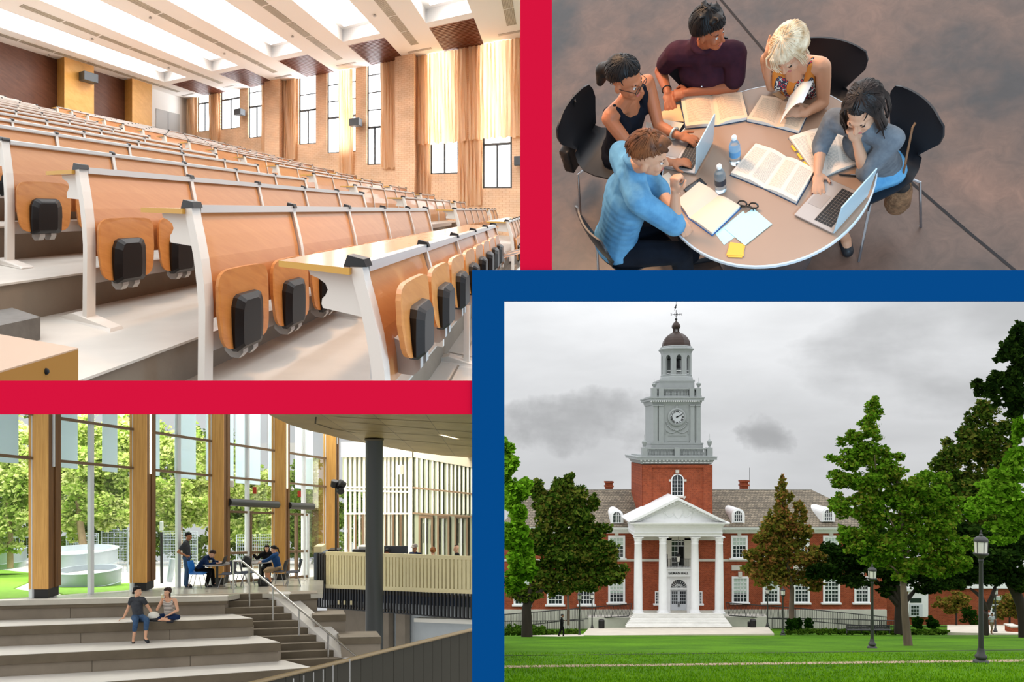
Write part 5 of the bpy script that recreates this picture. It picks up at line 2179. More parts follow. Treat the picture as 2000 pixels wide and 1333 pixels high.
def gp(t, y0, y1, dn=0.0):
    """Point on the screen: t along, pixel height between the left y0 and the right y1 (at the ends)."""
    Y = 28.0 + (21.8 - 28.0) * t
    a = (636 - PX) / F * 28.0
    b = (935 - PX) / F * 21.8
    X = a + (b - a) * t
    z0 = (PY - y0) / F * 28.0
    z1 = (PY - y1) / F * 21.8
    g = Vector((b - a, 21.8 - 28.0, 0)).normalized()
    nn = Vector((g.y, -g.x, 0))
    return Vector((X, Y, z0 + (z1 - z0) * t)) + nn * dn


def strip(mb, t0, t1, ya0, ya1, yb0, yb1, d0=0.0, th=0.05):
    a, b, c, d_ = gp(t0, yb0, yb1, d0), gp(t1, yb0, yb1, d0), gp(t1, ya0, ya1, d0), gp(t0, ya0, ya1, d0)
    e = gp(0, 0, 0, -th) - gp(0, 0, 0)
    mb.hexa([a, b, b + e, a + e, d_, c, c + e, d_ + e])


for nm, ya, yb_, m in (('top_rail', (1078, 1087.5), (1085, 1095), C_slat), ('bottom_rail', (1142, 1153), (1149.5, 1161.5), C_slat)):
    mb = MB()
    strip(mb, 0, 1, ya[0], ya[1], yb_[0], yb_[1], 0.0, 0.06)
    mb.build(nm, m, sc_)
NS = 46
for k in range(NS):
    mb = MB()
    strip(mb, (k + 0.12) / NS, (k + 0.80) / NS, 1084.5, 1094.5, 1142.5, 1153.5, 0.0, 0.05)
    mb.build('slat', C_slat, sc_)
for k in range(52):
    t = (k - 3.4) / 48.5
    if t > 1:
        break
    mb = MB()
    strip(mb, t, t + 0.0075, 1150 if t >= 0 else 1085, 1161.5, 1187, 1210.5, 0.03, 0.05)
    mb.build('bar', C_steel_b, sc_)
mb = MB()
strip(mb, -0.075, 1.0, 1186.5, 1210.0, 1188.5, 1212.0, 0.03, 0.05)
mb.build('foot_rail', C_steel_b, sc_)
mb = MB()
strip(mb, -0.08, 1.0, 1084, 1093, 1160, 1172, -0.2, 0.05)
mb.build('back_panel', mat('dim_grey_panel', (84, 76, 58), rough=0.7), sc_)
for xx in (661, 671, 682):
    mb = MB()
    t = (xx - 636) / 215
    strip(mb, t, t + 0.012, 1172, 1180, 1180, 1188, 0.09, 0.02)
    mb.build('tag', C_slat, sc_)
mb = MB()
strip(mb, -0.09, 1.0, 1152, 1165, 1176, 1192, -0.32, 0.2)
struct(mb, 'trim_5', C_navy)
mb = MB()
strip(mb, -0.09, 1.02, 1174, 1190, 1300, 1330, -0.56, 0.2)
struct(mb, 'wall_right', mat('pale_blue_grey_wall', (190, 196, 198), rough=0.8, var=0.1, vscale=1))
for t0, t1 in ((-0.05, 0.30), (0.36, 0.42), (0.47, 0.53)):
    mb = MB()
    strip(mb, t0, t1, 1187, 1211, 1300, 1330, -0.3, 0.2)
    tag(mb.build('concrete_pier', C_conc), 'stained concrete pier under the slatted guard, ' + ('beside the stair blocks' if t0 < 0 else 'just right of dark column' if t0 < .4 else 'next to pale blue wall'), 'pier')
mb = MB()
strip(mb, 0.62, 0.97, 1206, 1212, 1210, 1222, -0.1, 0.3)
tag(mb.build('duct', C_white), 'white duct hanging under the slatted guard', 'duct')
# grey cabinet at the left end of the counter
cab = thing('counter_cabinet', 'grey cabinet with wooden top at end of the counter', 'cabinet', P(625, 1140, 28.6))
mb = MB()
a, b = P(613, 1139, 28.6), P(637, 1080, 28.6)
mb.box((a.x, 28.6, a.z), (b.x, 29.4, b.z))
mb.build('body', mat('slate_grey_panel', (92, 102, 116), rough=0.6), cab)
mb = MB()
a, b = P(613, 1080, 28.6), P(628, 1068, 28.6)
mb.box((a.x, 28.6, a.z), (b.x, 29.3, b.z))
mb.build('shelf_box', C_slat, cab)
mb = MB()
a, b = P(640, 1078, 28.9), P(661, 1075, 28.9)
mb.box((a.x, 28.9, a.z), (b.x, 29.5, b.z))
mb.build('worktop', C_steel_b, cab)
# spotlight pole
sp = thing('spotlight_pole', 'thin black pole carrying three spotlight heads', 'lamp', P(656, 1078, 28.3))
mb = MB()
mb.tube([P(656, 1080, 28.3), P(656, 950, 28.3)], 0.035, 8)
mb.build('pole', C_steel_b, sp)
for x, y, ax in ((653, 946, (0.3, -0.3, 1)), (668, 946, (-0.5, -0.5, 0.4)), (665, 957, (0.2, -0.7, -0.5))):
    mb = MB()
    ax = Vector(ax).normalized()
    c = P(x, y, 28.2)
    mb.tube([c - ax * 0.13, c - ax * 0.1, c + ax * 0.12, c + ax * 0.14], [0.09, 0.13, 0.14, 0.12], 12)
    mb.tube([c, P(656, 951, 28.3)], 0.025, 5)
    mb.build('spot_head', C_steel_b, sp, smooth=True)

# ---- inner glazed lobby behind the counter
lb = thing('wall_back', 'white glazed lobby wall with doors behind the counter', 'wall', P(800, 1100, 34))
lb['kind'] = 'structure'
Yc, Ye = 35.0, 28.5


def LW(x, y):
    """Lobby wall: frontal to x=805, then coming nearer to the right; y in pixels."""
    Y = Yc if x <= 805 else Yc + (Ye - Yc) * ((1 / (1 + 0)) * (x - 805) / (930 - 805))
    return P(x, y, Y)


def lstrip(mb, x0, y0a, y0b, x1, y1a, y1b, th=0.08, f=0.0):
    a, b, c, d_ = LW(x0, y0b), LW(x1, y1b), LW(x1, y1a), LW(x0, y0a)
    o = Vector((0, -f, 0))
    e = Vector((0, th, 0))
    mb.hexa([a + o, b + o, b + o + e, a + o + e, d_ + o, c + o, c + o + e, d_ + o + e])


mb = MB()
lstrip(mb, 668, 864, 893, 806, 864, 893, 0.2, 0.2)
mb.build('bulkhead', C_white, lb)
mb = MB()
lstrip(mb, 805, 864, 893, 935, 872, 916, 0.2, 0.05)
mb.build('bulkhead', mat('beige_bulkhead', (196, 184, 160), rough=0.7), lb)
mx_ = [673, 682, 691, 700, 709, 717, 750, 757, 765, 773, 781, 789, 797]
for x in mx_:
    mb = MB()
    lstrip(mb, x, 893, 1100, x + 4.5, 893, 1100, 0.1, 0.05)
    mb.build('mullion', C_white, lb)
mb = MB()
lstrip(mb, 800, 885, 1100, 806, 885, 1100, 0.2, 0.15)
mb.build('corner_post', C_white, lb)
for i, x in enumerate((813, 822, 832, 843, 853, 862, 872, 880, 888, 896, 904, 912, 920)):
    mb = MB()
    ya = 893 + (x - 805) * 0.19
    lstrip(mb, x, ya, 1005, x + 3.6, ya, 1005, 0.1, 0.05)
    mb.build('mullion', mat('warm_white_mullion', (236, 232, 214), rough=0.6) if i == 0 else MATS['warm_white_mullion'], lb)
for (x0, ya, x1, yb_) in ((673, 951, 805, 951), (673, 957, 805, 960), (673, 1002, 805, 1002), (805, 951, 935, 965), (805, 1001, 935, 1009)):
    mb = MB()
    lstrip(mb, x0, ya, ya + 3, x1, yb_, yb_ + 3, 0.1, 0.1)
    mb.build('transom', C_white if x0 < 800 else C_bronze, lb)
px_ = [668, 682, 691, 700, 709, 720, 740, 757, 765, 773, 781, 789, 797, 805, 813, 822, 832, 843, 853, 862, 872, 880, 888, 896, 904, 912, 920, 935]
for x0, x1 in zip(px_[:-1], px_[1:]):
    clear = x1 <= 740
    mb = MB()
    lstrip(mb, x0, 893, 958, x1, 893, 958, 0.02, -0.08)
    mb.build('pane', C_frost_w, lb)
    mb = MB()
    lstrip(mb, x0, 958, 1100, x1, 958, 1100, 0.02, -0.08)
    mb.build('pane', C_glass if clear else C_frost_w, lb)
for x0, x1 in ((818, 846), (854, 878), (888, 914)):
    dr = None
    for a_, b_ in ((x0, x0 + 3.5), (x1 - 3.5, x1), ((x0 + x1) / 2 - 1, (x0 + x1) / 2 + 1)):
        mb = MB()
        lstrip(mb, a_, 1010, 1100, b_, 1010, 1100, 0.1, 0.12)
        mb.build('door_stile', C_bronze if a_ == x0 or b_ == x1 else C_alu, lb)
    mb = MB()
    lstrip(mb, x0, 1006, 1012, x1, 1007, 1013, 0.1, 0.12)
    mb.build('door_head', C_bronze, lb)
    for hx in ((x0 + x1) / 2 - 4, (x0 + x1) / 2 + 4):
        mb = MB()
        lstrip(mb, hx - 0.6, 1022, 1060, hx + 0.6, 1022, 1060, 0.05, 0.2)
        mb.build('handle', C_steel_b, lb)
for x0, x1 in ((680, 711), (752, 785)):
    for a_, b_ in ((x0, x0 + 2.5), (x1 - 4, x1), ((x0 + x1) / 2 - 1.5, (x0 + x1) / 2 + 1.5)):
        mb = MB()
        lstrip(mb, a_, 1006, 1100, b_, 1006, 1100, 0.1, 0.12)
        mb.build('door_stile', C_bronze, lb)
# back office items above the counter
mn = thing('monitor', 'wide dark monitor standing behind the slatted guard', 'monitor', P(780, 1083, 26.8))
mb = MB()
a, b = P(750, 1082, 26.8), P(796, 1067, 26.8)
mb.box((a.x, 26.8, a.z), (b.x, 26.86, b.z))
mb.build('screen', mat('dark_screen', (70, 74, 80), rough=0.3), mn)
mb = MB()
mb.tube([P(775, 1092, 26.9), P(775, 1080, 26.9)], 0.05, 6)
mb.build('stand', C_steel_b, mn)
mn = thing('printer', 'grey printer standing behind guard left of dark column', 'printer', P(700, 1082, 27.4))
mb = MB()
a, b = P(700, 1081, 27.4), P(716, 1068, 27.4)
mb.box((a.x, 27.4, a.z), (b.x, 27.9, b.z))
mb.build('body', mat('pale_grey_plastic', (190, 188, 184), rough=0.5), mn, bevel=0.03)
mb = MB()
a, b = P(688, 1081, 27.2), P(716, 1075, 27.2)
mb.box((a.x, 27.2, a.z), (b.x, 27.5, b.z))
mb.build('tray', C_steel_b, mn)
for x in (838, 873, 905):
    mb = MB()
    a, b = LW(x - 2, 895 + (x - 838) * 0.14), LW(x + 2, 887 + (x - 838) * 0.14)
    mb.cbox((a + b) / 2 + Vector((0, -0.12, 0)), (0.11, 0.03, 0.16))
    mb.build('exit_sign', C_red, lb)
mb = MB()
q = P(782, 919, 33.5)
mb.lathe([(0.13, -0.18), (0.13, 0.22)], q, 14)
mb.tube([q + Vector((0, 0, 0.2)), q + Vector((0, 0, 0.9))], 0.01, 5)
tag(mb.build('pendant_lamp', C_white), 'white cylindrical pendant lamp hanging in glazed lobby', 'lamp')

# ---- dark guard in the foreground
fg = thing('dark_guard', 'dark metal guard wall with wooden top rail in foreground', 'guard rail', P(720, 1333, 7.8))
a, b = P(470, 1341, 6.6), P(945, 1225, 9.2)
mb = MB()
g = (b - a)
mb.tube([a + g * t for t in (0, 0.25, 0.5, 0.75, 1)], 0.028, 8, ry=0.7)
mb.build('top_rail', mat('worn_top_rail', (150, 128, 92), rough=0.4), fg, smooth=True)
C_olive = mat('dark_olive_metal', (58, 54, 42), rough=0.5, var=0.15, vscale=2)
for k in range(22):
    t0, t1 = k / 22, (k + 0.96) / 22
    p0, p1 = a + g * t0 + Vector((0, 0.05, -0.02)), a + g * t1 + Vector((0, 0.05, -0.02))
    mb = MB()
    mb.prism([p0, p1, p1 + Vector((0, 0, -0.8)), p0 + Vector((0, 0, -0.8))], (0.006, 0.02, 0))
    mb.build('panel', C_olive, fg)
for x, y in ((573, 1322), (593, 1316), (612, 1310), (631, 1304), (650, 1296), (683, 1284)):
    t = (x - 470) / 475
    Y = 6.6 + (9.2 - 6.6) * t * 0.8
    mb = MB()
    q = P(x, y + 4, Y * 0.985)
    mb.tube([q, q + Vector((0, 0, -0.5))], 0.006, 5)
    mb.build('bracket', C_chrome, fg)

# ---- garden outside
mb = MB()
mb.prism([A(x, y, -1.66) for x, y in ((wallX(16) - 0.6, 16), (wallX(38) - 0.6, 38.2), (-3, 52), (-36, 52), (-20, 16))], (0, 0, -0.2))
tag(mb.build('paving_outside', C_conc_l), 'pale sunlit paving outside the glass wall', 'paving', kind='structure')
mb = MB()
mb.prism([A(x, y, -1.62) for x, y in ((-13.9, 18.6), (-12.6, 21.3), (-15.6, 24.0), (-20, 33), (-34, 46), (-30, 30), (-15.5, 17.5))], (0, 0, -0.1))
tag(mb.build('turf', C_green_grass), 'sunlit green turf outside the leftmost windows', 'grass', kind='structure')
mb = MB()
mb.prism([A(x, y, -1.62) for x, y in ((-12.6, 21.6), (-11.2, 23.4), (-13, 27), (-15.6, 25.5))], (0, 0, -0.1))
tag(mb.build('turf', C_green_grass), 'sunlit green turf around the round metal planter', 'grass', kind='structure')
# stacked metal planters
for lab, xc, yc, Y, r, h in (('low galvanised ring planter outside second window bay', 172, 1150, 25.6, 1.0, 0.62), ('upper galvanised ring planter behind the low ring', 152, 1112, 29.0, 1.35, 0.72), ('pale ring planter outside leftmost window', 4, 1108, 33.0, 0.9, 0.75)):
    c = P(xc, yc, Y)
    root = thing('ring_planter', lab, 'planter', c, 'ring planters')
    mb = MB()
    mb.lathe([(r * 0.97, 0), (r * 1.0, h * 0.3), (r * 1.02, h * 0.32), (r * 1.0, h * 0.34), (r, h), (r * 1.04, h + 0.02), (r * 0.86, h + 0.04), (r * 0.84, h * 0.75), (0.01, h * 0.75)], c, 40, sx=1.0)
    mb.build('wall', C_gal, root, smooth=True)
    mb = MB()
    mb.lathe([(r * 0.85, h * 0.76), (0.02, h * 0.8)], c, 24)
    mb.build('gravel', C_conc_l, root)
# bollard, post, fence
mb = MB()
mb.tube([P(331, 1137, 27.0), P(338, 1092, 27.0)], 0.11, 12)
tag(mb.build('bollard', C_gal), 'leaning pale metal bollard outside third bay', 'bollard')
mb = MB()
mb.tube([P(316, 1140, 26.5), P(315, 1040, 26.5)], 0.05, 8)
pst = tag(mb.build('sign_post', C_steel_b), 'black slim post with white box outside third bay', 'post')
mb = MB()
mb.cbox(P(315.5, 1028, 26.45), (0.1, 0.08, 0.3))
mb.build('post_box', C_alu, pst)


def mesh_fence(label, x0, x1, y0, y1, Y, nx_, ny_):
    root = thing('wire_fence', label, 'fence', P((x0 + x1) / 2, y1, Y), 'temporary wire fences')
    for x in (x0, x1):
        mb = MB()
        mb.tube([P(x, y1, Y), P(x, y0, Y)], 0.03, 6)
        mb.build('post', C_gal, root)
    mb = MB()
    for i in range(nx_ + 1):
        x = x0 + (x1 - x0) * i / nx_
        mb.tube([P(x, y1, Y), P(x, y0, Y)], 0.009, 3, cap=False)
    for j in range(ny_ + 1):
        y = y0 + (y1 - y0) * j / ny_
        mb.tube([P(x0, y, Y), P(x1, y, Y)], 0.009, 3, cap=False)
    o = mb.build('wire_mesh', C_gal, root)
    o['kind'] = 'stuff'


mesh_fence('pale wire fence panel outside second bay', 198, 250, 1035, 1118, 33, 18, 16)
mesh_fence('pale wire fence panel outside third bay', 318, 385, 1038, 1108, 33.6, 22, 13)
mesh_fence('dark wire fence panel seen past leftmost column', 0, 60, 1050, 1100, 36, 8, 3)
mesh_fence('wire fence panel behind tree trunk', 130, 192, 1042, 1100, 34.5, 18, 12)
mesh_fence('wire fence panel beyond the double door', 462, 532, 1045, 1105, 37, 18, 10)
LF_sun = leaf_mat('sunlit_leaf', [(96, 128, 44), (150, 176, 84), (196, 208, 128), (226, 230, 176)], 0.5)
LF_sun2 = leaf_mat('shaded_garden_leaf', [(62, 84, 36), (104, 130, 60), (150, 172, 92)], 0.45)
Cb = mat('pale_tree_bark', (168, 146, 120), rough=0.9, var=0.3, vscale=4, bump=0.5, bscale=10)
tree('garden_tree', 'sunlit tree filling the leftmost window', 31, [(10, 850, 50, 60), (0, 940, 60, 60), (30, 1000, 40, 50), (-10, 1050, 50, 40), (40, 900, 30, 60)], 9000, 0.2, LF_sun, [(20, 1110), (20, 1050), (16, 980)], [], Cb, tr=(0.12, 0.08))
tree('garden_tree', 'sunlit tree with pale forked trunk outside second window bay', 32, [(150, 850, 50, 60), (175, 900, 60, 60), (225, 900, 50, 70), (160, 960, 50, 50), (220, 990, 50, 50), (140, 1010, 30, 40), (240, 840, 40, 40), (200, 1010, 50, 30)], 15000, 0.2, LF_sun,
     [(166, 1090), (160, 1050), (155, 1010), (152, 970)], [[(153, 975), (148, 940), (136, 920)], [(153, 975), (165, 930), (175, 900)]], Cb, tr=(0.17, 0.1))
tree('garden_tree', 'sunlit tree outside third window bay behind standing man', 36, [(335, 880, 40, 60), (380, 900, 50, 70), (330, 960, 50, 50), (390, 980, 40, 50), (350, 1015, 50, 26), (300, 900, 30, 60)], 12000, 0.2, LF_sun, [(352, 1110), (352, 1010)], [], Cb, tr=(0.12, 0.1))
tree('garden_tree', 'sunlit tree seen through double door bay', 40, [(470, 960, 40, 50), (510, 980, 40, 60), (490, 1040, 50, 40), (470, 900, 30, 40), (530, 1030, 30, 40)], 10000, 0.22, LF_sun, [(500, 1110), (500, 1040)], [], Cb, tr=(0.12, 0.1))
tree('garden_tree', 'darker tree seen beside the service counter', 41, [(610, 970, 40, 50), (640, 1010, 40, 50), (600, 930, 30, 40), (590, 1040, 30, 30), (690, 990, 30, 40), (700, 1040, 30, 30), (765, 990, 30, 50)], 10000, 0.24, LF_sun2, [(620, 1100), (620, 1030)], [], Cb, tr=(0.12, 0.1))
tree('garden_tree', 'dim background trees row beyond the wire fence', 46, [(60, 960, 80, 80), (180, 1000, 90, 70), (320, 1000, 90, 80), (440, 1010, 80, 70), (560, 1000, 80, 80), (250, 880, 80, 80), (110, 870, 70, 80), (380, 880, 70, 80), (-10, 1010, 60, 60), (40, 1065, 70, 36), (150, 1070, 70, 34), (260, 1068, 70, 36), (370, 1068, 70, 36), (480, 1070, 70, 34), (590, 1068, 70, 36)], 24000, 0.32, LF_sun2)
# ================================================================ people and furniture in the atrium
def placed(base, ang=0.0):
    """Local metres (x right, y away, z up), turned by ang degrees, set on a floor point."""
    ca, sa = math.cos(math.radians(ang)), math.sin(math.radians(ang))
    return lambda p: Vector((base.x + p[0] * ca - p[1] * sa, base.y + p[0] * sa + p[1] * ca, base.z + p[2]))


C_blue = mat('bright_blue_plastic', (30, 110, 190), rough=0.4)
C_dkblue = mat('dark_blue_plastic', (34, 44, 62), rough=0.4)
C_legm = mat('grey_chair_leg', (140, 140, 142), rough=0.3, metal=0.7)
C_tabt = mat('grey_table_top', (120, 116, 114), rough=0.4)


def stack_chair(label, base, ang, m):
    """Plastic chair; ang 0 faces right."""
    fn = placed(base, ang)
    root = thing('stacking_chair', label, 'chair', base, 'stacking chairs on the plaza')
    mb = MB(fn)
    vs, fs = [], []
    prof = [(0.22, 0.44, 0.2), (0.05, 0.45, 0.22), (-0.14, 0.445, 0.21), (-0.2, 0.48, 0.2), (-0.22, 0.6, 0.21), (-0.25, 0.72, 0.225), (-0.28, 0.84, 0.2)]
    mm = 7
    for t in (0, 1):
        for x, z, w in prof:
            for k in range(mm):
                q = -1 + 2 * k / (mm - 1)
                vs.append((x + (0.05 * q * q if z > 0.5 else 0) - 0.015 * t * (z > 0.5), q * w, z + (0.02 * q * q if z < 0.5 else 0) - 0.015 * t * (z < 0.5)))
    n = len(prof)
    for t in (0, 1):
        o = t * n * mm
        for i in range(n - 1):
            for k in range(mm - 1):
                fs.append((o + i * mm + k, o + i * mm + k + 1, o + (i + 1) * mm + k + 1, o + (i + 1) * mm + k))
    o = n * mm
    rim = [i * mm for i in range(n)] + [(n - 1) * mm + k for k in range(1, mm)] + [i * mm + mm - 1 for i in range(n - 2, -1, -1)] + [k for k in range(mm - 2, 0, -1)]
    for a, b in zip(rim, rim[1:] + rim[:1]):
        fs.append((a, b, b + o, a + o))
    mb.add(vs, fs)
    mb.build('shell', m, root, smooth=True)
    for sx in (-1, 1):
        for sy in (-1, 1):
            mb = MB(fn)
            mb.tube([(0.10 * sx, 0.16 * sy, 0.43), (0.22 * sx, 0.22 * sy, 0.0)], 0.012, 6)
            mb.build('leg', C_legm, root)


def cafe_table(label, base, r=0.42):
    root = thing('cafe_table', label, 'table', base, 'round tables on the plaza')
    for nm, prof, m in (('table_top', [(r - 0.01, 0.715), (r, 0.72), (r, 0.738), (r - 0.01, 0.742)], C_tabt), ('pedestal', [(0.04, 0.02), (0.04, 0.715)], C_darkcol), ('foot_plate', [(0.26, 0), (0.26, 0.015), (0.05, 0.03)], C_darkcol)):
        mb = MB()
        mb.lathe(prof, base, 28)
        mb.build(nm, m, root, smooth=nm == 'pedestal')


FP = -1.6
cafe_table('round grey table holding open laptop', AL(424, 1147, FP))
cafe_table('round dark table between the two seated women', AL(508, 1139, FP))
stack_chair('bright blue chair behind the standing man', AL(386, 1149, FP), 0, C_blue)
stack_chair('dark chair facing the laptop table', AL(444, 1150, FP), 180, C_dkblue)
stack_chair('dark chair at handrail top, back to laptop table', AL(468, 1148, FP), 0, C_dkblue)
stack_chair('dark chair with black bag beside table of women', AL(484, 1146, FP), 20, C_dkblue)
stack_chair('dark chair under the woman in blue', AL(546, 1144, FP), 180, C_dkblue)
stack_chair('empty dark chair right of woman in blue', AL(573, 1145, FP), 200, C_dkblue)
# laptop, cups, bags
lb_ = AL(424, 1147, FP) + Vector((0.1, 0, 0.742))
root = thing('laptop', 'small open black laptop on the round grey table', 'laptop', lb_)
fn = placed(lb_, 0)
mb = MB(fn)
mb.box((-0.12, -0.16, 0), (0.10, 0.16, 0.015))
mb.build('base', C_steel_b, root)
mb = MB(fn)
mb.hexa([(0.10, -0.16, 0.015), (0.11, -0.16, 0.015), (0.11, 0.16, 0.015), (0.10, 0.16, 0.015), (0.18, -0.16, 0.24), (0.19, -0.16, 0.24), (0.19, 0.16, 0.24), (0.18, 0.16, 0.24)])
mb.build('lid', C_steel_b, root)
for dx, lab in ((-0.27, 'paper cup left of the small laptop'), (-0.16, 'paper cup touching the small laptop')):
    c = AL(424, 1147, FP) + Vector((dx, -0.1, 0.742))
    root = thing('paper_cup', lab, 'cup', c, 'paper cups')
    mb = MB()
    mb.lathe([(0.03, 0), (0.04, 0.11)], c, 14)
    mb.build('cup_body', C_slat, root)
    mb = MB()
    mb.lathe([(0.043, 0.11), (0.043, 0.118), (0.035, 0.125)], c, 14)
    mb.build('cup_lid', C_white, root)
for lab, c, r in (('black backpack on the floor beside handrail', AL(515, 1146, FP), (0.2, 0.14, 0.16)), ('black bag on chair beside table of women', AL(482, 1146, FP) + Vector((0, 0, 0.62)), (0.16, 0.14, 0.2))):
    root = thing('backpack', lab, 'bag', c)
    mb = Flesh()
    mb.ell(c + Vector((0, 0, r[2] * 0.9)), r, (V(1, 0, 0), V(0, 1, 0), V(0, 0, 1)))
    mb.cbox(c + Vector((0, 0, r[2] * 0.5)), (r[0] * 1.5, r[1] * 1.5, r[2]))
    remeshed(mb, 'bag_body', C_steel_b, root, 0.02, 3)
    mb = MB()
    mb.tube([c + Vector((-0.05, -r[1], r[2] * 0.5)), c + Vector((-0.06, -r[1] * 1.15, r[2] * 1.2)), c + Vector((-0.03, -r[1] * 0.6, r[2] * 1.9))], 0.02, 6)
    mb.build('strap', C_darkcol, root)

sk1 = skin_mat('atrium_skin_light', (224, 172, 140))
sk2 = skin_mat('atrium_skin_tan', (176, 120, 86))
hb = hair_mat('atrium_black_hair', (26, 22, 22), (10, 9, 9))
hbr = hair_mat('atrium_brown_hair', (70, 48, 38), (36, 24, 20))
hgi = hair_mat('atrium_ginger_hair', (178, 112, 60), (120, 70, 36))
c_grey = cloth_mat('charcoal_tee', (72, 74, 78), (52, 54, 60), 10)
c_jean = cloth_mat('blue_jeans', (70, 96, 128), (48, 70, 100), 12)
c_navyt = cloth_mat('navy_shirt', (32, 52, 88), (24, 38, 66), 12)
c_blk = cloth_mat('black_cloth', (24, 24, 28), (16, 16, 20), 12)
c_blue2 = cloth_mat('blue_jersey', (38, 78, 128), (26, 56, 98), 12)
c_beige = cloth_mat('beige_skirt', (176, 150, 116), (150, 126, 96), 12)


def stripe_mat():
    m = bpy.data.materials.new('striped_top_cloth')
    m.use_nodes = True
    nt = m.node_tree
    b = nt.nodes['Principled BSDF']
    tc = N(nt, 'ShaderNodeTexCoord')
    w = N(nt, 'ShaderNodeTexWave', Scale=9.0, Distortion=0.6)
    w.bands_direction = 'Z'
    r = ramp(nt, [(0.0, lin((214, 206, 196))), (0.5, lin((120, 110, 104)))], 'CONSTANT')
    nt.links.new(tc.outputs['Object'], w.inputs['Vector'])
    nt.links.new(w.outputs['Fac'], r.inputs['Fac'])
    nt.links.new(r.outputs['Color'], b.inputs['Base Color'])
    return m


c_str = stripe_mat()
shoed = mat('dark_flat_shoe', (30, 32, 40), rough=0.6)


def figure(label, base, ang, J, face, skin, hands, garments, hair, hk, **kw):
    fn = placed(base, ang)
    k = kw.pop('k', 1.0)
    hup = kw.pop('hup', V(0, 0, 1))
    fk = kw.pop('fk', {})
    root, J, _ = person(label, fn, J, face, skin, hands, garments, (0, 0, 0), voxel=0.011, k=k, hup=hup, headk=0.95, **kw)
    face_parts(root, J['head'], face, hup, fn, hair, MATS['lip_small'], k=0.95, **fk)
    hair_cap(root, J['head'], face, hup, fn, hair, k=0.95, voxel=0.011, locks=60, **hk)
    return root, J, fn


mat('lip_small', (166, 92, 84), rough=0.5)
FL = dict
# standing man
J = FL(pelvis=(0, 0, 0.95), chest=(-0.02, 0, 1.27), neck=(0, 0, 1.46), head=(0.05, 0, 1.62), shR=(-0.02, -0.19, 1.41), shL=(-0.02, 0.19, 1.41),
       elR=(-0.20, -0.30, 1.17), wrR=(0.03, -0.22, 1.03), elL=(-0.22, 0.30, 1.17), wrL=(0.02, 0.22, 1.03),
       hipR=(0, -0.09, 0.92), hipL=(0, 0.09, 0.92), knR=(0.03, -0.10, 0.50), knL=(-0.02, 0.10, 0.50), anR=(0.0, -0.10, 0.09), anL=(-0.06, 0.1, 0.09), toR=(0.15, -0.11, 0.04), toL=(0.09, 0.1, 0.04))
figure('standing man in charcoal tee and jeans, hands on hips', AL(365, 1148, FP), 12, J, V(1, 0.1, -0.15), sk2,
       {'R': ((0.7, 0.5, -0.3), (0, -1, 0.2), 1, 'relax'), 'L': ((0.7, -0.5, -0.3), (0, 1, 0.2), -1, 'relax')},
       [dict(kind='top', name='tee_shirt', mat=c_grey, sleeve=0.62, g=0.018), dict(kind='bottom', name='jeans', mat=c_jean, g=0.016), dict(kind='shoes', mat=shoed)], hb, dict(thick=0.016, front=0.5, side=0.1, back=-0.3))
# seated man leaning to the laptop
J = FL(pelvis=(0, 0, 0.56), chest=(0.2, 0, 0.83), neck=(0.34, 0, 0.96), head=(0.44, 0, 1.06), shR=(0.27, -0.17, 0.94), shL=(0.27, 0.17, 0.94),
       elR=(0.38, -0.22, 0.72), wrR=(0.58, -0.1, 0.78), elL=(0.42, 0.2, 0.76), wrL=(0.6, 0.08, 0.78),
       hipR=(0, -0.09, 0.53), hipL=(0, 0.09, 0.53), knR=(0.4, -0.12, 0.5), knL=(0.38, 0.12, 0.5), anR=(0.3, -0.12, 0.09), anL=(0.42, 0.12, 0.09), toR=(0.44, -0.12, 0.04), toL=(0.56, 0.12, 0.04))
figure('seated man in navy shirt bending over the small laptop', AL(388, 1147, FP), 0, J, V(0.8, 0, -0.6), sk1,
       {'R': ((0.9, 0.2, -0.1), (0, 0, 1), 1, 'type'), 'L': ((0.9, -0.2, -0.1), (0, 0, 1), -1, 'type')},
       [dict(kind='top', name='navy_shirt', mat=c_navyt, sleeve=1.9, g=0.018), dict(kind='bottom', name='trousers', mat=c_blk, g=0.016), dict(kind='shoes', mat=shoed)], hbr, dict(thick=0.02, front=0.45, side=0.0, back=-0.4))
# two women at the far table
J = FL(pelvis=(0, 0, 0.56), chest=(0, -0.05, 0.88), neck=(0, -0.06, 1.05), head=(0.0, -0.09, 1.2), shR=(-0.17, -0.05, 1.0), shL=(0.17, -0.05, 1.0),
       elR=(-0.32, -0.15, 0.84), wrR=(-0.45, -0.2, 1.0), elL=(0.22, -0.2, 0.8), wrL=(0.05, -0.32, 0.78),
       hipR=(-0.09, 0, 0.53), hipL=(0.09, 0, 0.53), knR=(-0.12, -0.4, 0.5), knL=(0.12, -0.4, 0.5), anR=(-0.12, -0.36, 0.09), anL=(0.12, -0.36, 0.09), toR=(-0.12, -0.5, 0.04), toL=(0.12, -0.5, 0.04))
figure('woman in black with long black hair pointing aside', AL(522, 1136, FP), 10, J, V(0.05, -1, -0.1), sk1,
       {'R': ((-0.5, -0.2, 0.6), (0, -1, 0.3), -1, 'relax'), 'L': ((-0.8, -0.3, -0.1), (0, 0, 1), 1, 'relax')},
       [dict(kind='top', name='black_jacket', mat=c_blk, sleeve=1.85, g=0.018), dict(kind='bottom', name='trousers', mat=c_blk, g=0.016), dict(kind='shoes', mat=shoed)], hb,
       dict(thick=0.02, front=0.5, side=-0.5, back=-0.8, extra=[((-0.08, 0, -0.03), (-0.085, 0.01, -0.2), 0.03, 0.025), ((0.08, 0, -0.03), (0.085, 0.01, -0.2), 0.03, 0.025)]))
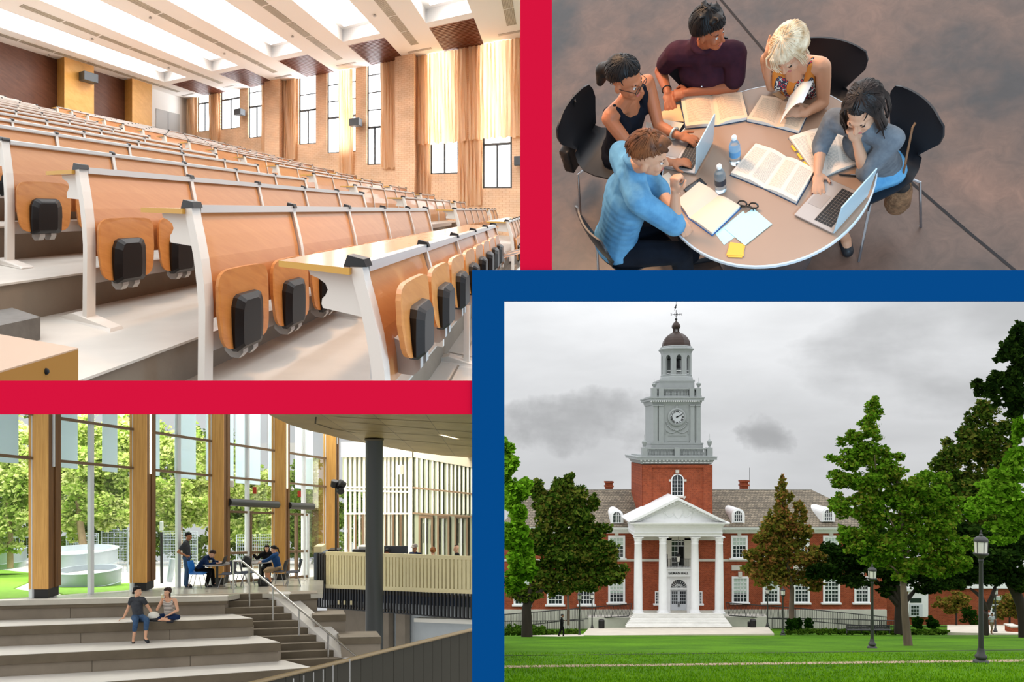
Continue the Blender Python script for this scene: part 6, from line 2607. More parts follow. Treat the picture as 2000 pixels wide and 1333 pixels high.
J = FL(pelvis=(0, 0, 0.56), chest=(-0.08, 0, 0.87), neck=(-0.11, 0, 1.04), head=(-0.15, 0, 1.19), shR=(-0.09, 0.17, 1.0), shL=(-0.09, -0.17, 1.0),
       elR=(-0.3, 0.18, 0.84), wrR=(-0.48, 0.08, 0.79), elL=(-0.3, -0.2, 0.84), wrL=(-0.5, -0.12, 0.79),
       hipR=(0, 0.09, 0.53), hipL=(0, -0.09, 0.53), knR=(-0.38, 0.1, 0.5), knL=(-0.38, -0.1, 0.48), anR=(-0.28, 0.1, 0.09), anL=(-0.32, -0.1, 0.09), toR=(-0.42, 0.1, 0.04), toL=(-0.46, -0.1, 0.04))
figure('woman in blue jersey with ponytail leaning on dark table', AL(543, 1143, FP), 0, J, V(-1, 0.1, -0.25), sk1,
       {'R': ((-0.9, -0.1, -0.1), (0, 0, 1), 1, 'relax'), 'L': ((-0.9, 0.1, -0.1), (0, 0, 1), -1, 'relax')},
       [dict(kind='top', name='blue_jersey', mat=c_blue2, sleeve=1.8, g=0.016), dict(kind='bottom', name='skirt', mat=c_beige, leg=1.0, g=0.016), dict(kind='shoes', mat=shoed)], hb,
       dict(thick=0.018, front=0.5, side=0.0, back=-0.4, extra=[((0, -0.1, 0.02), (0, -0.16, 0.0), 0.025, 0.03), ((0, -0.16, 0.0), (0, -0.17, -0.2), 0.032, 0.018)]))
# women sitting on the seating steps
bs = A(-9.2, 18.92, -2.09)
J = FL(pelvis=(0, 0, 0.10), chest=(-0.06, 0.04, 0.41), neck=(-0.06, 0.03, 0.59), head=(-0.02, 0.0, 0.75), shR=(-0.2, 0.05, 0.54), shL=(0.11, 0.0, 0.55),
       elR=(-0.31, 0.1, 0.29), wrR=(-0.43, 0.12, 0.06), elL=(0.2, 0.1, 0.32), wrL=(0.32, 0.12, 0.1),
       hipR=(-0.08, -0.02, 0.1), hipL=(0.09, -0.02, 0.1), knR=(0.14, -0.42, 0.14), knL=(0.36, -0.34, 0.12), anR=(0.09, -0.44, -0.34), anL=(0.36, -0.40, -0.30), toR=(0.15, -0.57, -0.41), toL=(0.47, -0.50, -0.37))
figure('woman in grey tee and ripped jeans sitting on seating step edge', bs, 0, J, V(0.95, -0.2, 0.0), sk1,
       {'R': ((-0.6, 0, -0.25), (0, 0, 1), 1, 'flat'), 'L': ((0.6, 0, -0.2), (0, 0, 1), -1, 'flat')},
       [dict(kind='top', name='grey_tee', mat=c_grey, sleeve=0.45, g=0.013), dict(kind='bottom', name='jeans', mat=c_jean, leg=1.5, g=0.016), dict(kind='shoes', mat=shoed)], hb,
       dict(thick=0.018, front=0.5, side=0.0, back=-0.4, extra=[((0, -0.1, -0.02), (0, -0.13, -0.05), 0.03, 0.04)]), k=0.92, wide=0.95)
bs = AL(331, 1212, -2.09)
J = FL(pelvis=(0, 0, 0.11), chest=(0, -0.02, 0.39), neck=(0, -0.03, 0.56), head=(-0.03, -0.05, 0.71), shR=(-0.16, -0.03, 0.51), shL=(0.16, -0.03, 0.51),
       elR=(-0.25, -0.12, 0.29), wrR=(-0.11, -0.2, 0.53), elL=(0.25, -0.1, 0.27), wrL=(0.08, -0.22, 0.18),
       hipR=(-0.08, -0.03, 0.1), hipL=(0.08, -0.03, 0.1), knR=(-0.3, -0.2, 0.12), knL=(0.3, -0.2, 0.12), anR=(0.1, -0.32, 0.07), anL=(-0.1, -0.3, 0.07), toR=(0.22, -0.33, 0.05), toL=(-0.22, -0.32, 0.05))
root, J, fn = figure('woman in striped top sitting cross-legged drinking from cup', bs, 0, J, V(-0.3, -0.95, -0.12), sk1,
                     {'R': ((0.1, 0.1, 0.9), (-1, 0, 0.1), -1, 'relax'), 'L': ((-0.7, -0.2, -0.2), (0, 0, 1), 1, 'relax')},
                     [dict(kind='top', name='striped_top', mat=c_str, cover=False, g=0.013), dict(kind='bottom', name='leggings', mat=c_navyt, leg=1.5, g=0.012), dict(kind='shoes', mat=shoed)], hbr,
                     dict(thick=0.018, front=0.5, side=-0.4, back=-0.7, extra=[((-0.075, 0, -0.03), (-0.08, 0.01, -0.15), 0.028, 0.02), ((0.075, 0, -0.03), (0.08, 0.01, -0.15), 0.028, 0.02)]), k=0.9, wide=0.92)
c = fn(V(-0.08, -0.22, 0.6))
root = thing('paper_cup', 'paper cup held by woman in striped top', 'cup', c, 'paper cups')
mb = MB()
mb.lathe([(0.028, 0), (0.036, 0.09)], c, 12)
mb.build('cup_body', C_slat, root)
mb = MB()
mb.lathe([(0.039, 0.09), (0.034, 0.1)], c, 12)
mb.build('cup_lid', C_white, root)
c = AL(300, 1214, -2.09)
root = thing('bag', 'white and black bag between the two sitting women', 'bag', c)
mb = Flesh()
mb.ell(c + V(0, 0, 0.12), (0.15, 0.1, 0.12), (V(1, 0, 0), V(0, 1, 0), V(0, 0, 1)))
remeshed(mb, 'bag_body', C_white, root, 0.02, 3)
mb = Flesh()
mb.ell(c + V(0.03, -0.04, 0.05), (0.17, 0.09, 0.05), (V(1, 0, 0), V(0, 1, 0), V(0, 0, 1)))
mb.build('bag_flap', C_steel_b, root, smooth=True)


# people behind the counter: standing, seen from the shoulders up
def clerk(label, px, py, Y, ang, skin, clothm, hair, hk, extra=None):
    head = P(px, py, Y)
    base = head - V(0, 0, 1.62 if not extra else 1.62)
    J = FL(pelvis=(0, 0, 0.95), chest=(0, 0, 1.27), neck=(0, 0, 1.46), head=(0, -0.03, 1.62), shR=(-0.19, 0, 1.41), shL=(0.19, 0, 1.41),
           elR=(-0.25, -0.05, 1.12), wrR=(-0.2, -0.25, 1.0), elL=(0.25, -0.05, 1.12), wrL=(0.2, -0.25, 1.0),
           hipR=(-0.09, 0, 0.92), hipL=(0.09, 0, 0.92), knR=(-0.1, 0, 0.5), knL=(0.1, 0, 0.5), anR=(-0.1, 0, 0.09), anL=(0.1, 0, 0.09), toR=(-0.1, -0.14, 0.04), toL=(0.1, -0.14, 0.04))
    return figure(label, base, ang, J, V(0, -1, -0.3), skin, {'R': ((0, -0.9, -0.2), (0, 0, 1), -1, 'relax'), 'L': ((0, -0.9, -0.2), (0, 0, 1), 1, 'relax')},
                  [dict(kind='top', name='shirt', mat=clothm, sleeve=0.8, g=0.016), dict(kind='bottom', name='trousers', mat=c_blk, g=0.016), dict(kind='shoes', mat=shoed)], hair, hk)


clerk('dark-haired person bent low behind guard beside column', 758, 1079, 26.6, -60, sk2, c_blk, hb, dict(thick=0.02, front=0.3, side=-0.2, back=-0.6))
root, J, fn = clerk('man in grey cap and blue shirt behind the guard', 811, 1071, 25.6, -25, sk2, c_navyt, hb, dict(thick=0.014, front=0.6, side=0.2, back=-0.2))
mb = Flesh(fn)
mb.ell(J['head'] + V(0, 0, 0.075), (0.098, 0.115, 0.075), (V(1, 0, 0), V(0, 1, 0), V(0, 0, 1)))
mb.ell(J['head'] + V(0, -0.13, 0.05), (0.075, 0.08, 0.012), (V(1, 0, 0), V(0, 1, 0), V(0, 0, 1)))
remeshed(mb, 'cap', mat('grey_cap_cloth', (150, 140, 132), rough=0.8), root, 0.012, 2)
clerk('ginger-haired person in blue behind the guard', 846, 1077, 25.3, 200, sk1, c_blue2, hgi, dict(thick=0.028, front=0.2, side=-0.5, back=-0.8))
clerk('bald man in black tee behind the guard', 893, 1072, 24.6, -80, sk1, c_blk, hbr, dict(thick=0.006, front=0.97, side=0.95, back=0.93))
# ================================================================ the raked lecture hall
# plan axes of the hall: a runs along the rows, b up the rake along the window wall, c is height over eye level
LA, LB, LC = Vector((0.0581, 1.3, 0.3813)), Vector((-0.99, 0.9, 0.282)), Vector((0, 0, 0.85))
LM = Matrix((LA, LB, LC)).transposed()
LI = LM.inverted()


def T(a, b=None, c=None):
    if b is None:
        a, b, c = a
    return LA * a + LB * b + LC * c


def tfn(p):
    return LM @ p


def TP(x, y, which, val):
    """Hall coordinates under pixel (x, y) on the plane a, b or c = val."""
    r = LI @ Vector(((x - PX) / F, 1.0, (PY - y) / F))
    s = val / r['abc'.index(which)]
    return r * s


def set_uv(o, fn):
    me = o.data
    uv = me.uv_layers.new(name='UVMap')
    off = wloc(o)
    for lp in me.loops:
        q = LI @ (me.vertices[lp.vertex_index].co + off)
        uv.data[lp.index].uv = fn(q)
    return o


D_wood = wood_mat('beech_panel', (208, 142, 84), (198, 130, 74), rough=0.38, scale=(1.2, 1.2, 14), nscale=2.5, coat=0.15)
D_seat = wood_mat('beech_seat', (206, 138, 72), (188, 118, 56), rough=0.4, scale=(2, 2, 16), nscale=2.0, coat=0.1)
D_top = mat('laminate_desktop', (212, 168, 130), rough=0.18, spec=0.6, var=0.05, vscale=5)
D_edge = mat('yellow_desk_edge', (206, 156, 66), rough=0.5)
D_white = mat('white_enamel_steel', (222, 214, 204), rough=0.35)
D_alu = mat('satin_alu_rail', (204, 200, 196), rough=0.3, metal=0.25)
D_black = mat('black_plastic', (14, 13, 14), rough=0.42, spec=0.35)
D_grey = mat('grey_support_plastic', (176, 172, 168), rough=0.45)
D_floor = mat('glossy_stone_tile', (214, 206, 196), rough=0.12, var=0.08, vscale=2, spec=0.6)
D_tread = mat('vinyl_tread', (208, 202, 192), rough=0.4, var=0.1, vscale=4)
D_riser = mat('taupe_riser', (142, 128, 112), rough=0.75, var=0.18, vscale=3, bump=0.1, bscale=20)
D_brick = brick_mat('peach_wall_brick', (250, 214, 180), (246, 206, 168), (222, 168, 128), 2.4, 3.2, mort=0.012, coords='UV', axes='xy', rough=0.8)
D_ceil = mat('white_ceiling_paint', (250, 248, 245), rough=0.8)
D_cove = mat('white_cove_paint', (248, 248, 248), rough=0.8)
D_light = mat('ceiling_light_panel', (255, 255, 255), emit=5.6)
D_pane = mat('bright_daylit_window', (250, 252, 255), emit=4.6, rough=0.3)
D_frame = mat('dark_window_frame', (74, 82, 88), rough=0.5)
D_slat = mat('dark_red_slat', (116, 58, 36), rough=0.4)
D_slatv = mat('slat_backing', (60, 26, 16), rough=0.7)
D_wpanel = wood_mat('walnut_wall_panel', (112, 72, 54), (84, 50, 36), rough=0.5, scale=(1, 1, 9), nscale=1.5)
D_pillar = wood_mat('pale_ply_pillar', (232, 178, 96), (216, 158, 74), rough=0.5, scale=(1, 1, 3), nscale=2)
D_wallw = mat('white_plaster', (240, 238, 234), rough=0.85)
D_grill = brick_mat('vent_grille', (206, 200, 186), (196, 190, 176), (128, 120, 104), 8, 8, mort=0.04, coords='UV', axes='xy', rough=0.6, rowh=0.3, bw=0.5, off=0.0)
D_doorg = mat('grey_door', (176, 176, 174), rough=0.5)


def curtain_mat():
    m = bpy.data.materials.new('peach_curtain_cloth')
    m.use_nodes = True
    nt = m.node_tree
    nt.nodes.clear()
    out = N(nt, 'ShaderNodeOutputMaterial')
    d = N(nt, 'ShaderNodeBsdfDiffuse')
    d.inputs[0].default_value = (*lin((246, 216, 184)), 1)
    t = N(nt, 'ShaderNodeBsdfTranslucent')
    t.inputs[0].default_value = (*lin((255, 230, 192)), 1)
    mx = N(nt, 'ShaderNodeMixShader')
    mx.inputs[0].default_value = 0.45
    nt.links.new(d.outputs[0], mx.inputs[1])
    nt.links.new(t.outputs[0], mx.inputs[2])
    nt.links.new(mx.outputs[0], out.inputs['Surface'])
    return m


D_curt = curtain_mat()
AW, CB = 16.5, 5.8                             # window wall plane, ceiling height
BB = 16.5                                      # back wall plane
rows_b = [0.544, 1.36, 2.27, 3.25, 4.2, 5.16] + [5.16 + 0.95 * k for k in range(1, 11)]
rows_c = [-0.19, 0.0, 0.21, 0.447, 0.71, 0.95] + [0.95 + 0.25 * k for k in range(1, 11)]
HD = 0.91


def tbox(mb, a0, a1, b0, b1, c0, c1):
    mb.box((a0, b0, c0), (a1, b1, c1))


# ---- floors: flat floor in front, then one tread per row
mb = MB()
pl = [TP(x, y, 'c', rows_c[0] - HD) for x, y in ((300, 775), (950, 775), (960, 560))]
pl += [Vector((13.0, 0.10, rows_c[0] - HD)), Vector((16.4, 0.12, rows_c[0] - HD)), Vector((16.4, 0.72, rows_c[0] - HD)), Vector((0.9, 0.72, rows_c[0] - HD))]
mb.prism([T(p) for p in pl], (0, 0, -0.03))
fl = struct(mb, 'floor', D_floor)
D_joint = mat('tile_joint', (150, 136, 120), rough=0.7)
for k in range(1, 9):
    a = 1.0 + 1.2 * k
    mb = MB(tfn)
    c = rows_c[0] - HD + 0.002
    b0 = max(0.32, 0.115 * a)
    if b0 > 0.65:
        break
    mb.quad((a, b0, c), (a + 0.012, b0, c), (a + 0.012, 0.7, c), (a, 0.7, c))
    mb.build('tile_joint', D_joint, fl)
mb = MB(tfn)
c = rows_c[0] - HD + 0.002
mb.quad((1.2, 0.5, c), (4.0, 0.5, c), (4.0, 0.512, c), (1.2, 0.512, c))
mb.build('tile_joint', D_joint, fl)
rk = thing('raked_floor', 'stepped pale floor rising under the bench rows', 'floor', T(8, 4, -1))
rk['kind'] = 'structure'
for i in range(1, 17):
    cf = (rows_c[i] if i < 16 else rows_c[15] + 0.25) - HD
    b0 = (rows_b[i] if i < 16 else rows_b[15] + 0.95) - 0.76
    b1 = rows_b[i + 1] - 0.74 if i < 15 else BB
    a0 = max(-0.5, -0.5 + 0.25 * i)
    mb = MB(tfn)
    tbox(mb, a0, AW - 0.02, b0, b1, cf - 0.012, cf)
    mb.build('tread', D_tread, rk)
    mb = MB(tfn)
    cl_ = rows_c[i - 1] - HD
    tbox(mb, a0, AW - 0.02, b0 + 0.02, b0 + 0.06, cl_ - 0.05, cf - 0.012)
    mb.build('riser', D_riser, rk)

# ---- bench units
PROF = [(0.0, 0.90), (-0.012, 0.84), (-0.035, 0.76), (-0.06, 0.66), (-0.078, 0.55), (-0.085, 0.45), (-0.085, 0.38)]
PW = 0.905


def bench_proto(n, seats=True, legs=True, down=(), hi=False):
    """One bench section of n panels in hall axes (along, behind, up) from the floor; returns the root at the origin."""
    root = bpy.data.objects.new('lecture_bench', None)
    col.objects.link(root)
    WLOC[root.name] = Vector((0, 0, 0))

    def bld(mb, nm, m, par=root, **kw):
        return mb.build(nm, m, par, **kw)
    for k in range(n + 1):
        a = k * PW
        end = k in (0, n)
        w = 0.028 if end else 0.016
        mb = MB(tfn)
        f, r = -0.018, (0.028 if end else 0.02)
        vs, fs = [], []
        prof = [(b, h) for b, h in PROF]
        if end or k == 2:
            prof = prof + [(-0.08, 0.02)] if legs and not (hi and k == n) else prof
        for b, h in prof:
            rr_ = r if h > 0.5 else r * 0.85
            vs += [(a - w, b + f, h), (a + w, b + f, h), (a + w, b + rr_, h), (a - w, b + rr_, h)]
        for q in range(len(prof) - 1):
            for j in range(4):
                fs.append((4 * q + j, 4 * q + (j + 1) % 4, 4 * q + 4 + (j + 1) % 4, 4 * q + 4 + j))
        fs += [(0, 1, 2, 3), tuple(4 * (len(prof) - 1) + j for j in range(4))]
        mb.add(vs, fs)
        bld(mb, 'post', D_white, bevel=0.006)
        mb = MB(tfn)
        cw = 0.03 if end else 0.018
        mb.add([(a - cw, -0.035, 0.892), (a + cw, -0.035, 0.892), (a + cw, 0.05 if end else 0.03, 0.886), (a - cw, 0.05 if end else 0.03, 0.886),
                (a - cw, -0.025, 0.918), (a + cw, -0.025, 0.918), (a + cw, 0.035 if end else 0.02, 0.928), (a - cw, 0.035 if end else 0.02, 0.928)],
               [(0, 1, 2, 3), (4, 5, 6, 7), (0, 1, 5, 4), (1, 2, 6, 5), (2, 3, 7, 6), (3, 0, 4, 7)])
        bld(mb, 'post_cap', D_black, bevel=0.008)
        if legs and (end or k == 2) and not (hi and k == n):
            mb = MB(tfn)
            ff = -0.15 if hi else -0.34
            mb.add([(a - 0.045, ff, 0), (a + 0.045, ff, 0), (a + 0.05, 0.16, 0), (a - 0.05, 0.16, 0),
                    (a - 0.035, ff + 0.01, 0.018), (a + 0.035, ff + 0.01, 0.018), (a + 0.045, 0.03, 0.045), (a - 0.045, 0.03, 0.045)],
                   [(0, 1, 2, 3), (4, 5, 6, 7), (0, 1, 5, 4), (1, 2, 6, 5), (2, 3, 7, 6), (3, 0, 4, 7)])
            bld(mb, 'foot', D_white, bevel=0.006)
        if end:
            mb = MB(tfn)
            poly = [(0.02, 0.86), (0.205, 0.86), (0.195, 0.838), (0.16, 0.828), (0.132, 0.812), (0.122, 0.79), (0.132, 0.768), (0.145, 0.755), (0.148, 0.735), (0.142, 0.72), (-0.01, 0.712)]
            mb.prism([(a - 0.006, b, h) for b, h in poly], (0.012, 0, 0))
            bld(mb, 'bracket', D_white)
    for k in range(n):
        a0, a1 = k * PW + 0.022, (k + 1) * PW - 0.022
        mb = MB(tfn)
        vs, fs = [], []
        for b, h in PROF:
            h = max(min(h, 0.875), 0.46 if hi else 0)
            vs += [(a0, b, h), (a1, b, h), (a1, b + 0.018, h), (a0, b + 0.018, h)]
        m_ = len(PROF)
        for q in range(m_ - 1):
            for j in range(4):
                fs.append((4 * q + j, 4 * q + (j + 1) % 4, 4 * q + 4 + (j + 1) % 4, 4 * q + 4 + j))
        fs += [(0, 1, 2, 3), tuple(4 * (m_ - 1) + j for j in range(4))]
        mb.add(vs, fs)
        bld(mb, 'back_panel', D_wood)
    mb = MB(tfn)
    tbox(mb, 0.03, n * PW - 0.03, -0.024, 0.014, 0.868, 0.905)
    bld(mb, 'top_rail', D_alu, bevel=0.006)
    mb = MB(tfn)
    mb.add([(-0.05, 0.02, 0.862), (n * PW + 0.05, 0.02, 0.862), (n * PW + 0.05, 0.31, 0.862), (-0.05, 0.31, 0.862),
            (-0.05, 0.02, 0.886), (n * PW + 0.05, 0.02, 0.886), (n * PW + 0.05, 0.31, 0.886), (-0.05, 0.31, 0.886)],
           [(0, 1, 2, 3), (4, 5, 6, 7)])
    mb.cur = 1
    mb.f += [[0, 1, 5, 4], [1, 2, 6, 5], [2, 3, 7, 6], [3, 0, 4, 7]]
    mb.mi += [1, 1, 1, 1]
    bld(mb, 'desktop', [D_top, D_edge])
    mb = MB(tfn)
    tbox(mb, 0.02, n * PW - 0.02, -0.07 + 0.02 * hi, -0.03, 0.22 + 0.27 * hi, 0.31 + 0.25 * hi)
    bld(mb, 'beam', D_alu)
    if seats:
        for k in range(2 * n):
            ac = (k + 0.5) * PW / 2
            hw = 0.205

            def sm(b, h, dn=(k in down)):
                """Seat plate coordinates: folded up, or swung down about the hinge."""
                if hi:
                    h = 0.55 + (h - 0.21) * 0.71
                if not dn:
                    return (b, h)
                ang = math.radians(68)
                db, dh = b + 0.12, h - (0.56 if hi else 0.24)
                return (-0.12 + db * math.cos(ang) - dh * math.sin(ang), (0.56 if hi else 0.30) + db * math.sin(ang) * -0.2 + dh * math.cos(ang))
            out = []
            for q in range(24):
                t = 2 * math.pi * q / 24
                ex = 0.36
                x = hw * math.copysign(abs(math.cos(t)) ** ex, math.cos(t))
                z = 0.187 * math.copysign(abs(math.sin(t)) ** ex, math.sin(t))
                x *= 1.0 - 0.10 * (z < 0) * (-z / 0.195)
                out.append((x, z))
            mb = MB(tfn)
            nn = len(out)
            vs = []
            for off in (0.0, -0.018):
                for x, z in out:
                    bow = -0.118 - 0.008 * (z / 0.195) ** 2 + 0.012 * (z / 0.195) - 0.004 * (x / hw) ** 2
                    b, h = sm(bow + off, 0.42 + z)
                    vs.append((ac + x, b, h))
            mb.add(vs, [tuple(range(nn)), tuple(range(2 * nn - 1, nn - 1, -1))] + [(q, (q + 1) % nn, (q + 1) % nn + nn, q + nn) for q in range(nn)])
            st_ = bld(mb, 'seat', D_seat)
            mb = MB(tfn)
            vs = []
            pr = [(0.105, 0.235, -0.14), (0.105, 0.44, -0.15), (0.085, 0.465, -0.155)]
            lo_ = [(-0.10, 0.215), (0.10, 0.215), (0.118, 0.235), (0.122, 0.33), (0.118, 0.43), (0.10, 0.47), (0.075, 0.482), (-0.075, 0.482), (-0.10, 0.47), (-0.118, 0.43), (-0.122, 0.33), (-0.118, 0.235)]
            for sc2, off in ((1.0, -0.138), (0.97, -0.165), (0.60, -0.185)):
                for x, h in lo_:
                    hh = 0.34 + (h - 0.34) * (0.5 + 0.5 * sc2)
                    b, h2 = sm(off, hh)
                    vs.append((ac + x * sc2, b, h2))
            m_ = len(lo_)
            mb.add(vs, [tuple(range(m_)), tuple(range(3 * m_ - 1, 2 * m_ - 1, -1))] +
                   [(r_ * m_ + q, r_ * m_ + (q + 1) % m_, (r_ + 1) * m_ + (q + 1) % m_, (r_ + 1) * m_ + q) for r_ in range(2) for q in range(m_)])
            bld(mb, 'seat_mechanism', D_black, st_, bevel=0.008)
            for sx in (-0.055, 0.03):
                mb = MB(tfn)
                mb.prism([(ac + sx, b, h + (0.31 if hi else 0)) for b, h in ((-0.05, 0.30), (-0.05, 0.19), (-0.09, 0.165), (-0.14, 0.17), (-0.165, 0.20), (-0.165, 0.25), (-0.12, 0.28))], (0.04, 0, 0))
                bld(mb, 'hinge_arm', D_grey, st_)
    return root


ords = ['front', 'second', 'third', 'fourth', 'fifth', 'sixth', 'seventh', 'eighth', 'ninth', 'tenth', 'eleventh', 'twelfth', 'thirteenth', 'fourteenth', 'fifteenth', 'topmost']
protos = {}
for si, (a0, n, blk) in enumerate(((1.4, 5, 'nearest block'), (8.1, 5, 'middle block'), (13.5, 2, 'window-side block'))):
    for i in range(16):
        if si == 0 and i > 13 and False:
            continue
        full = (si == 0 and i <= 3) or (si == 1 and i <= 1)
        key = (n, full, full and si == 0 and i == 0, i if si == 0 and i < 3 else 9)
        if key not in protos:
            o = bench_proto(n, seats=full, legs=full, down=(8, 9) if key[2] else (), hi=key[2])
            protos[key] = o
        else:
            o = copy_tree(protos[key])
        o.location = T(a0, rows_b[i], rows_c[i] - HD)
        WLOC[o.name] = Vector(o.location)
        what = 'beech lecture bench with tip-up seats' if full else 'beech lecture bench'
        tag(o, '%s, %s row from the bottom, %s' % (what, ords[i], blk), 'bench', 'lecture benches in rows')

# ---- near desk corner and grey aisle step at the lower left
nd = thing('desk_end', 'out-of-reach pale desk corner closest at lower left', 'desk', T(0.75, 1.23, -1.2))
mb = MB()
k = 2.08
q0 = P(153, 680, k)
dr_ = (T(1, 0, 0)).normalized()
db_ = (T(0, 1, 0)).normalized()
q1 = q0 - dr_ * 0.45
q3 = P(-30, 648, 2.4)
q2 = q1 + (q3 - q0)
mb.prism([q0, q1, q2, q3], (0, 0, -0.004))
mb.build('desktop', mat('pale_desk_laminate', (184, 154, 128), rough=0.4), nd)
mb = MB()
mb.prism([q + Vector((0, 0, -0.004)) for q in (q0, q1, q2, q3)], (0, 0, -0.085))
mb.build('desk_edge', mat('brown_desk_edge', (158, 112, 46), rough=0.5), nd)
mb = MB()
c0 = P(90, 726, k * 0.935)
mb.ball(c0, (0.009, 0.006, 0.009), 8, 5)
mb.build('screw', D_black, nd)
mb = MB(tfn)
yq = TP(79, 664, 'c', rows_c[2] - HD)
tbox(mb, yq.x - 1.2, yq.x, yq.y, yq.y + 0.3, yq.z, yq.z + 0.115)
gs = tag(mb.build('aisle_step', mat('dark_granite', (112, 108, 102), rough=0.5, var=0.3, vscale=20), bevel=0.006), 'dark grey granite step block behind near desk corner', 'step')
# seat seen at the left edge belongs to the next block
mb = MB()
mb.ball(P(1, 360, 6.0), (0.045, 0.04, 0.1), 10, 6)
tag(mb.build('seat_mechanism', D_black), 'black seat mechanism peeking in at the left edge', 'seat')

# ---- ceiling with light coves, slatted panels and vents
mb = MB(tfn)
panels = [(1.82, 3.12), (4.58, 5.92), (7.55, 8.92), (10.6, 12.06), (13.63, 15.09)]
aS = 4.2
edges = [0.12]
for p, q in panels:
    edges += [p, q]
edges.append(BB)
cl = thing('ceiling', 'white lecture hall ceiling with bright light coves', 'ceiling', T(12, 8, CB))
cl['kind'] = 'structure'


def a_near(b):
    return max(4.0, TP(1000 if b < 2 else 600, -45, 'c', CB)[0] - 3.5) if b < 6 else 4.0


for k in range(0, len(edges) - 1, 2):          # beams between the coves
    mb = MB(tfn)
    tbox(mb, 4.2 if k else 9.0, AW, edges[k], edges[k + 1], CB, CB + 0.5)
    mb.build('ceiling_beam', D_ceil, cl)
for p, q in panels:
    mb = MB(tfn)                               # cove: lid, end bit over to the slats
    tbox(mb, 4.2, AW, p, q, CB + 0.42, CB + 0.5)
    tbox(mb, 13.6, 14.02, p, q, CB, CB + 0.42)
    mb.build('cove', D_cove, cl)
    mb = MB(tfn)
    tbox(mb, 4.2, 13.2, p + 0.22, q - 0.22, CB + 0.34, CB + 0.38)
    mb.build('light_panel', D_light, cl)
    mb = MB(tfn)
    tbox(mb, 14.02, 16.45, p, q, CB + 0.10, CB + 0.14)
    sl = mb.build('slat_panel', D_slatv, cl)
    for j in range(20):
        a = 14.04 + 2.38 * j / 19
        mb = MB(tfn)
        tbox(mb, a, a + 0.065, p + 0.01, q - 0.01, CB + 0.0, CB + 0.09)
        mb.build('slat', D_slat, sl)
for bm_ in (0.9, 3.85, 6.73, 9.76, 12.85, 15.75):
    aa = 6.0
    while aa < 15.2:
        mb = MB(tfn)
        tbox(mb, aa, aa + 1.25, bm_ - 0.13, bm_ + 0.13, CB - 0.012, CB)
        set_uv(mb.build('vent_grille', D_grill, cl), lambda q: (q.x, q.y))
        aa += 1.32
    mb = MB(tfn)
    tbox(mb, 15.75, 15.9, bm_ - 0.42, bm_ + 0.42, CB - 0.015, CB)
    mb.build('diffuser', D_grey, cl)
    for q in (8.6, 12.2):
        mb = MB(tfn)
        mb.lathe([(0.05, 0), (0.05, 0.02), (0.02, 0.05)], (q, bm_ + 0.42, CB - 0.05), 8)
        mb.build('sprinkler', D_grey, cl)

# ---- window wall
wr = thing('wall_right', 'peach brick window wall of the lecture hall', 'wall', T(AW, 8, 0))
wr['kind'] = 'structure'
wins = [(0.97, 1.86, 0.72), (2.65, 3.63, 1.27), (5.5, 6.12, 1.72), (6.6, 7.94, 2.3), (8.47, 9.36, 2.78), (11.3, 12.25, 3.3), (12.77, 14.06, 3.88), (14.74, 15.71, 3.9)]
segs = []
b = 0.05
for w0, w1, c0 in wins:
    segs.append((b, w0, -1.6, CB + 0.3))
    segs.append((w0, w1, -1.6, c0))
    b = w1
segs.append((b, BB + 0.2, -1.6, CB + 0.3))
for b0, b1, c0, c1 in segs:
    mb = MB(tfn)
    tbox(mb, AW, AW + 0.22, b0, b1, c0, c1)
    set_uv(mb.build('brick_pier', D_brick, wr), lambda q: (q.y, q.z))
for b0, b1 in ((4.1, 4.82), (10.12, 10.94)):
    mb = MB(tfn)
    tbox(mb, AW - 0.45, AW, b0, b1, -1.6, CB)
    set_uv(mb.build('brick_pillar', D_brick, wr), lambda q: (q.y + q.x, q.z))
for wi, (b0, b1, c0) in enumerate(wins):
    wn = thing('window_%d' % (wi + 6), 'dark framed hall window, %s from the red frame bar' % ('first', 'second', 'third', 'fourth', 'fifth', 'sixth', 'seventh', 'eighth')[wi], 'window', T(AW, b0, c0))
    wn['kind'] = 'structure'
    fw = 0.055
    top = CB + 0.1
    for q0, q1, r0, r1 in ((b0, b0 + fw, c0, top), (b1 - fw, b1, c0, top), (b0, b1, c0, c0 + fw)):
        mb = MB(tfn)
        tbox(mb, AW + 0.10, AW + 0.17, q0, q1, r0, r1)
        mb.build('frame', D_frame, wn)
    heads = [c0 + 1.55] + [c0 + 1.55 + 0.72 * k for k in range(1, 6)]
    for k, h in enumerate(heads):
        if h < top - 0.2:
            mb = MB(tfn)
            t_ = 0.045 if k == 0 else 0.022
            tbox(mb, AW + 0.10, AW + 0.17, b0, b1, h - t_, h + t_)
            mb.build('transom', D_frame, wn)
    mb = MB(tfn)
    m_ = (b0 + b1) / 2
    tbox(mb, AW + 0.10, AW + 0.17, m_ - 0.035, m_ + 0.035, c0, c0 + 1.55)
    mb.build('mullion', D_frame, wn)
    mb = MB(tfn)
    tbox(mb, AW + 0.14, AW + 0.15, b0, b1, c0, top)
    mb.build('pane', D_pane, wn)


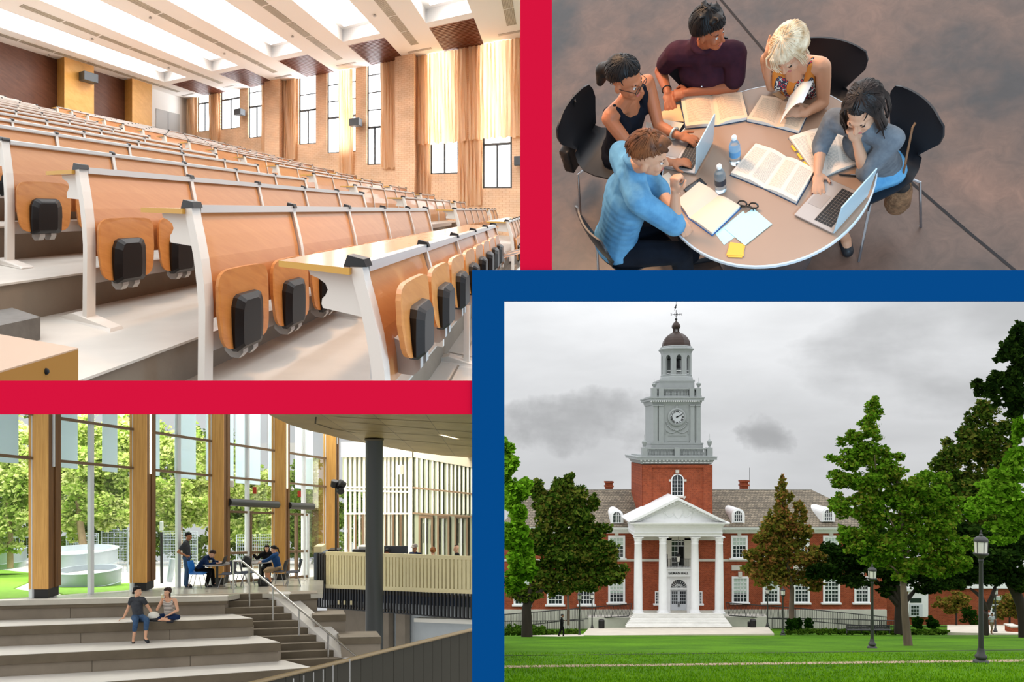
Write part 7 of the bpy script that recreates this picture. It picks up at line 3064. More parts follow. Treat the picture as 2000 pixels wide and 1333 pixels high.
# ---- curtains
def curtain(label, b0, b1, c0, c1, a=AW - 0.12, amp=0.045, wl=0.13, cur=D_curt, sag=0.0):
    n = max(8, int((b1 - b0) / wl * 8))
    mb = MB(tfn)
    vs, fs = [], []
    for j in range(9):
        h = c1 + (c0 - c1) * j / 8
        for k in range(n + 1):
            t = k / n
            bb = b0 + (b1 - b0) * t + 0.02 * math.sin(j * 0.9 + k)
            ph = 2 * math.pi * (b1 - b0) * t / wl
            vs.append((a + amp * math.sin(ph + 0.6 * math.sin(ph * 0.37 + j * 0.15)), bb, h + (0.03 * math.sin(ph * 0.5) if j == 8 else 0)))
    for j in range(8):
        for k in range(n):
            fs.append((j * (n + 1) + k, j * (n + 1) + k + 1, (j + 1) * (n + 1) + k + 1, (j + 1) * (n + 1) + k))
    mb.add(vs, fs)
    o = mb.build('curtain', cur, smooth=True)
    return tag(o, label, 'curtain', 'peach hall curtains')


ct = CB - 0.02
curtain('wide glowing valance curtain beside the red frame bar', 0.2, 2.3, 2.45, ct)
curtain('wide glowing valance curtain next to near brick pillar', 2.35, 4.06, 2.4, ct)
curtain('gathered lower curtain between the two near windows', 1.87, 2.66, 0.1, 2.5, a=AW - 0.05, amp=0.05)
curtain('gathered lower curtain at foot of near brick pillar', 3.62, 4.07, 0.3, 2.5, a=AW - 0.05)
curtain('gathered full-height curtain left of near brick pillar', 4.84, 5.5, 1.55, ct)
curtain('gathered full-height curtain beside black wall speaker', 6.68, 7.3, 1.35, ct)
curtain('gathered full-height curtain right of far brick pillar', 9.42, 10.1, 2.1, ct)
curtain('narrow gathered curtain left of far brick pillar', 10.96, 11.35, 2.6, ct)
curtain('narrow gathered curtain between two far windows', 14.08, 14.74, 3.2, ct)
curtain('narrow yellow curtain in the far back corner', 15.8, 16.4, 3.2, ct)
# wall speakers
for lab, b_, c_ in (('black wall speaker between tall windows', 6.45, 3.45), ('black wall speaker on far brick pier', 12.5, 4.55), ('black wall speaker cut by red frame bar', 0.66, 1.6)):
    root = thing('wall_speaker', lab, 'speaker', T(AW - 0.35, b_, c_), 'hall wall speakers')
    mb = MB(tfn)
    tbox(mb, AW - 0.55, AW - 0.15, b_ - 0.2, b_ + 0.22, c_ - 0.15, c_ + 0.15)
    mb.build('cabinet', D_frame, root, bevel=0.01)
    mb = MB(tfn)
    tbox(mb, AW - 0.15, AW, b_ - 0.04, b_ + 0.04, c_ - 0.04, c_ + 0.04)
    mb.build('mount', D_grey, root)

# ---- back wall
wb = thing('wall_back', 'lecture hall back wall with walnut panels and pale pillars', 'wall', T(12, BB, 3))
wb['kind'] = 'structure'
for a0, a1, m in ((5.6, 9.2, D_wpanel), (10.35, 12.5, D_wpanel), (13.5, 16.6, D_wallw)):
    mb = MB(tfn)
    tbox(mb, a0, a1, BB, BB + 0.2, 2.2, CB + 0.1)
    mb.build('wall_panel', m, wb)
for a0, a1 in ((9.1, 10.42), (12.4, 13.58)):
    mb = MB(tfn)
    tbox(mb, a0, a1, BB - 0.55, BB + 0.1, 2.2, CB)
    mb.build('pillar', D_pillar, wb)
mb = MB(tfn)
tbox(mb, 14.3, 15.95, BB - 0.02, BB, 2.6, 4.85)
mb.build('door', D_doorg, wb)
mb = MB(tfn)
tbox(mb, 15.1, 15.13, BB - 0.03, BB - 0.02, 2.6, 4.82)
mb.build('door_gap', D_frame, wb)
root = thing('wall_speaker', 'black wall speaker on pale pillar at back', 'speaker', T(9.9, BB - 0.75, 5.2), 'hall wall speakers')
mb = MB(tfn)
tbox(mb, 9.72, 10.36, BB - 0.95, BB - 0.56, 5.0, 5.36)
mb.build('cabinet', D_frame, root, bevel=0.01)
mb = MB(tfn)
tbox(mb, 9.95, 10.05, BB - 0.6, BB - 0.54, 5.1, 5.25)
mb.build('mount', D_grey, root)


# ---- floor, legs and steps end below the sill of the opening
def cut_below(o, y):
    """Removes what lies under the plane through the eye and picture row y."""
    me = o.data
    if me.users > 1:
        me = me.copy()
        o.data = me
    for md in list(o.modifiers):
        o.modifiers.remove(md)
    off = wloc(o) if o.parent is None else Vector(o.parent.location if o.parent.parent is None else o.parent.parent.location) if o.parent.name not in WLOC or True else wloc(o)
    nrm = Vector((0, -(PY - y) / F, 1.0)).normalized()
    lo = min(((v.co + off).dot(nrm) for v in me.vertices), default=1)
    if lo >= 0:
        return
    bm = bmesh.new()
    bm.from_mesh(me)
    r = bmesh.ops.bisect_plane(bm, geom=bm.verts[:] + bm.edges[:] + bm.faces[:], plane_co=-off, plane_no=nrm, clear_inner=True)
    ce = [g for g in r['geom_cut'] if isinstance(g, bmesh.types.BMEdge)]
    if ce:
        try:
            bmesh.ops.holes_fill(bm, edges=ce, sides=0)
        except Exception:
            pass
    if not bm.faces:
        bm.free()
        bpy.data.objects.remove(o)
        return
    bm.to_mesh(me)
    bm.free()


def subtree(o):
    return [o] + [q for ch in o.children for q in subtree(ch)]


cut = [rk, nd]
for o in list(bpy.data.objects):
    if o.parent is None and o.name.startswith('lecture_bench') and ('front row' in o['label'] or 'second row' in o['label'] or 'third row' in o['label']) and 'nearest block' in o['label']:
        cut.append(o)
for o in [q for c_ in cut for q in subtree(c_)] + subtree(fl) + [gs]:
    if o.type == 'MESH':
        cut_below(o, 777)
# ================================================================ students round the table, seen from above
TR_BEFORE = set(o.name for o in bpy.data.objects)
EL = math.radians(48)
TO = P(1494, 334, 4.4)
_r = TO.normalized()
_w = (Vector((0, 0, 1)) - _r * _r.z).normalized()
TN = (_w * math.cos(EL) - _r * math.sin(EL)).normalized()
TY = (_r - TN * _r.dot(TN)).normalized()
TX_ = TY.cross(TN).normalized()
RM = Matrix((TX_, TY, TN)).transposed()
RMI = RM.inverted()
M4 = Matrix.Translation(TO) @ RM.to_4x4()
RX, RY, FLO = 0.59, 0.66, -0.74


def S(p):
    """Study-room point (right, away, up from the table top) in the world."""
    return TO + RM @ Vector(p)


def Lp(x, y, h):
    """Study-room coordinates under pixel (x, y) at height h over the table top."""
    o = RMI @ (-TO)
    d = RMI @ Vector(((x - PX) / F, 1.0, (PY - y) / F))
    t = (h - o.z) / d.z
    return o + d * t


rng = random.Random(23)


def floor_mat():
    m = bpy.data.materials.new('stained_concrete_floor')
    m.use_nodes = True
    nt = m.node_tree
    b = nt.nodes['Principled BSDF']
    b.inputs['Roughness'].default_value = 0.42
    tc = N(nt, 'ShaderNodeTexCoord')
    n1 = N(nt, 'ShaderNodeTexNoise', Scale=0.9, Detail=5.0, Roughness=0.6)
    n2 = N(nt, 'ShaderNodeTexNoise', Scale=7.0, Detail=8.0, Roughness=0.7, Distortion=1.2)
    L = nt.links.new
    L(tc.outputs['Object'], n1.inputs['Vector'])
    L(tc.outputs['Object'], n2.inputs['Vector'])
    r1 = ramp(nt, [(0.34, lin((44, 42, 44))), (0.5, lin((88, 68, 58))), (0.68, lin((112, 84, 70)))])  # broad dark blotches stand in for shadow on the concrete
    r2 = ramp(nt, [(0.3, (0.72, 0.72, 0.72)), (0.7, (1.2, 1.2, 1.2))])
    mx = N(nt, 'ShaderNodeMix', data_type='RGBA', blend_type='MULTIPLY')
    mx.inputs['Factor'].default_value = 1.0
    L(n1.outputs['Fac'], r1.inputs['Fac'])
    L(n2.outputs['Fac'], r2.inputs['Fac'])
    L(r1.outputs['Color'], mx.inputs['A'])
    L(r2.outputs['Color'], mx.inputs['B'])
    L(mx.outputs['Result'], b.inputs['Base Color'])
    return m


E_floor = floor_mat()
E_table = mat('beige_table_laminate', (158, 130, 110), rough=0.25, var=0.05, vscale=3)
E_tedge = mat('pale_table_edge', (196, 204, 210), rough=0.35)
E_black = mat('black_shell', (22, 25, 31), rough=0.45)
E_chrome = mat('chrome_leg', (170, 176, 184), rough=0.18, metal=0.9)
E_paper = mat('book_paper', (226, 204, 178), rough=0.8)
E_edgep = mat('page_edge', (232, 226, 216), rough=0.85)
E_cyan = mat('cyan_paper', (176, 216, 222), rough=0.8)
E_tan = mat('tan_folder', (220, 172, 124), rough=0.7)
E_sil = mat('laptop_aluminium', (170, 160, 154), rough=0.3, metal=0.4)
E_lid = mat('laptop_lid', (178, 204, 216), rough=0.3, metal=0.2)
E_key = mat('black_key', (24, 24, 26), rough=0.5)
E_orange = mat('orange_sticky_note', (244, 172, 66), rough=0.7)
E_yellow = mat('yellow_tab', (236, 178, 40), rough=0.6)
E_plastic = mat('clear_bottle_plastic', (226, 240, 246), rough=0.06, trans=0.85, ior=1.3)
E_cap = mat('white_bottle_cap', (232, 236, 238), rough=0.4)
E_label = mat('blue_white_label', (90, 150, 196), rough=0.5)
E_labeld = mat('dark_bottle_label', (36, 46, 58), rough=0.5)
E_crack = mat('dark_floor_joint', (44, 40, 40), rough=0.9)


def print_mat(name, paper, ink, lines, cols=1):
    """Paper with lines of print, in the page's own UV."""
    m = bpy.data.materials.new(name)
    m.use_nodes = True
    nt = m.node_tree
    b = nt.nodes['Principled BSDF']
    b.inputs['Roughness'].default_value = 0.8
    uv = N(nt, 'ShaderNodeUVMap')
    sp = N(nt, 'ShaderNodeSeparateXYZ')
    L = nt.links.new
    L(uv.outputs[0], sp.inputs[0])

    def M(op, a, b_=None, c=None):
        n = N(nt, 'ShaderNodeMath', operation=op)
        for i, v in enumerate((a, b_, c)):
            if v is None:
                continue
            if isinstance(v, (int, float)):
                n.inputs[i].default_value = v
            else:
                L(v, n.inputs[i])
        return n.outputs[0]
    u, v = sp.outputs[0], sp.outputs[1]
    row = M('LESS_THAN', M('FRACT', M('MULTIPLY', v, lines)), 0.55)
    inv = M('MULTIPLY', M('GREATER_THAN', v, 0.10), M('LESS_THAN', v, 0.90))
    cu = M('FRACT', M('MULTIPLY', u, cols))
    inu = M('MULTIPLY', M('GREATER_THAN', cu, 0.12), M('LESS_THAN', cu, 0.90))
    nz = N(nt, 'ShaderNodeTexNoise', Scale=60.0, Detail=2.0)
    L(uv.outputs[0], nz.inputs['Vector'])
    wd = M('GREATER_THAN', nz.outputs['Fac'], 0.42)
    k = M('MULTIPLY', M('MULTIPLY', row, inv), M('MULTIPLY', inu, wd))
    k = M('MULTIPLY', k, 0.55)
    mx = N(nt, 'ShaderNodeMix', data_type='RGBA')
    L(k, mx.inputs['Factor'])
    mx.inputs['A'].default_value = (*lin(paper), 1)
    mx.inputs['B'].default_value = (*lin(ink), 1)
    L(mx.outputs['Result'], b.inputs['Base Color'])
    return m


E_print = print_mat('printed_page', (224, 190, 158), (112, 92, 78), 26)
E_print2 = print_mat('printed_two_column_page', (222, 206, 190), (104, 98, 94), 34, 2)
E_blank = mat('blank_page', (220, 198, 176), rough=0.8)

# ---- unseen lamps added to tint the study room warm and cool
for nm, pos, tgt, e_, size, colr in (('ceiling_lamp_warm', (-1.5, 1.3, 2.0), (-0.2, 0.2, 0), 85, 0.5, (1.0, 0.58, 0.30)),
                                     ('window_daylight_cool', (1.0, -2.0, 1.6), (-0.3, -0.3, 0), 60, 0.8, (0.42, 0.72, 1.0))):
    ld = bpy.data.lights.new(nm, 'AREA')
    ld.energy = e_
    ld.color = colr
    ld.size = size
    lo = bpy.data.objects.new(nm, ld)
    col.objects.link(lo)
    p, q = S(pos), S(tgt)
    lo.matrix_world = Matrix.Translation(p) @ (q - p).to_track_quat('-Z', 'Y').to_matrix().to_4x4()

# ---- floor with its joint
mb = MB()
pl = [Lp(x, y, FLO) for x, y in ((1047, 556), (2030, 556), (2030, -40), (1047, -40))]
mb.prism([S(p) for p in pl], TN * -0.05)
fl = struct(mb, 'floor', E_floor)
mb = MB()
jp = [Lp(x, y, FLO + 0.002) for x, y in ((1392, -20), (1500, 108), (1640, 235), (1775, 352), (1890, 452), (2000, 543))]
for a, b in zip(jp[:-1], jp[1:]):
    s_ = (b - a).cross(V(0, 0, 1)).normalized() * 0.009
    mb.quad(S(a - s_), S(b - s_), S(b + s_), S(a + s_))
mb.build('floor_joint', E_crack, fl)

# ---- table
tb = thing('round_table', 'large round beige table with thin metal edge', 'table', S((0, 0, FLO)))
mb = MB(S)
mb.lathe([(0.001, -0.022), (0.985, -0.022), (0.99, 0.0), (0.001, 0.0)], (0, 0, 0), 72, sx=RX, sy=RY)
mb.build('table_top', E_table, tb)
mb = MB(S)
n = 72
vs, fs = [], []
for r_, z in ((0.985, -0.026), (1.0, -0.02), (1.0, -0.002), (0.988, 0.001)):
    for k in range(n):
        a = 2 * math.pi * k / n
        vs.append((math.cos(a) * RX * r_, math.sin(a) * RY * r_, z))
for i in range(3):
    for k in range(n):
        fs.append((i * n + k, i * n + (k + 1) % n, (i + 1) * n + (k + 1) % n, (i + 1) * n + k))
mb.add(vs, fs)
mb.build('table_edge', E_tedge, tb, smooth=True)
mb = MB(S)
mb.lathe([(0.05, -0.70), (0.04, -0.1), (0.12, -0.022)], (0, 0, 0), 20)
mb.build('pedestal', E_chrome, tb, smooth=True)
mb = MB(S)
mb.lathe([(0.30, FLO), (0.30, FLO + 0.015), (0.05, FLO + 0.04)], (0, 0, 0), 32)
mb.build('foot_plate', E_chrome, tb)


# ---- shell chairs
def shell_chair(label, u, v, ang, tilt=0.0):
    """Moulded shell chair; ang: direction the sitter faces, degrees from right towards away."""
    root = thing('shell_chair', label, 'chair', S((u, v, FLO)), 'black shell chairs')
    ca, sa = math.cos(math.radians(ang)), math.sin(math.radians(ang))

    def fn(p):
        x, y, z = p                           # x forward, y left
        return S((u + x * ca - y * sa, v + x * sa + y * ca, FLO + z))
    prof = [(0.21, 0.435, 0.17), (0.20, 0.45, 0.195), (0.12, 0.455, 0.21), (0.0, 0.445, 0.212), (-0.10, 0.44, 0.195), (-0.165, 0.455, 0.16), (-0.195, 0.50, 0.13), (-0.21, 0.56, 0.125), (-0.225, 0.62, 0.165), (-0.24, 0.69, 0.215), (-0.25, 0.75, 0.22), (-0.255, 0.80, 0.20), (-0.256, 0.825, 0.15)]
    mb = MB(fn)
    m = 11
    vs, fs = [], []
    for t in (0, 1):
        for x, z, w in prof:
            for k in range(m):
                q = -1 + 2 * k / (m - 1)
                bow = 0.028 * q * q
                if z > 0.5:
                    vs.append((x + bow + 0.011 * t, q * w, z))
                else:
                    vs.append((x, q * w, z + bow * 0.6 + 0.011 * t))
    np_ = len(prof)
    for t in (0, 1):
        o = t * np_ * m
        for i in range(np_ - 1):
            for k in range(m - 1):
                fs.append((o + i * m + k, o + i * m + k + 1, o + (i + 1) * m + k + 1, o + (i + 1) * m + k))
    o = np_ * m
    rim = [i * m for i in range(np_)] + [(np_ - 1) * m + k for k in range(1, m)] + [i * m + m - 1 for i in range(np_ - 2, -1, -1)] + [k for k in range(m - 2, 0, -1)]
    for a, b in zip(rim, rim[1:] + rim[:1]):
        fs.append((a, b, b + o, a + o))
    mb.add(vs, fs)
    mb.build('shell', E_black, root, smooth=True)
    for sx, sy in ((1, 1), (1, -1), (-1, 1), (-1, -1)):
        mb = MB(fn)
        mb.tube([(0.03 * sx, 0.04 * sy, 0.43), (0.12 * sx, 0.14 * sy, 0.425), (0.165 * sx, 0.19 * sy, 0.40), (0.215 * sx, 0.235 * sy, 0.0)], 0.0085, 8)
        mb.build('leg', E_chrome, root, smooth=True)
    return fn


# ---- books
def patch(mb, q, nu, nv, hfun, uvs):
    """Surface over table quad q = (spine near, outer near, outer far, spine far); hfun(u) gives height."""
    a, b, c, d = [Vector(p) for p in q]
    k = len(mb.v)
    for j in range(nv + 1):
        v_ = j / nv
        for i in range(nu + 1):
            u_ = i / nu
            p = a.lerp(b, u_).lerp(d.lerp(c, u_), v_)
            p.z += hfun(u_)
            mb.v.append(S(p))
            uvs.append((u_, v_))
    for j in range(nv):
        for i in range(nu):
            e = k + j * (nu + 1) + i
            mb.f.append([e, e + 1, e + nu + 2, e + nu + 1])
            mb.mi.append(0)


def open_book(label, spine, left, right, page, cover, thick=0.02, h=0.0, group='open books on the round table'):
    """spine, left, right: pixel pairs (near end, far end) on the table."""
    s0, s1 = Lp(*spine[0], h), Lp(*spine[1], h)
    root = thing('open_book', label, 'book', S((s0 + s1) / 2), group)
    for nm, sd in (('left', left), ('right', right)):
        o0, o1 = Lp(*sd[0], h), Lp(*sd[1], h)
        mb = MB()
        uvs = []
        hf = lambda u: 0.006 + thick * (1.15 * math.sin(min(u * 3.2, 1.57)) - 0.35 * u)
        patch(mb, (s0, o0, o1, s1), 10, 2, hf, uvs)
        ob = mb.build('page', page, root, smooth=True)
        uv = ob.data.uv_layers.new(name='UVMap')
        for lp in ob.data.loops:
            x, y = uvs[lp.vertex_index] if lp.vertex_index < len(uvs) else (0, 0)
            uv.data[lp.index].uv = (x if nm == 'right' else 1 - x, y)
        mb = MB(S)
        for (a, b) in ((s0, o0), (s1, o1)):
            for i in range(10):
                u0, u1 = i / 10, (i + 1) / 10
                p, q = a.lerp(b, u0), a.lerp(b, u1)
                mb.quad(p + V(0, 0, 0.004), q + V(0, 0, 0.004), q + V(0, 0, hf(u1)), p + V(0, 0, hf(u0)))
        mb.quad(o0 + V(0, 0, 0.004), o1 + V(0, 0, 0.004), o1 + V(0, 0, hf(1)), o0 + V(0, 0, hf(1)))
        mb.build('page_block', E_edgep, root)
        c0, c1 = s0 + (s0 - s1) * 0.02, s1 + (s1 - s0) * 0.02
        d0, d1 = o0 + (o0 - s0) * 0.03 + (s0 - s1) * 0.02, o1 + (o1 - s1) * 0.03 + (s1 - s0) * 0.02
        mb = MB()
        mb.prism([S(p + V(0, 0, 0.0005)) for p in (c0, d0, d1, c1)], TN * 0.003)
        mb.build('cover', cover, root)
    return root


E_cov_d = mat('dark_blue_cover', (40, 62, 88), rough=0.5)
E_cov_b = mat('bright_blue_cover', (24, 92, 160), rough=0.5)
E_cov_g = mat('grey_cover', (110, 110, 112), rough=0.5)
open_book('open book with cream pages in front of man in maroon shirt', ((1402, 246), (1390, 188)), ((1340, 252), (1330, 197)), ((1461, 235), (1449, 186)), E_print, E_cov_d, 0.022)
b2 = open_book('open book with curling leaf held by the blonde woman', ((1516, 250), (1533, 200)), ((1459, 238), (1488, 192)), ((1560, 262), (1583, 212)), E_print, E_cov_d, 0.022)
open_book('thick open textbook in the middle beside bottles', ((1492, 369), (1535, 307)), ((1428, 343), (1476, 286)), ((1555, 399), (1591, 337)), E_print2, E_cov_d, 0.024)
b4 = open_book('open textbook with yellow tabs under the smiling woman', ((1612, 346), (1609, 250)), ((1588, 337), (1541, 272)), ((1679, 321), (1654, 275)), E_print2, E_cov_g, 0.016)
open_book('open blank book with bright blue cover near man in denim', ((1346, 427), (1404, 383)), ((1323, 396), (1366, 360)), ((1391, 460), (1446, 407)), E_blank, E_cov_b, 0.02)
# curling leaf of the blonde woman's book
mb = MB(S)
s0, s1 = Lp(1516, 250, 0.02), Lp(1533, 200, 0.02)
vs, fs = [], []
for i in range(9):
    t = i / 8
    off = V(0.02 + 0.12 * t, 0.02 * t, 0.03 + 0.12 * math.sin(t * 1.9))
    vs += [s0 + off, s1 + off + V(0.05 * t, 0.06 * t, 0.02 * t)]
for i in range(8):
    fs.append((2 * i, 2 * i + 2, 2 * i + 3, 2 * i + 1))
mb.add(vs, fs)
mb.build('turning_leaf', mat('white_leaf', (232, 240, 244), rough=0.7), b2, smooth=True)
for i, (x, y) in enumerate(((1548, 284), (1560, 300), (1572, 316))):
    p = Lp(x, y, 0.006)
    q = Lp(x + 8, y + 11, 0.006)
    d_ = (q - p).normalized()
    s_ = d_.cross(V(0, 0, 1)) * 0.012
    mb = MB()
    mb.prism([S(p), S(q), S(q + s_), S(p + s_)], TN * 0.004)
    mb.build('tab', E_yellow, b4)


def sheet(name, label, cat, px, m, h=0.001, th=0.0015, group=None):
    mb = MB()
    mb.prism([S(Lp(x, y, h)) for x, y in px], TN * th)
    return tag(mb.build(name, m), label, cat, group)


sheet('paper_sheet', 'pale cyan paper lying under another cyan paper', 'paper', [(1452, 412), (1397, 457), (1414, 479), (1468, 440)], E_cyan, 0.001, group='cyan papers')
sheet('paper_sheet', 'upper pale cyan paper next to orange sticky notes', 'paper', [(1471, 407), (1508, 438), (1455, 480), (1415, 447)], E_cyan, 0.004, group='cyan papers')
stk = thing('sticky_notes', 'small pile of orange sticky notes near table edge', 'notes', S(Lp(1437, 490, 0)))
for i in range(4):
    d_ = rng.uniform(-2, 2)
    mb = MB()
    mb.prism([S(Lp(x + d_ * (1 if j % 2 else -1), y + d_, 0.001 + 0.002 * i)) for j, (x, y) in enumerate(((1425, 475), (1454, 479), (1451, 502), (1420, 501)))], TN * 0.0018)
    mb.build('note', E_orange, stk)
sheet('folder', 'tan folder sheet on table edge under man hand', 'folder', [(1282, 223), (1327, 203), (1336, 238), (1300, 236)], E_tan, 0.001)
sheet('paper_sheet', 'cream note pad beside the laptop wrist', 'paper', [(1288, 232), (1336, 241), (1322, 262), (1300, 252)], E_blank, 0.003)
sheet('paper_sheet', 'white magazine page before the typing woman', 'paper', [(1262, 238), (1318, 258), (1312, 272), (1262, 256)], E_edgep, 0.001)
sheet('paper_sheet', 'cream sheet under chin of man in denim', 'paper', [(1270, 358), (1306, 336), (1330, 372), (1322, 400), (1290, 396)], E_blank, 0.002)
sheet('paper_sheet', 'tan sheet under blonde woman elbow', 'paper', [(1508, 184), (1524, 178), (1540, 188), (1530, 196)], E_tan, 0.001)

# phone, pens, glasses
ph = thing('phone', 'black smartphone lying beside the blank book', 'phone', S(Lp(1357, 365, 0)))
mb = MB()
mb.prism([S(Lp(x, y, 0.001)) for x, y in ((1334, 371), (1368, 348), (1381, 361), (1347, 382))], TN * 0.008)
mb.build('case', E_key, ph, bevel=0.004)
mb = MB()
mb.prism([S(Lp(x, y, 0.0095)) for x, y in ((1337, 371), (1367, 350), (1378, 360), (1348, 379))], TN * 0.0006)
mb.build('screen', mat('phone_glass', (20, 24, 32), rough=0.08, spec=0.8), ph)
for lab, a, b, m in (('dark pen lying between the book and right laptop', (1637, 341), (1681, 344), E_key), ('teal pen beside the phone', (1322, 362), (1336, 353), mat('teal_pen', (50, 110, 130), rough=0.4))):
    p, q = Lp(*a, 0.008), Lp(*b, 0.008)
    root = thing('pen', lab, 'pen', S((p + q) / 2))
    mb = MB(S)
    mb.tube([p, p.lerp(q, 0.06), p.lerp(q, 0.5)], [0.001, 0.004, 0.005], 8)
    mb.build('barrel', m, root)
    mb = MB(S)
    mb.tube([p.lerp(q, 0.5), q], 0.0055, 8)
    mb.build('pen_cap', m, root)
    mb = MB(S)
    mb.tube([p.lerp(q, 0.55) + V(0, 0, 0.007), p.lerp(q, 0.93) + V(0, 0, 0.007)], 0.0015, 5)
    mb.build('clip', E_chrome, root)
gl = thing('eyeglasses', 'dark tortoise eyeglasses lying above the cyan paper', 'glasses', S(Lp(1460, 402, 0)))
E_tort = mat('dark_tortoise', (40, 34, 28), rough=0.25)
c1_, c2_ = Lp(1450, 398, 0.02), Lp(1472, 402, 0.02)
ux_ = (c2_ - c1_).normalized()
for c in (c1_, c2_):
    mb = MB(S)
    mb.tube([c + ux_ * math.cos(a) * 0.025 + V(0, 0, 1) * math.sin(a) * 0.016 + ux_.cross(V(0, 0, 1)) * -0.006 * math.sin(a) for a in [j * math.pi / 8 for j in range(17)]], 0.0042, 6, cap=False)
    mb.build('rim', E_tort, gl, smooth=True)
for c, sg in ((c1_, -1), (c2_, 1)):
    mb = MB(S)
    e = c + ux_ * sg * 0.027
    bk = ux_.cross(V(0, 0, 1)).normalized()
    mb.tube([e, e + bk * 0.012 - ux_ * sg * 0.01, e + bk * (0.018 + 0.006 * sg) - ux_ * sg * 0.085, e + bk * 0.022 - ux_ * sg * 0.10 - V(0, 0, 0.012)], 0.0032, 6)
    mb.build('temple', E_tort, gl, smooth=True)
mb = MB(S)
mb.tube([c1_ + ux_ * 0.025, c2_ - ux_ * 0.025], 0.0025, 6)
mb.build('bridge', E_tort, gl)


# bottles
def bottle(label, x, y, lab_m):
    b = Lp(x, y, 0.0)
    root = thing('water_bottle', label, 'bottle', S(b), 'clear water bottles')
    mb = MB(S)
    mb.lathe([(0.001, 0.001), (0.028, 0.0), (0.032, 0.006), (0.032, 0.03), (0.030, 0.034), (0.032, 0.038), (0.032, 0.12), (0.031, 0.135), (0.022, 0.16), (0.014, 0.175), (0.0125, 0.185), (0.012, 0.188)], b, 24)
    mb.build('bottle_body', E_plastic, root, smooth=True)
    mb = MB(S)
    mb.lathe([(0.0327, 0.062), (0.0327, 0.105)], b, 24)
    mb.build('bottle_label', lab_m, root, smooth=True)
    mb = MB(S)
    mb.lathe([(0.0145, 0.184), (0.0145, 0.201), (0.012, 0.204), (0.001, 0.204)], b, 20)
    mb.build('bottle_cap', E_cap, root, smooth=True)


bottle('clear water bottle with blue and white label', 1436, 317, E_label)
bottle('clear water bottle with dark label nearer the phone', 1408, 372, E_labeld)


# laptops
def laptop(label, hn, hf, dn, lid_h=0.225, lean=0.12):
    """hn, hf: hinge near and far pixels; dn: depth vector of base in metres scale along the table."""
    a, b = Lp(*hn, 0.006), Lp(*hf, 0.006)
    ax = (b - a).normalized()
    dep = V(0, 0, 1).cross(ax).normalized()
    if dep.dot(Vector(dn)) < 0:
        dep = -dep
    root = thing('laptop', label, 'laptop', S((a + b) / 2), 'silver laptops')
    D = 0.24
    mb = MB()
    mb.prism([S(p) for p in (a, b, b + dep * D, a + dep * D)], TN * 0.012)
    mb.build('base', E_sil, root, bevel=0.004)
    up = 0.0125
    kb = MB()
    w = (b - a).length
    c0 = a + dep * 0.025 + ax * w * 0.08
    mb = MB()
    mb.prism([S(p + V(0, 0, up)) for p in (c0, c0 + ax * w * 0.84, c0 + ax * w * 0.84 + dep * 0.105, c0 + dep * 0.105)], TN * 0.0006)
    kw = mb.build('keyboard_well', mat('keyboard_gap', (150, 140, 132), rough=0.5) if 'keyboard_gap' not in MATS else MATS['keyboard_gap'], root)
    for r_ in range(6):
        n = 14
        for q in range(n):
            if r_ == 5 and 4 <= q <= 8:
                if q > 4:
                    continue
                ws = 5
            else:
                ws = 1
            kx = w * 0.84 / n
            ky = 0.105 / 6
            p = c0 + ax * (q * kx + 0.0012) + dep * (r_ * ky + 0.0012)
            mb = MB()
            e1, e2 = ax * (kx * ws - 0.0024), dep * (ky - 0.0026)
            mb.prism([S(t + V(0, 0, up + 0.0006)) for t in (p, p + e1, p + e1 + e2, p + e2)], TN * 0.0016)
            mb.build('key', E_key, kw)
    p = a + dep * 0.145 + ax * w * 0.34
    mb = MB()
    mb.prism([S(t + V(0, 0, up)) for t in (p, p + ax * w * 0.32, p + ax * w * 0.32 + dep * 0.08, p + dep * 0.08)], TN * 0.0005)
    mb.build('trackpad', mat('trackpad_glass', (158, 148, 142), rough=0.4) if 'trackpad_glass' not in MATS else MATS['trackpad_glass'], root)
    top = V(0, 0, lid_h) - dep * lid_h * lean
    mb = MB()
    nb = -dep * 0.008
    mb.hexa([S(p + V(0, 0, 0.01)) for p in (a, b, b + nb, a + nb)] + [S(p + V(0, 0, 0.01) + top) for p in (a, b, b + nb, a + nb)])
    ld_ = mb.build('lid', E_lid, root, bevel=0.003)
    mb = MB()
    f_ = dep * 0.0012
    mb.quad(*[S(p + V(0, 0, 0.01) + f_) for p in (a.lerp(b, 0.03) + top * 0.05, a.lerp(b, 0.97) + top * 0.05, a.lerp(b, 0.97) + top * 0.96, a.lerp(b, 0.03) + top * 0.96)])
    mb.build('screen', mat('laptop_screen', (150, 176, 190), rough=0.2, emit=0.25) if 'laptop_screen' not in MATS else MATS['laptop_screen'], ld_)


laptop('open silver laptop under the typing woman hands', (1357, 342), (1391, 279), (-1, 0.1, 0))
laptop('open silver laptop before smiling woman at table edge', (1626, 458), (1692, 384), (-1, 0.3, 0))

# ---- people
sk_a = skin_mat('skin_light', (198, 150, 120))
sk_b = skin_mat('skin_warm', (176, 112, 78))
sk_c = skin_mat('skin_tan', (158, 92, 60))
lip = mat('lip_rose', (170, 92, 84), rough=0.5)
h_black = hair_mat('black_hair', (20, 18, 19), (6, 6, 7))
h_brown = hair_mat('dark_brown_hair', (42, 31, 27), (14, 10, 9))
h_ginger = hair_mat('auburn_hair', (124, 76, 44), (62, 36, 22))
h_blond = hair_mat('platinum_hair', (232, 216, 188), (176, 144, 104))
denim = cloth_mat('blue_denim_shirt', (104, 158, 192), (72, 122, 160), 9)
navy = cloth_mat('black_tank_cloth', (24, 27, 36), (16, 18, 26), 12)
maroon = cloth_mat('maroon_shirt_cloth', (60, 30, 42), (42, 22, 34), 12)
greyk = cloth_mat('grey_knit', (112, 118, 124), (90, 96, 104), 22)
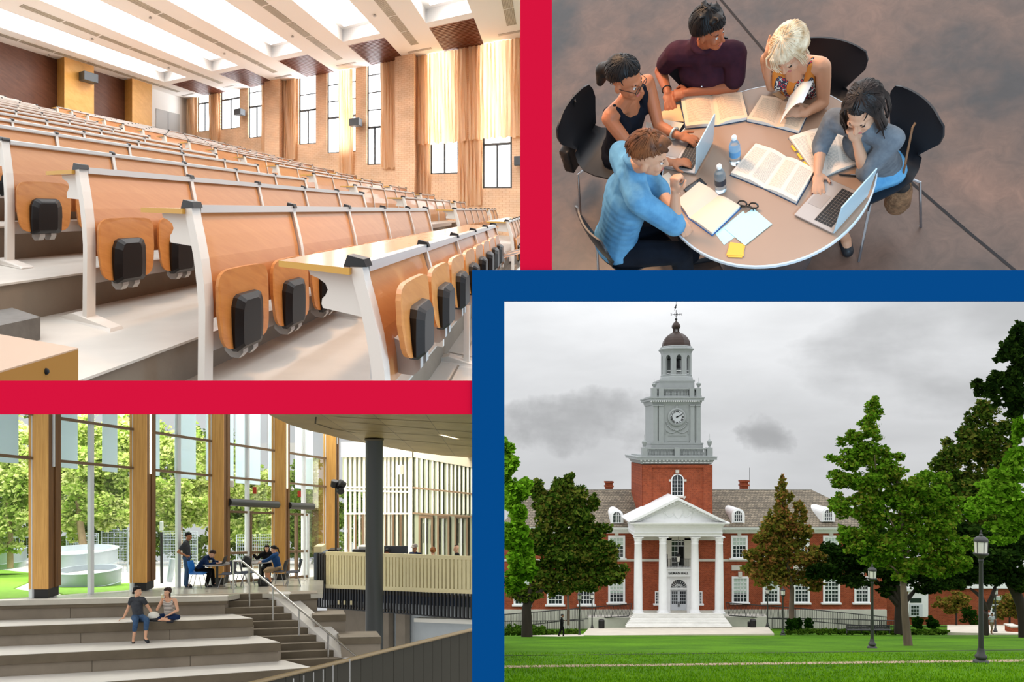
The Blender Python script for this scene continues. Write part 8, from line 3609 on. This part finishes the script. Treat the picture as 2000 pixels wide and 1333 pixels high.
trous = cloth_mat('dark_navy_trousers', (20, 26, 36), (14, 18, 26), 10)
jeansh = cloth_mat('light_blue_denim_shorts', (110, 170, 206), (80, 140, 186), 14)
shoeb = mat('black_shoe', (26, 30, 36), rough=0.5)


def pattern_mat():
    m = bpy.data.materials.new('patterned_orange_top')
    m.use_nodes = True
    nt = m.node_tree
    b = nt.nodes['Principled BSDF']
    b.inputs['Roughness'].default_value = 0.8
    tc = N(nt, 'ShaderNodeTexCoord')
    mp = N(nt, 'ShaderNodeMapping')
    mp.inputs['Rotation'].default_value = (0.5, 0.15, 0)
    w = N(nt, 'ShaderNodeTexWave', Scale=5.5, Distortion=1.5, Detail=2.0)
    w.bands_direction = 'Z'
    vr = N(nt, 'ShaderNodeTexVoronoi', Scale=60.0)
    L = nt.links.new
    L(tc.outputs['Object'], mp.inputs['Vector'])
    L(mp.outputs['Vector'], w.inputs['Vector'])
    L(tc.outputs['Object'], vr.inputs['Vector'])
    r1 = ramp(nt, [(0.0, lin((196, 120, 40))), (0.45, lin((206, 128, 44))), (0.5, lin((40, 44, 58))), (0.62, lin((200, 196, 186))), (0.72, lin((160, 70, 40))), (0.9, lin((196, 120, 40)))], 'CONSTANT')
    r2 = ramp(nt, [(0.0, lin((196, 50, 60))), (0.3, lin((40, 44, 58))), (0.6, lin((200, 196, 186)))], 'CONSTANT')
    mx = N(nt, 'ShaderNodeMix', data_type='RGBA')
    g = N(nt, 'ShaderNodeMath', operation='GREATER_THAN')
    g.inputs[1].default_value = 0.6
    L(w.outputs['Fac'], r1.inputs['Fac'])
    L(w.outputs['Fac'], g.inputs[0])
    L(vr.outputs['Distance'], r2.inputs['Fac'])
    L(g.outputs[0], mx.inputs['Factor'])
    L(r1.outputs['Color'], mx.inputs['A'])
    L(r2.outputs['Color'], mx.inputs['B'])
    L(mx.outputs['Result'], b.inputs['Base Color'])
    return m


patt = pattern_mat()


def hips(J, u, v, kn, an, sep=0.09):
    """Adds hip, knee, ankle and toe joints; kn, an: lists for L and R."""
    lat = (J['shR'] - J['shL']).normalized()
    for sd, q in (('L', -1), ('R', 1)):
        J['hip' + sd] = J['pelvis'] + lat * sep * q - V(0, 0, 0.02)
        J['kn' + sd] = V(*kn[sd])
        J['an' + sd] = V(*an[sd])
        d = (J['kn' + sd] - J['hip' + sd])
        d.z = 0
        J['to' + sd] = J['an' + sd] + d.normalized() * 0.13 - V(0, 0, 0.05)
    return J


# man in denim, nearest
J = {'head': Lp(1266, 302, 0.50), 'shR': Lp(1250, 395, 0.26), 'elR': Lp(1318, 440, 0.045), 'wrR': Lp(1319, 378, 0.20)}
J['shL'] = J['shR'] + V(-0.13, 0.36, 0.01)
J['neck'] = (J['shL'] + J['shR']) / 2 + V(0.04, 0.01, 0.08)
J['chest'] = (J['shL'] + J['shR']) / 2 + V(-0.04, -0.01, -0.14)
J['pelvis'] = J['chest'] + V(-0.12, -0.05, -0.34)
J['elL'] = Lp(1288, 372, 0.04)
J['wrL'] = Lp(1324, 425, 0.035)
hips(J, 0, 0, {'L': (J['pelvis'].x + 0.40, J['pelvis'].y + 0.16, -0.22), 'R': (J['pelvis'].x + 0.40, J['pelvis'].y - 0.12, -0.22)},
     {'L': (J['pelvis'].x + 0.42, J['pelvis'].y + 0.18, FLO + 0.09), 'R': (J['pelvis'].x + 0.40, J['pelvis'].y - 0.12, FLO + 0.09)})
f_ = V(0.93, -0.12, -0.30)
root, J, _ = person('man in pale blue denim shirt resting chin on his fist', S, J, f_, sk_a,
                    {'R': ((0.02, 0.35, 0.9), (-0.6, -0.8, 0.1), 1, 'fist'), 'L': ((0.35, -0.6, -0.1), (0, 0, 1), 1, 'relax')},
                    [dict(kind='top', name='denim_shirt', mat=denim, sleeve={'R': 1.15, 'L': 1.1}, collar=True, g=0.02), dict(kind='bottom', name='trousers', mat=trous), dict(kind='shoes', mat=shoeb)],
                    (J['pelvis'].x, J['pelvis'].y, FLO), hup=V(0.15, 0, 1))
face_parts(root, J['head'], f_, V(0.15, 0, 1), S, h_ginger, lip)
hair_cap(root, J['head'], f_, V(0.15, 0, 1), S, h_ginger, thick=0.018, front=0.55, side=0.30, back=0.10, puff=0.16, seed=3,
         extra=[((0.0, 0.05, 0.115), (-0.02, 0.09, 0.09), 0.03, 0.018), ((0.03, 0.04, 0.115), (0.03, 0.085, 0.085), 0.028, 0.016), ((-0.03, 0.0, 0.12), (-0.05, 0.06, 0.09), 0.028, 0.018)])
shell_chair('black shell chair under man in denim shirt', J['pelvis'].x + 0.09, J['pelvis'].y + 0.02, 32)

# typing woman, left
J = {'head': Lp(1222, 152, 0.49), 'shR': Lp(1188, 232, 0.23)}
J['shL'] = J['shR'] + V(0.22, 0.25, 0.01)
J['neck'] = (J['shL'] + J['shR']) / 2 + V(0.03, -0.03, 0.08)
J['chest'] = (J['shL'] + J['shR']) / 2 + V(-0.03, 0.03, -0.13)
J['pelvis'] = J['chest'] + V(-0.09, 0.07, -0.33)
J['elR'] = Lp(1238, 296, 0.06)
J['wrR'] = Lp(1310, 318, 0.055)
J['elL'] = Lp(1286, 246, 0.05)
J['wrL'] = Lp(1325, 265, 0.06)
hips(J, 0, 0, {'L': (J['pelvis'].x + 0.36, J['pelvis'].y - 0.08, -0.2), 'R': (J['pelvis'].x + 0.28, J['pelvis'].y - 0.28, -0.2)},
     {'L': (J['pelvis'].x + 0.36, J['pelvis'].y - 0.08, FLO + 0.09), 'R': (J['pelvis'].x + 0.28, J['pelvis'].y - 0.28, FLO + 0.09)}, 0.08)
f_ = V(0.80, -0.45, -0.22)
root, J, _ = person('woman in black tank top and glasses typing on laptop', S, J, f_, sk_b,
                    {'R': ((0.9, 0.05, -0.12), (0, 0, 1), 1, 'type'), 'L': ((0.8, -0.3, -0.1), (0, 0, 1), -1, 'type')},
                    [dict(kind='top', name='tank_top', mat=navy, cover=False, g=0.012), dict(kind='bottom', name='skirt', mat=navy), dict(kind='shoes', mat=shoeb)],
                    (J['pelvis'].x, J['pelvis'].y, FLO), k=0.90, wide=0.92)
face_parts(root, J['head'], f_, V(0, 0, 1), S, h_black, lip, glasses=E_key)
hair_cap(root, J['head'], f_, V(0, 0, 1), S, h_black, thick=0.016, front=0.64, side=0.12, back=-0.35, seed=5,
         extra=[((0, -0.10, -0.02), (0, -0.15, -0.03), 0.03, 0.045), ((0, -0.15, -0.03), (0.0, -0.17, -0.13), 0.05, 0.026), ((0, -0.09, 0.03), (0, -0.13, 0.0), 0.05, 0.04)])
mb = MB(S)
c = J['elL'].lerp(J['wrL'], 0.8)
ax = (J['wrL'] - J['elL']).normalized()
e1 = ax.orthogonal().normalized()
e2 = ax.cross(e1)
mb.tube([c + (e1 * math.cos(a) + e2 * math.sin(a)) * 0.034 for a in [j * math.pi / 8 for j in range(17)]], 0.007, 8, cap=False)
mb.build('bangle', mat('silver_bangle', (190, 200, 196), rough=0.3, metal=0.5), root, smooth=True)
fnc = shell_chair('black shell chair with black bag behind typing woman', J['pelvis'].x - 0.08, J['pelvis'].y + 0.0, -26)
bag = thing('handbag', 'black handbag hanging from chair of typing woman', 'bag', fnc(V(-0.33, 0.0, 0.30)))
mb = Flesh(fnc)
mb.ell(V(-0.33, 0.02, 0.40), (0.05, 0.13, 0.12), (V(1, 0, 0), V(0, 1, 0), V(0, 0, 1)))
mb.cbox((-0.33, 0.02, 0.36), (0.08, 0.24, 0.2))
remeshed(mb, 'bag_body', E_key, bag, 0.012, 2)
mb = MB(fnc)
mb.tube([(-0.34, 0.10, 0.48), (-0.31, 0.10, 0.7), (-0.255, 0.08, 0.81), (-0.235, 0.05, 0.80), (-0.30, 0.0, 0.62), (-0.345, -0.06, 0.47)], 0.012, 6, ry=0.35)
mb.build('strap', E_key, bag)
mb = MB(fnc)
mb.tube([V(-0.30, 0.06 + 0.014 * math.cos(a), 0.70 + 0.014 * math.sin(a)) for a in [j * math.pi / 6 for j in range(13)]], 0.003, 5, cap=False)
mb.build('buckle', E_chrome, bag)

# man in maroon, far
J = {'head': Lp(1385, 58, 0.45), 'shR': Lp(1320, 104, 0.24), 'shL': Lp(1436, 104, 0.24)}
J['neck'] = (J['shL'] + J['shR']) / 2 + V(0.0, -0.02, 0.09)
J['chest'] = (J['shL'] + J['shR']) / 2 + V(0.0, 0.02, -0.14)
J['pelvis'] = J['chest'] + V(0, 0.12, -0.34)
J['elR'] = Lp(1290, 138, 0.02)
J['wrR'] = Lp(1303, 178, 0.035)
J['elL'] = Lp(1434, 168, 0.045)
J['wrL'] = Lp(1345, 180, 0.05)
hips(J, 0, 0, {'L': (J['pelvis'].x + 0.12, J['pelvis'].y - 0.42, -0.2), 'R': (J['pelvis'].x - 0.12, J['pelvis'].y - 0.42, -0.2)},
     {'L': (J['pelvis'].x + 0.12, J['pelvis'].y - 0.40, FLO + 0.09), 'R': (J['pelvis'].x - 0.12, J['pelvis'].y - 0.40, FLO + 0.09)})
f_ = V(0.82, -0.52, -0.12)
root, J, _ = person('man in maroon shirt with dark hair leaning on the table', S, J, f_, sk_c,
                    {'R': ((0.12, -0.6, -0.12), (0, 0, 1), -1, 'flat'), 'L': ((-0.9, 0.0, -0.05), (0, -0.3, 1), 1, 'fist')},
                    [dict(kind='top', name='maroon_shirt', mat=maroon, sleeve={'R': 0.62, 'L': 0.78}, collar=True, g=0.018), dict(kind='bottom', name='trousers', mat=trous), dict(kind='shoes', mat=shoeb)],
                    (J['pelvis'].x, J['pelvis'].y, FLO), headk=0.88)
face_parts(root, J['head'], f_, V(0, 0, 1), S, h_black, lip, k=0.88)
hair_cap(root, J['head'], f_, V(0, 0, 1), S, h_black, k=0.88, thick=0.027, front=0.42, side=0.02, back=-0.45, puff=0.2, seed=8,
         extra=[((rng.uniform(-0.06, 0.06), rng.uniform(-0.08, 0.06), 0.115), (rng.uniform(-0.09, 0.09), rng.uniform(-0.1, 0.12), 0.15), 0.02, 0.006) for _ in range(26)])
lat, fq, up = torso(Flesh(), J)
for nm, t in (('button', 0.10), ('button', 0.32), ('button', 0.55), ('button', 0.75)):
    mb = Flesh(S)
    c = J['chest'].lerp(J['pelvis'], t - 0.2) + fq * 0.128
    mb.ball(c, 0.005, 8, 5)
    mb.build(nm, E_chrome, root)
mb = MB(S)
c = J['elR'].lerp(J['wrR'], 0.93)
ax = (J['wrR'] - J['elR']).normalized()
e1 = ax.orthogonal().normalized()
e2 = ax.cross(e1)
mb.tube([c + (e1 * math.cos(a) + e2 * math.sin(a)) * 0.029 for a in [j * math.pi / 8 for j in range(17)]], 0.003, 6, cap=False)
mb.build('cord_bracelet', E_key, root)
shell_chair('black shell chair mostly hidden behind man in maroon', J['pelvis'].x - 0.06, J['pelvis'].y - 0.06, -84)

# blonde woman
J = {'head': Lp(1543, 96, 0.43), 'shR': Lp(1514, 118, 0.23), 'shL': Lp(1592, 128, 0.23)}
ctr = (J['shR'] + J['shL']) / 2
dv = (J['shL'] - J['shR']).normalized()
J['shR'], J['shL'] = ctr - dv * 0.16, ctr + dv * 0.16
J['neck'] = ctr + V(-0.02, -0.02, 0.08)
J['chest'] = ctr + V(0.03, 0.03, -0.13)
J['pelvis'] = J['chest'] + V(0.06, 0.11, -0.33)
J['elR'] = Lp(1508, 168, 0.045)
J['wrR'] = Lp(1499, 106, 0.30)
J['elL'] = Lp(1608, 200, 0.045)
J['wrL'] = Lp(1572, 222, 0.06)
hips(J, 0, 0, {'L': (J['pelvis'].x, J['pelvis'].y - 0.40, -0.2), 'R': (J['pelvis'].x - 0.2, J['pelvis'].y - 0.36, -0.2)},
     {'L': (J['pelvis'].x, J['pelvis'].y - 0.40, FLO + 0.09), 'R': (J['pelvis'].x - 0.2, J['pelvis'].y - 0.36, FLO + 0.09)}, 0.08)
f_ = V(-0.38, -0.72, -0.58)
hu = V(-0.25, -0.3, 1)
root, J, _ = person('platinum blonde woman in patterned orange top reading with hand in hair', S, J, f_, sk_a,
                    {'R': ((0.30, 0.05, 0.9), (-0.9, -0.3, 0.2), -1, 'relax'), 'L': ((-0.9, 0.25, 0.1), (0.1, -0.4, 1), 1, 'relax')},
                    [dict(kind='top', name='patterned_top', mat=patt, cover=False, g=0.013), dict(kind='bottom', name='trousers', mat=trous), dict(kind='shoes', mat=shoeb)],
                    (J['pelvis'].x, J['pelvis'].y, FLO), k=0.90, wide=0.92, hup=hu)
face_parts(root, J['head'], f_, hu, S, h_blond, lip, closed=True)
hair_cap(root, J['head'], f_, hu, S, h_blond, thick=0.022, front=0.50, side=-0.25, back=-0.55, puff=0.10, seed=9)
pts = []
for i in range(70):
    a = rng.uniform(-2.2, 2.2)
    sx, fy = math.sin(a) * 0.085, math.cos(a) * -0.06
    if i % 3 == 0:
        sx, fy = rng.uniform(0.01, 0.075), rng.uniform(0.03, 0.09)
    pts.append([(sx * 0.2, fy * 0.2, 0.128), (sx * 0.9, fy * 0.9 + 0.01, 0.095), (sx * 1.15, fy * 1.1 + 0.012, 0.02), (sx * 1.1, fy * 1.05 + 0.02, rng.uniform(-0.09, -0.05))])
strands(root, J['head'], f_, hu, S, h_blond, pts, r=0.0075)
shell_chair('black shell chair seen beside blonde woman shoulder', J['pelvis'].x + 0.03, J['pelvis'].y - 0.05, -116)

# smiling woman, right
J = {'head': Lp(1686, 212, 0.45), 'shR': Lp(1640, 236, 0.22), 'shL': Lp(1733, 268, 0.22)}
ctr = (J['shR'] + J['shL']) / 2
dv = (J['shL'] - J['shR']).normalized()
J['shR'], J['shL'] = ctr - dv * 0.17, ctr + dv * 0.17
J['neck'] = ctr + V(-0.02, -0.01, 0.08)
J['chest'] = ctr + V(0.04, 0.02, -0.13)
J['pelvis'] = Lp(1716, 322, -0.22)
J['elR'] = Lp(1604, 282, 0.06)
J['wrR'] = Lp(1597, 338, 0.04)
J['elL'] = Lp(1690, 336, 0.045)
J['wrL'] = Lp(1673, 276, 0.21)
hips(J, 0, 0, {'L': (J['pelvis'].x - 0.30, J['pelvis'].y - 0.22, -0.2), 'R': (J['pelvis'].x - 0.38, J['pelvis'].y - 0.02, -0.2)},
     {'L': tuple(Lp(1652, 468, FLO + 0.09)), 'R': (J['pelvis'].x - 0.38, J['pelvis'].y - 0.02, FLO + 0.09)}, 0.08)
J['toL'] = Lp(1656, 492, FLO + 0.035)
f_ = V(-0.36, -0.78, -0.42)
hu = V(-0.12, -0.12, 1)
root, J, tips = person('smiling dark-haired woman in grey sweater with fist at mouth', S, J, f_, sk_a,
                       {'R': ((0.02, -0.9, -0.06), (0, 0, 1), -1, 'flat'), 'L': ((-0.3, 0.1, 0.9), (0.2, -0.9, 0.2), 1, 'fist')},
                       [dict(kind='top', name='grey_sweater', mat=greyk, sleeve={'R': 1.25, 'L': 1.08}, g=0.012), dict(kind='bottom', name='denim_shorts', mat=jeansh, leg=0.35, g=0.014), dict(kind='shoes', mat=shoeb)],
                       (J['pelvis'].x, J['pelvis'].y, FLO), k=0.90, wide=0.92, hup=hu)
face_parts(root, J['head'], f_, hu, S, h_brown, lip, closed=True)
hair_cap(root, J['head'], f_, hu, S, h_brown, thick=0.018, front=0.74, side=-0.3, back=-0.6, seed=12,
         extra=[((-0.075, 0.01, 0.02), (-0.085, 0.02, -0.12), 0.028, 0.03), ((0.078, 0.0, 0.02), (0.09, 0.01, -0.14), 0.03, 0.034), ((0.09, 0.01, -0.14), (0.08, 0.03, -0.22), 0.034, 0.02),
                ((-0.085, 0.01, -0.12), (-0.08, 0.0, -0.17), 0.03, 0.016), ((0, -0.09, -0.02), (0.02, -0.10, -0.18), 0.05, 0.045)])
pts = []
for i in range(80):
    sg = rng.choice((-1, 1, 1))
    y0 = rng.uniform(-0.08, 0.05)
    end = -0.16 if sg < 0 else -0.24
    pts.append([(0.012 * sg, y0 * 0.5 + 0.02, 0.125), (0.055 * sg, y0, 0.10), (0.092 * sg, y0, 0.02), (0.098 * sg + rng.gauss(0, 0.006), y0 + 0.01, -0.10), (0.085 * sg + rng.gauss(0, 0.012), y0 + 0.02 + rng.gauss(0, 0.01), end + rng.gauss(0, 0.02))])
strands(root, J['head'], f_, hu, S, h_brown, pts, r=0.008)
for sd, tp in tips:
    if sd == 'R':
        for p, d_ in tp:
            mb = Flesh(S)
            mb.ball(p + V(0, 0, 0.005), (0.0055, 0.0055, 0.004), 8, 5)
            mb.build('nail', mat('dark_nail', (70, 20, 26), rough=0.2) if 'dark_nail' not in MATS else MATS['dark_nail'], root)
fnc = shell_chair('black shell chair with hanging strap behind smiling woman', J['pelvis'].x - 0.01, J['pelvis'].y + 0.02, 212)
bg = thing('bucket_bag', 'brown fur bucket bag hanging behind smiling woman', 'bag', S(Lp(1755, 400, -0.5)))
c = Lp(1755, 385, -0.45)
mb = Flesh(S)
mb.lathe([(0.055, -0.10), (0.075, -0.05), (0.07, 0.05), (0.06, 0.09), (0.05, 0.09), (0.05, 0.0)], c, 20)
mb.build('bag_body', mat('brown_fur', (150, 112, 80), rough=0.95, var=0.6, vscale=30, bump=0.8, bscale=60), bg, smooth=True)
mb = MB(S)
mb.lathe([(0.051, 0.085), (0.051, 0.088)], c, 20)
mb.build('bag_opening', E_key, bg)
mb = MB(S)
mb.tube([c + V(0, 0, 0.09), Lp(1768, 320, -0.10), Lp(1782, 250, 0.06), Lp(1788, 240, 0.07)], 0.006, 6, ry=0.4)
mb.build('strap', mat('brown_leather', (120, 82, 50), rough=0.5), bg)


# ---- what hangs below the sill of this opening ends there
for o in list(bpy.data.objects):
    if o.name not in TR_BEFORE and o.parent is None and (o.name.startswith('shell_chair') or o.name.startswith('person') or o.name.startswith('round_table')):
        for q in subtree(o):
            if q.type == 'MESH':
                cut_below(q, 576)

# ---- labels of the setting
for nm, lab, cat in (('trim_1', 'upright red painted bar between hall and study room', 'frame'), ('trim_2', 'level red painted bar between hall and atrium', 'frame'),
                     ('trim_3', 'blue painted bar framing the campus hall opening', 'frame'), ('trim_4', 'thin dark turf edge line across the lawn', 'edge'), ('trim_5', 'navy slab edge behind the black guard bars', 'edge'),
                     ('floor', 'polished pale terrazzo floor of the atrium plaza', 'floor'), ('floor.001', 'glossy pale tiled floor before the front bench row', 'floor'), ('floor.002', 'stained brown concrete floor under the round table', 'floor'),
                     ('ceiling', 'curved wooden soffit over the atrium counter', 'ceiling'), ('wall_right', 'pale blue grey wall under the slatted guard', 'wall')):
    o = bpy.data.objects.get(nm)
    if o is not None and 'label' not in o:
        o['label'] = lab
        o['category'] = cat
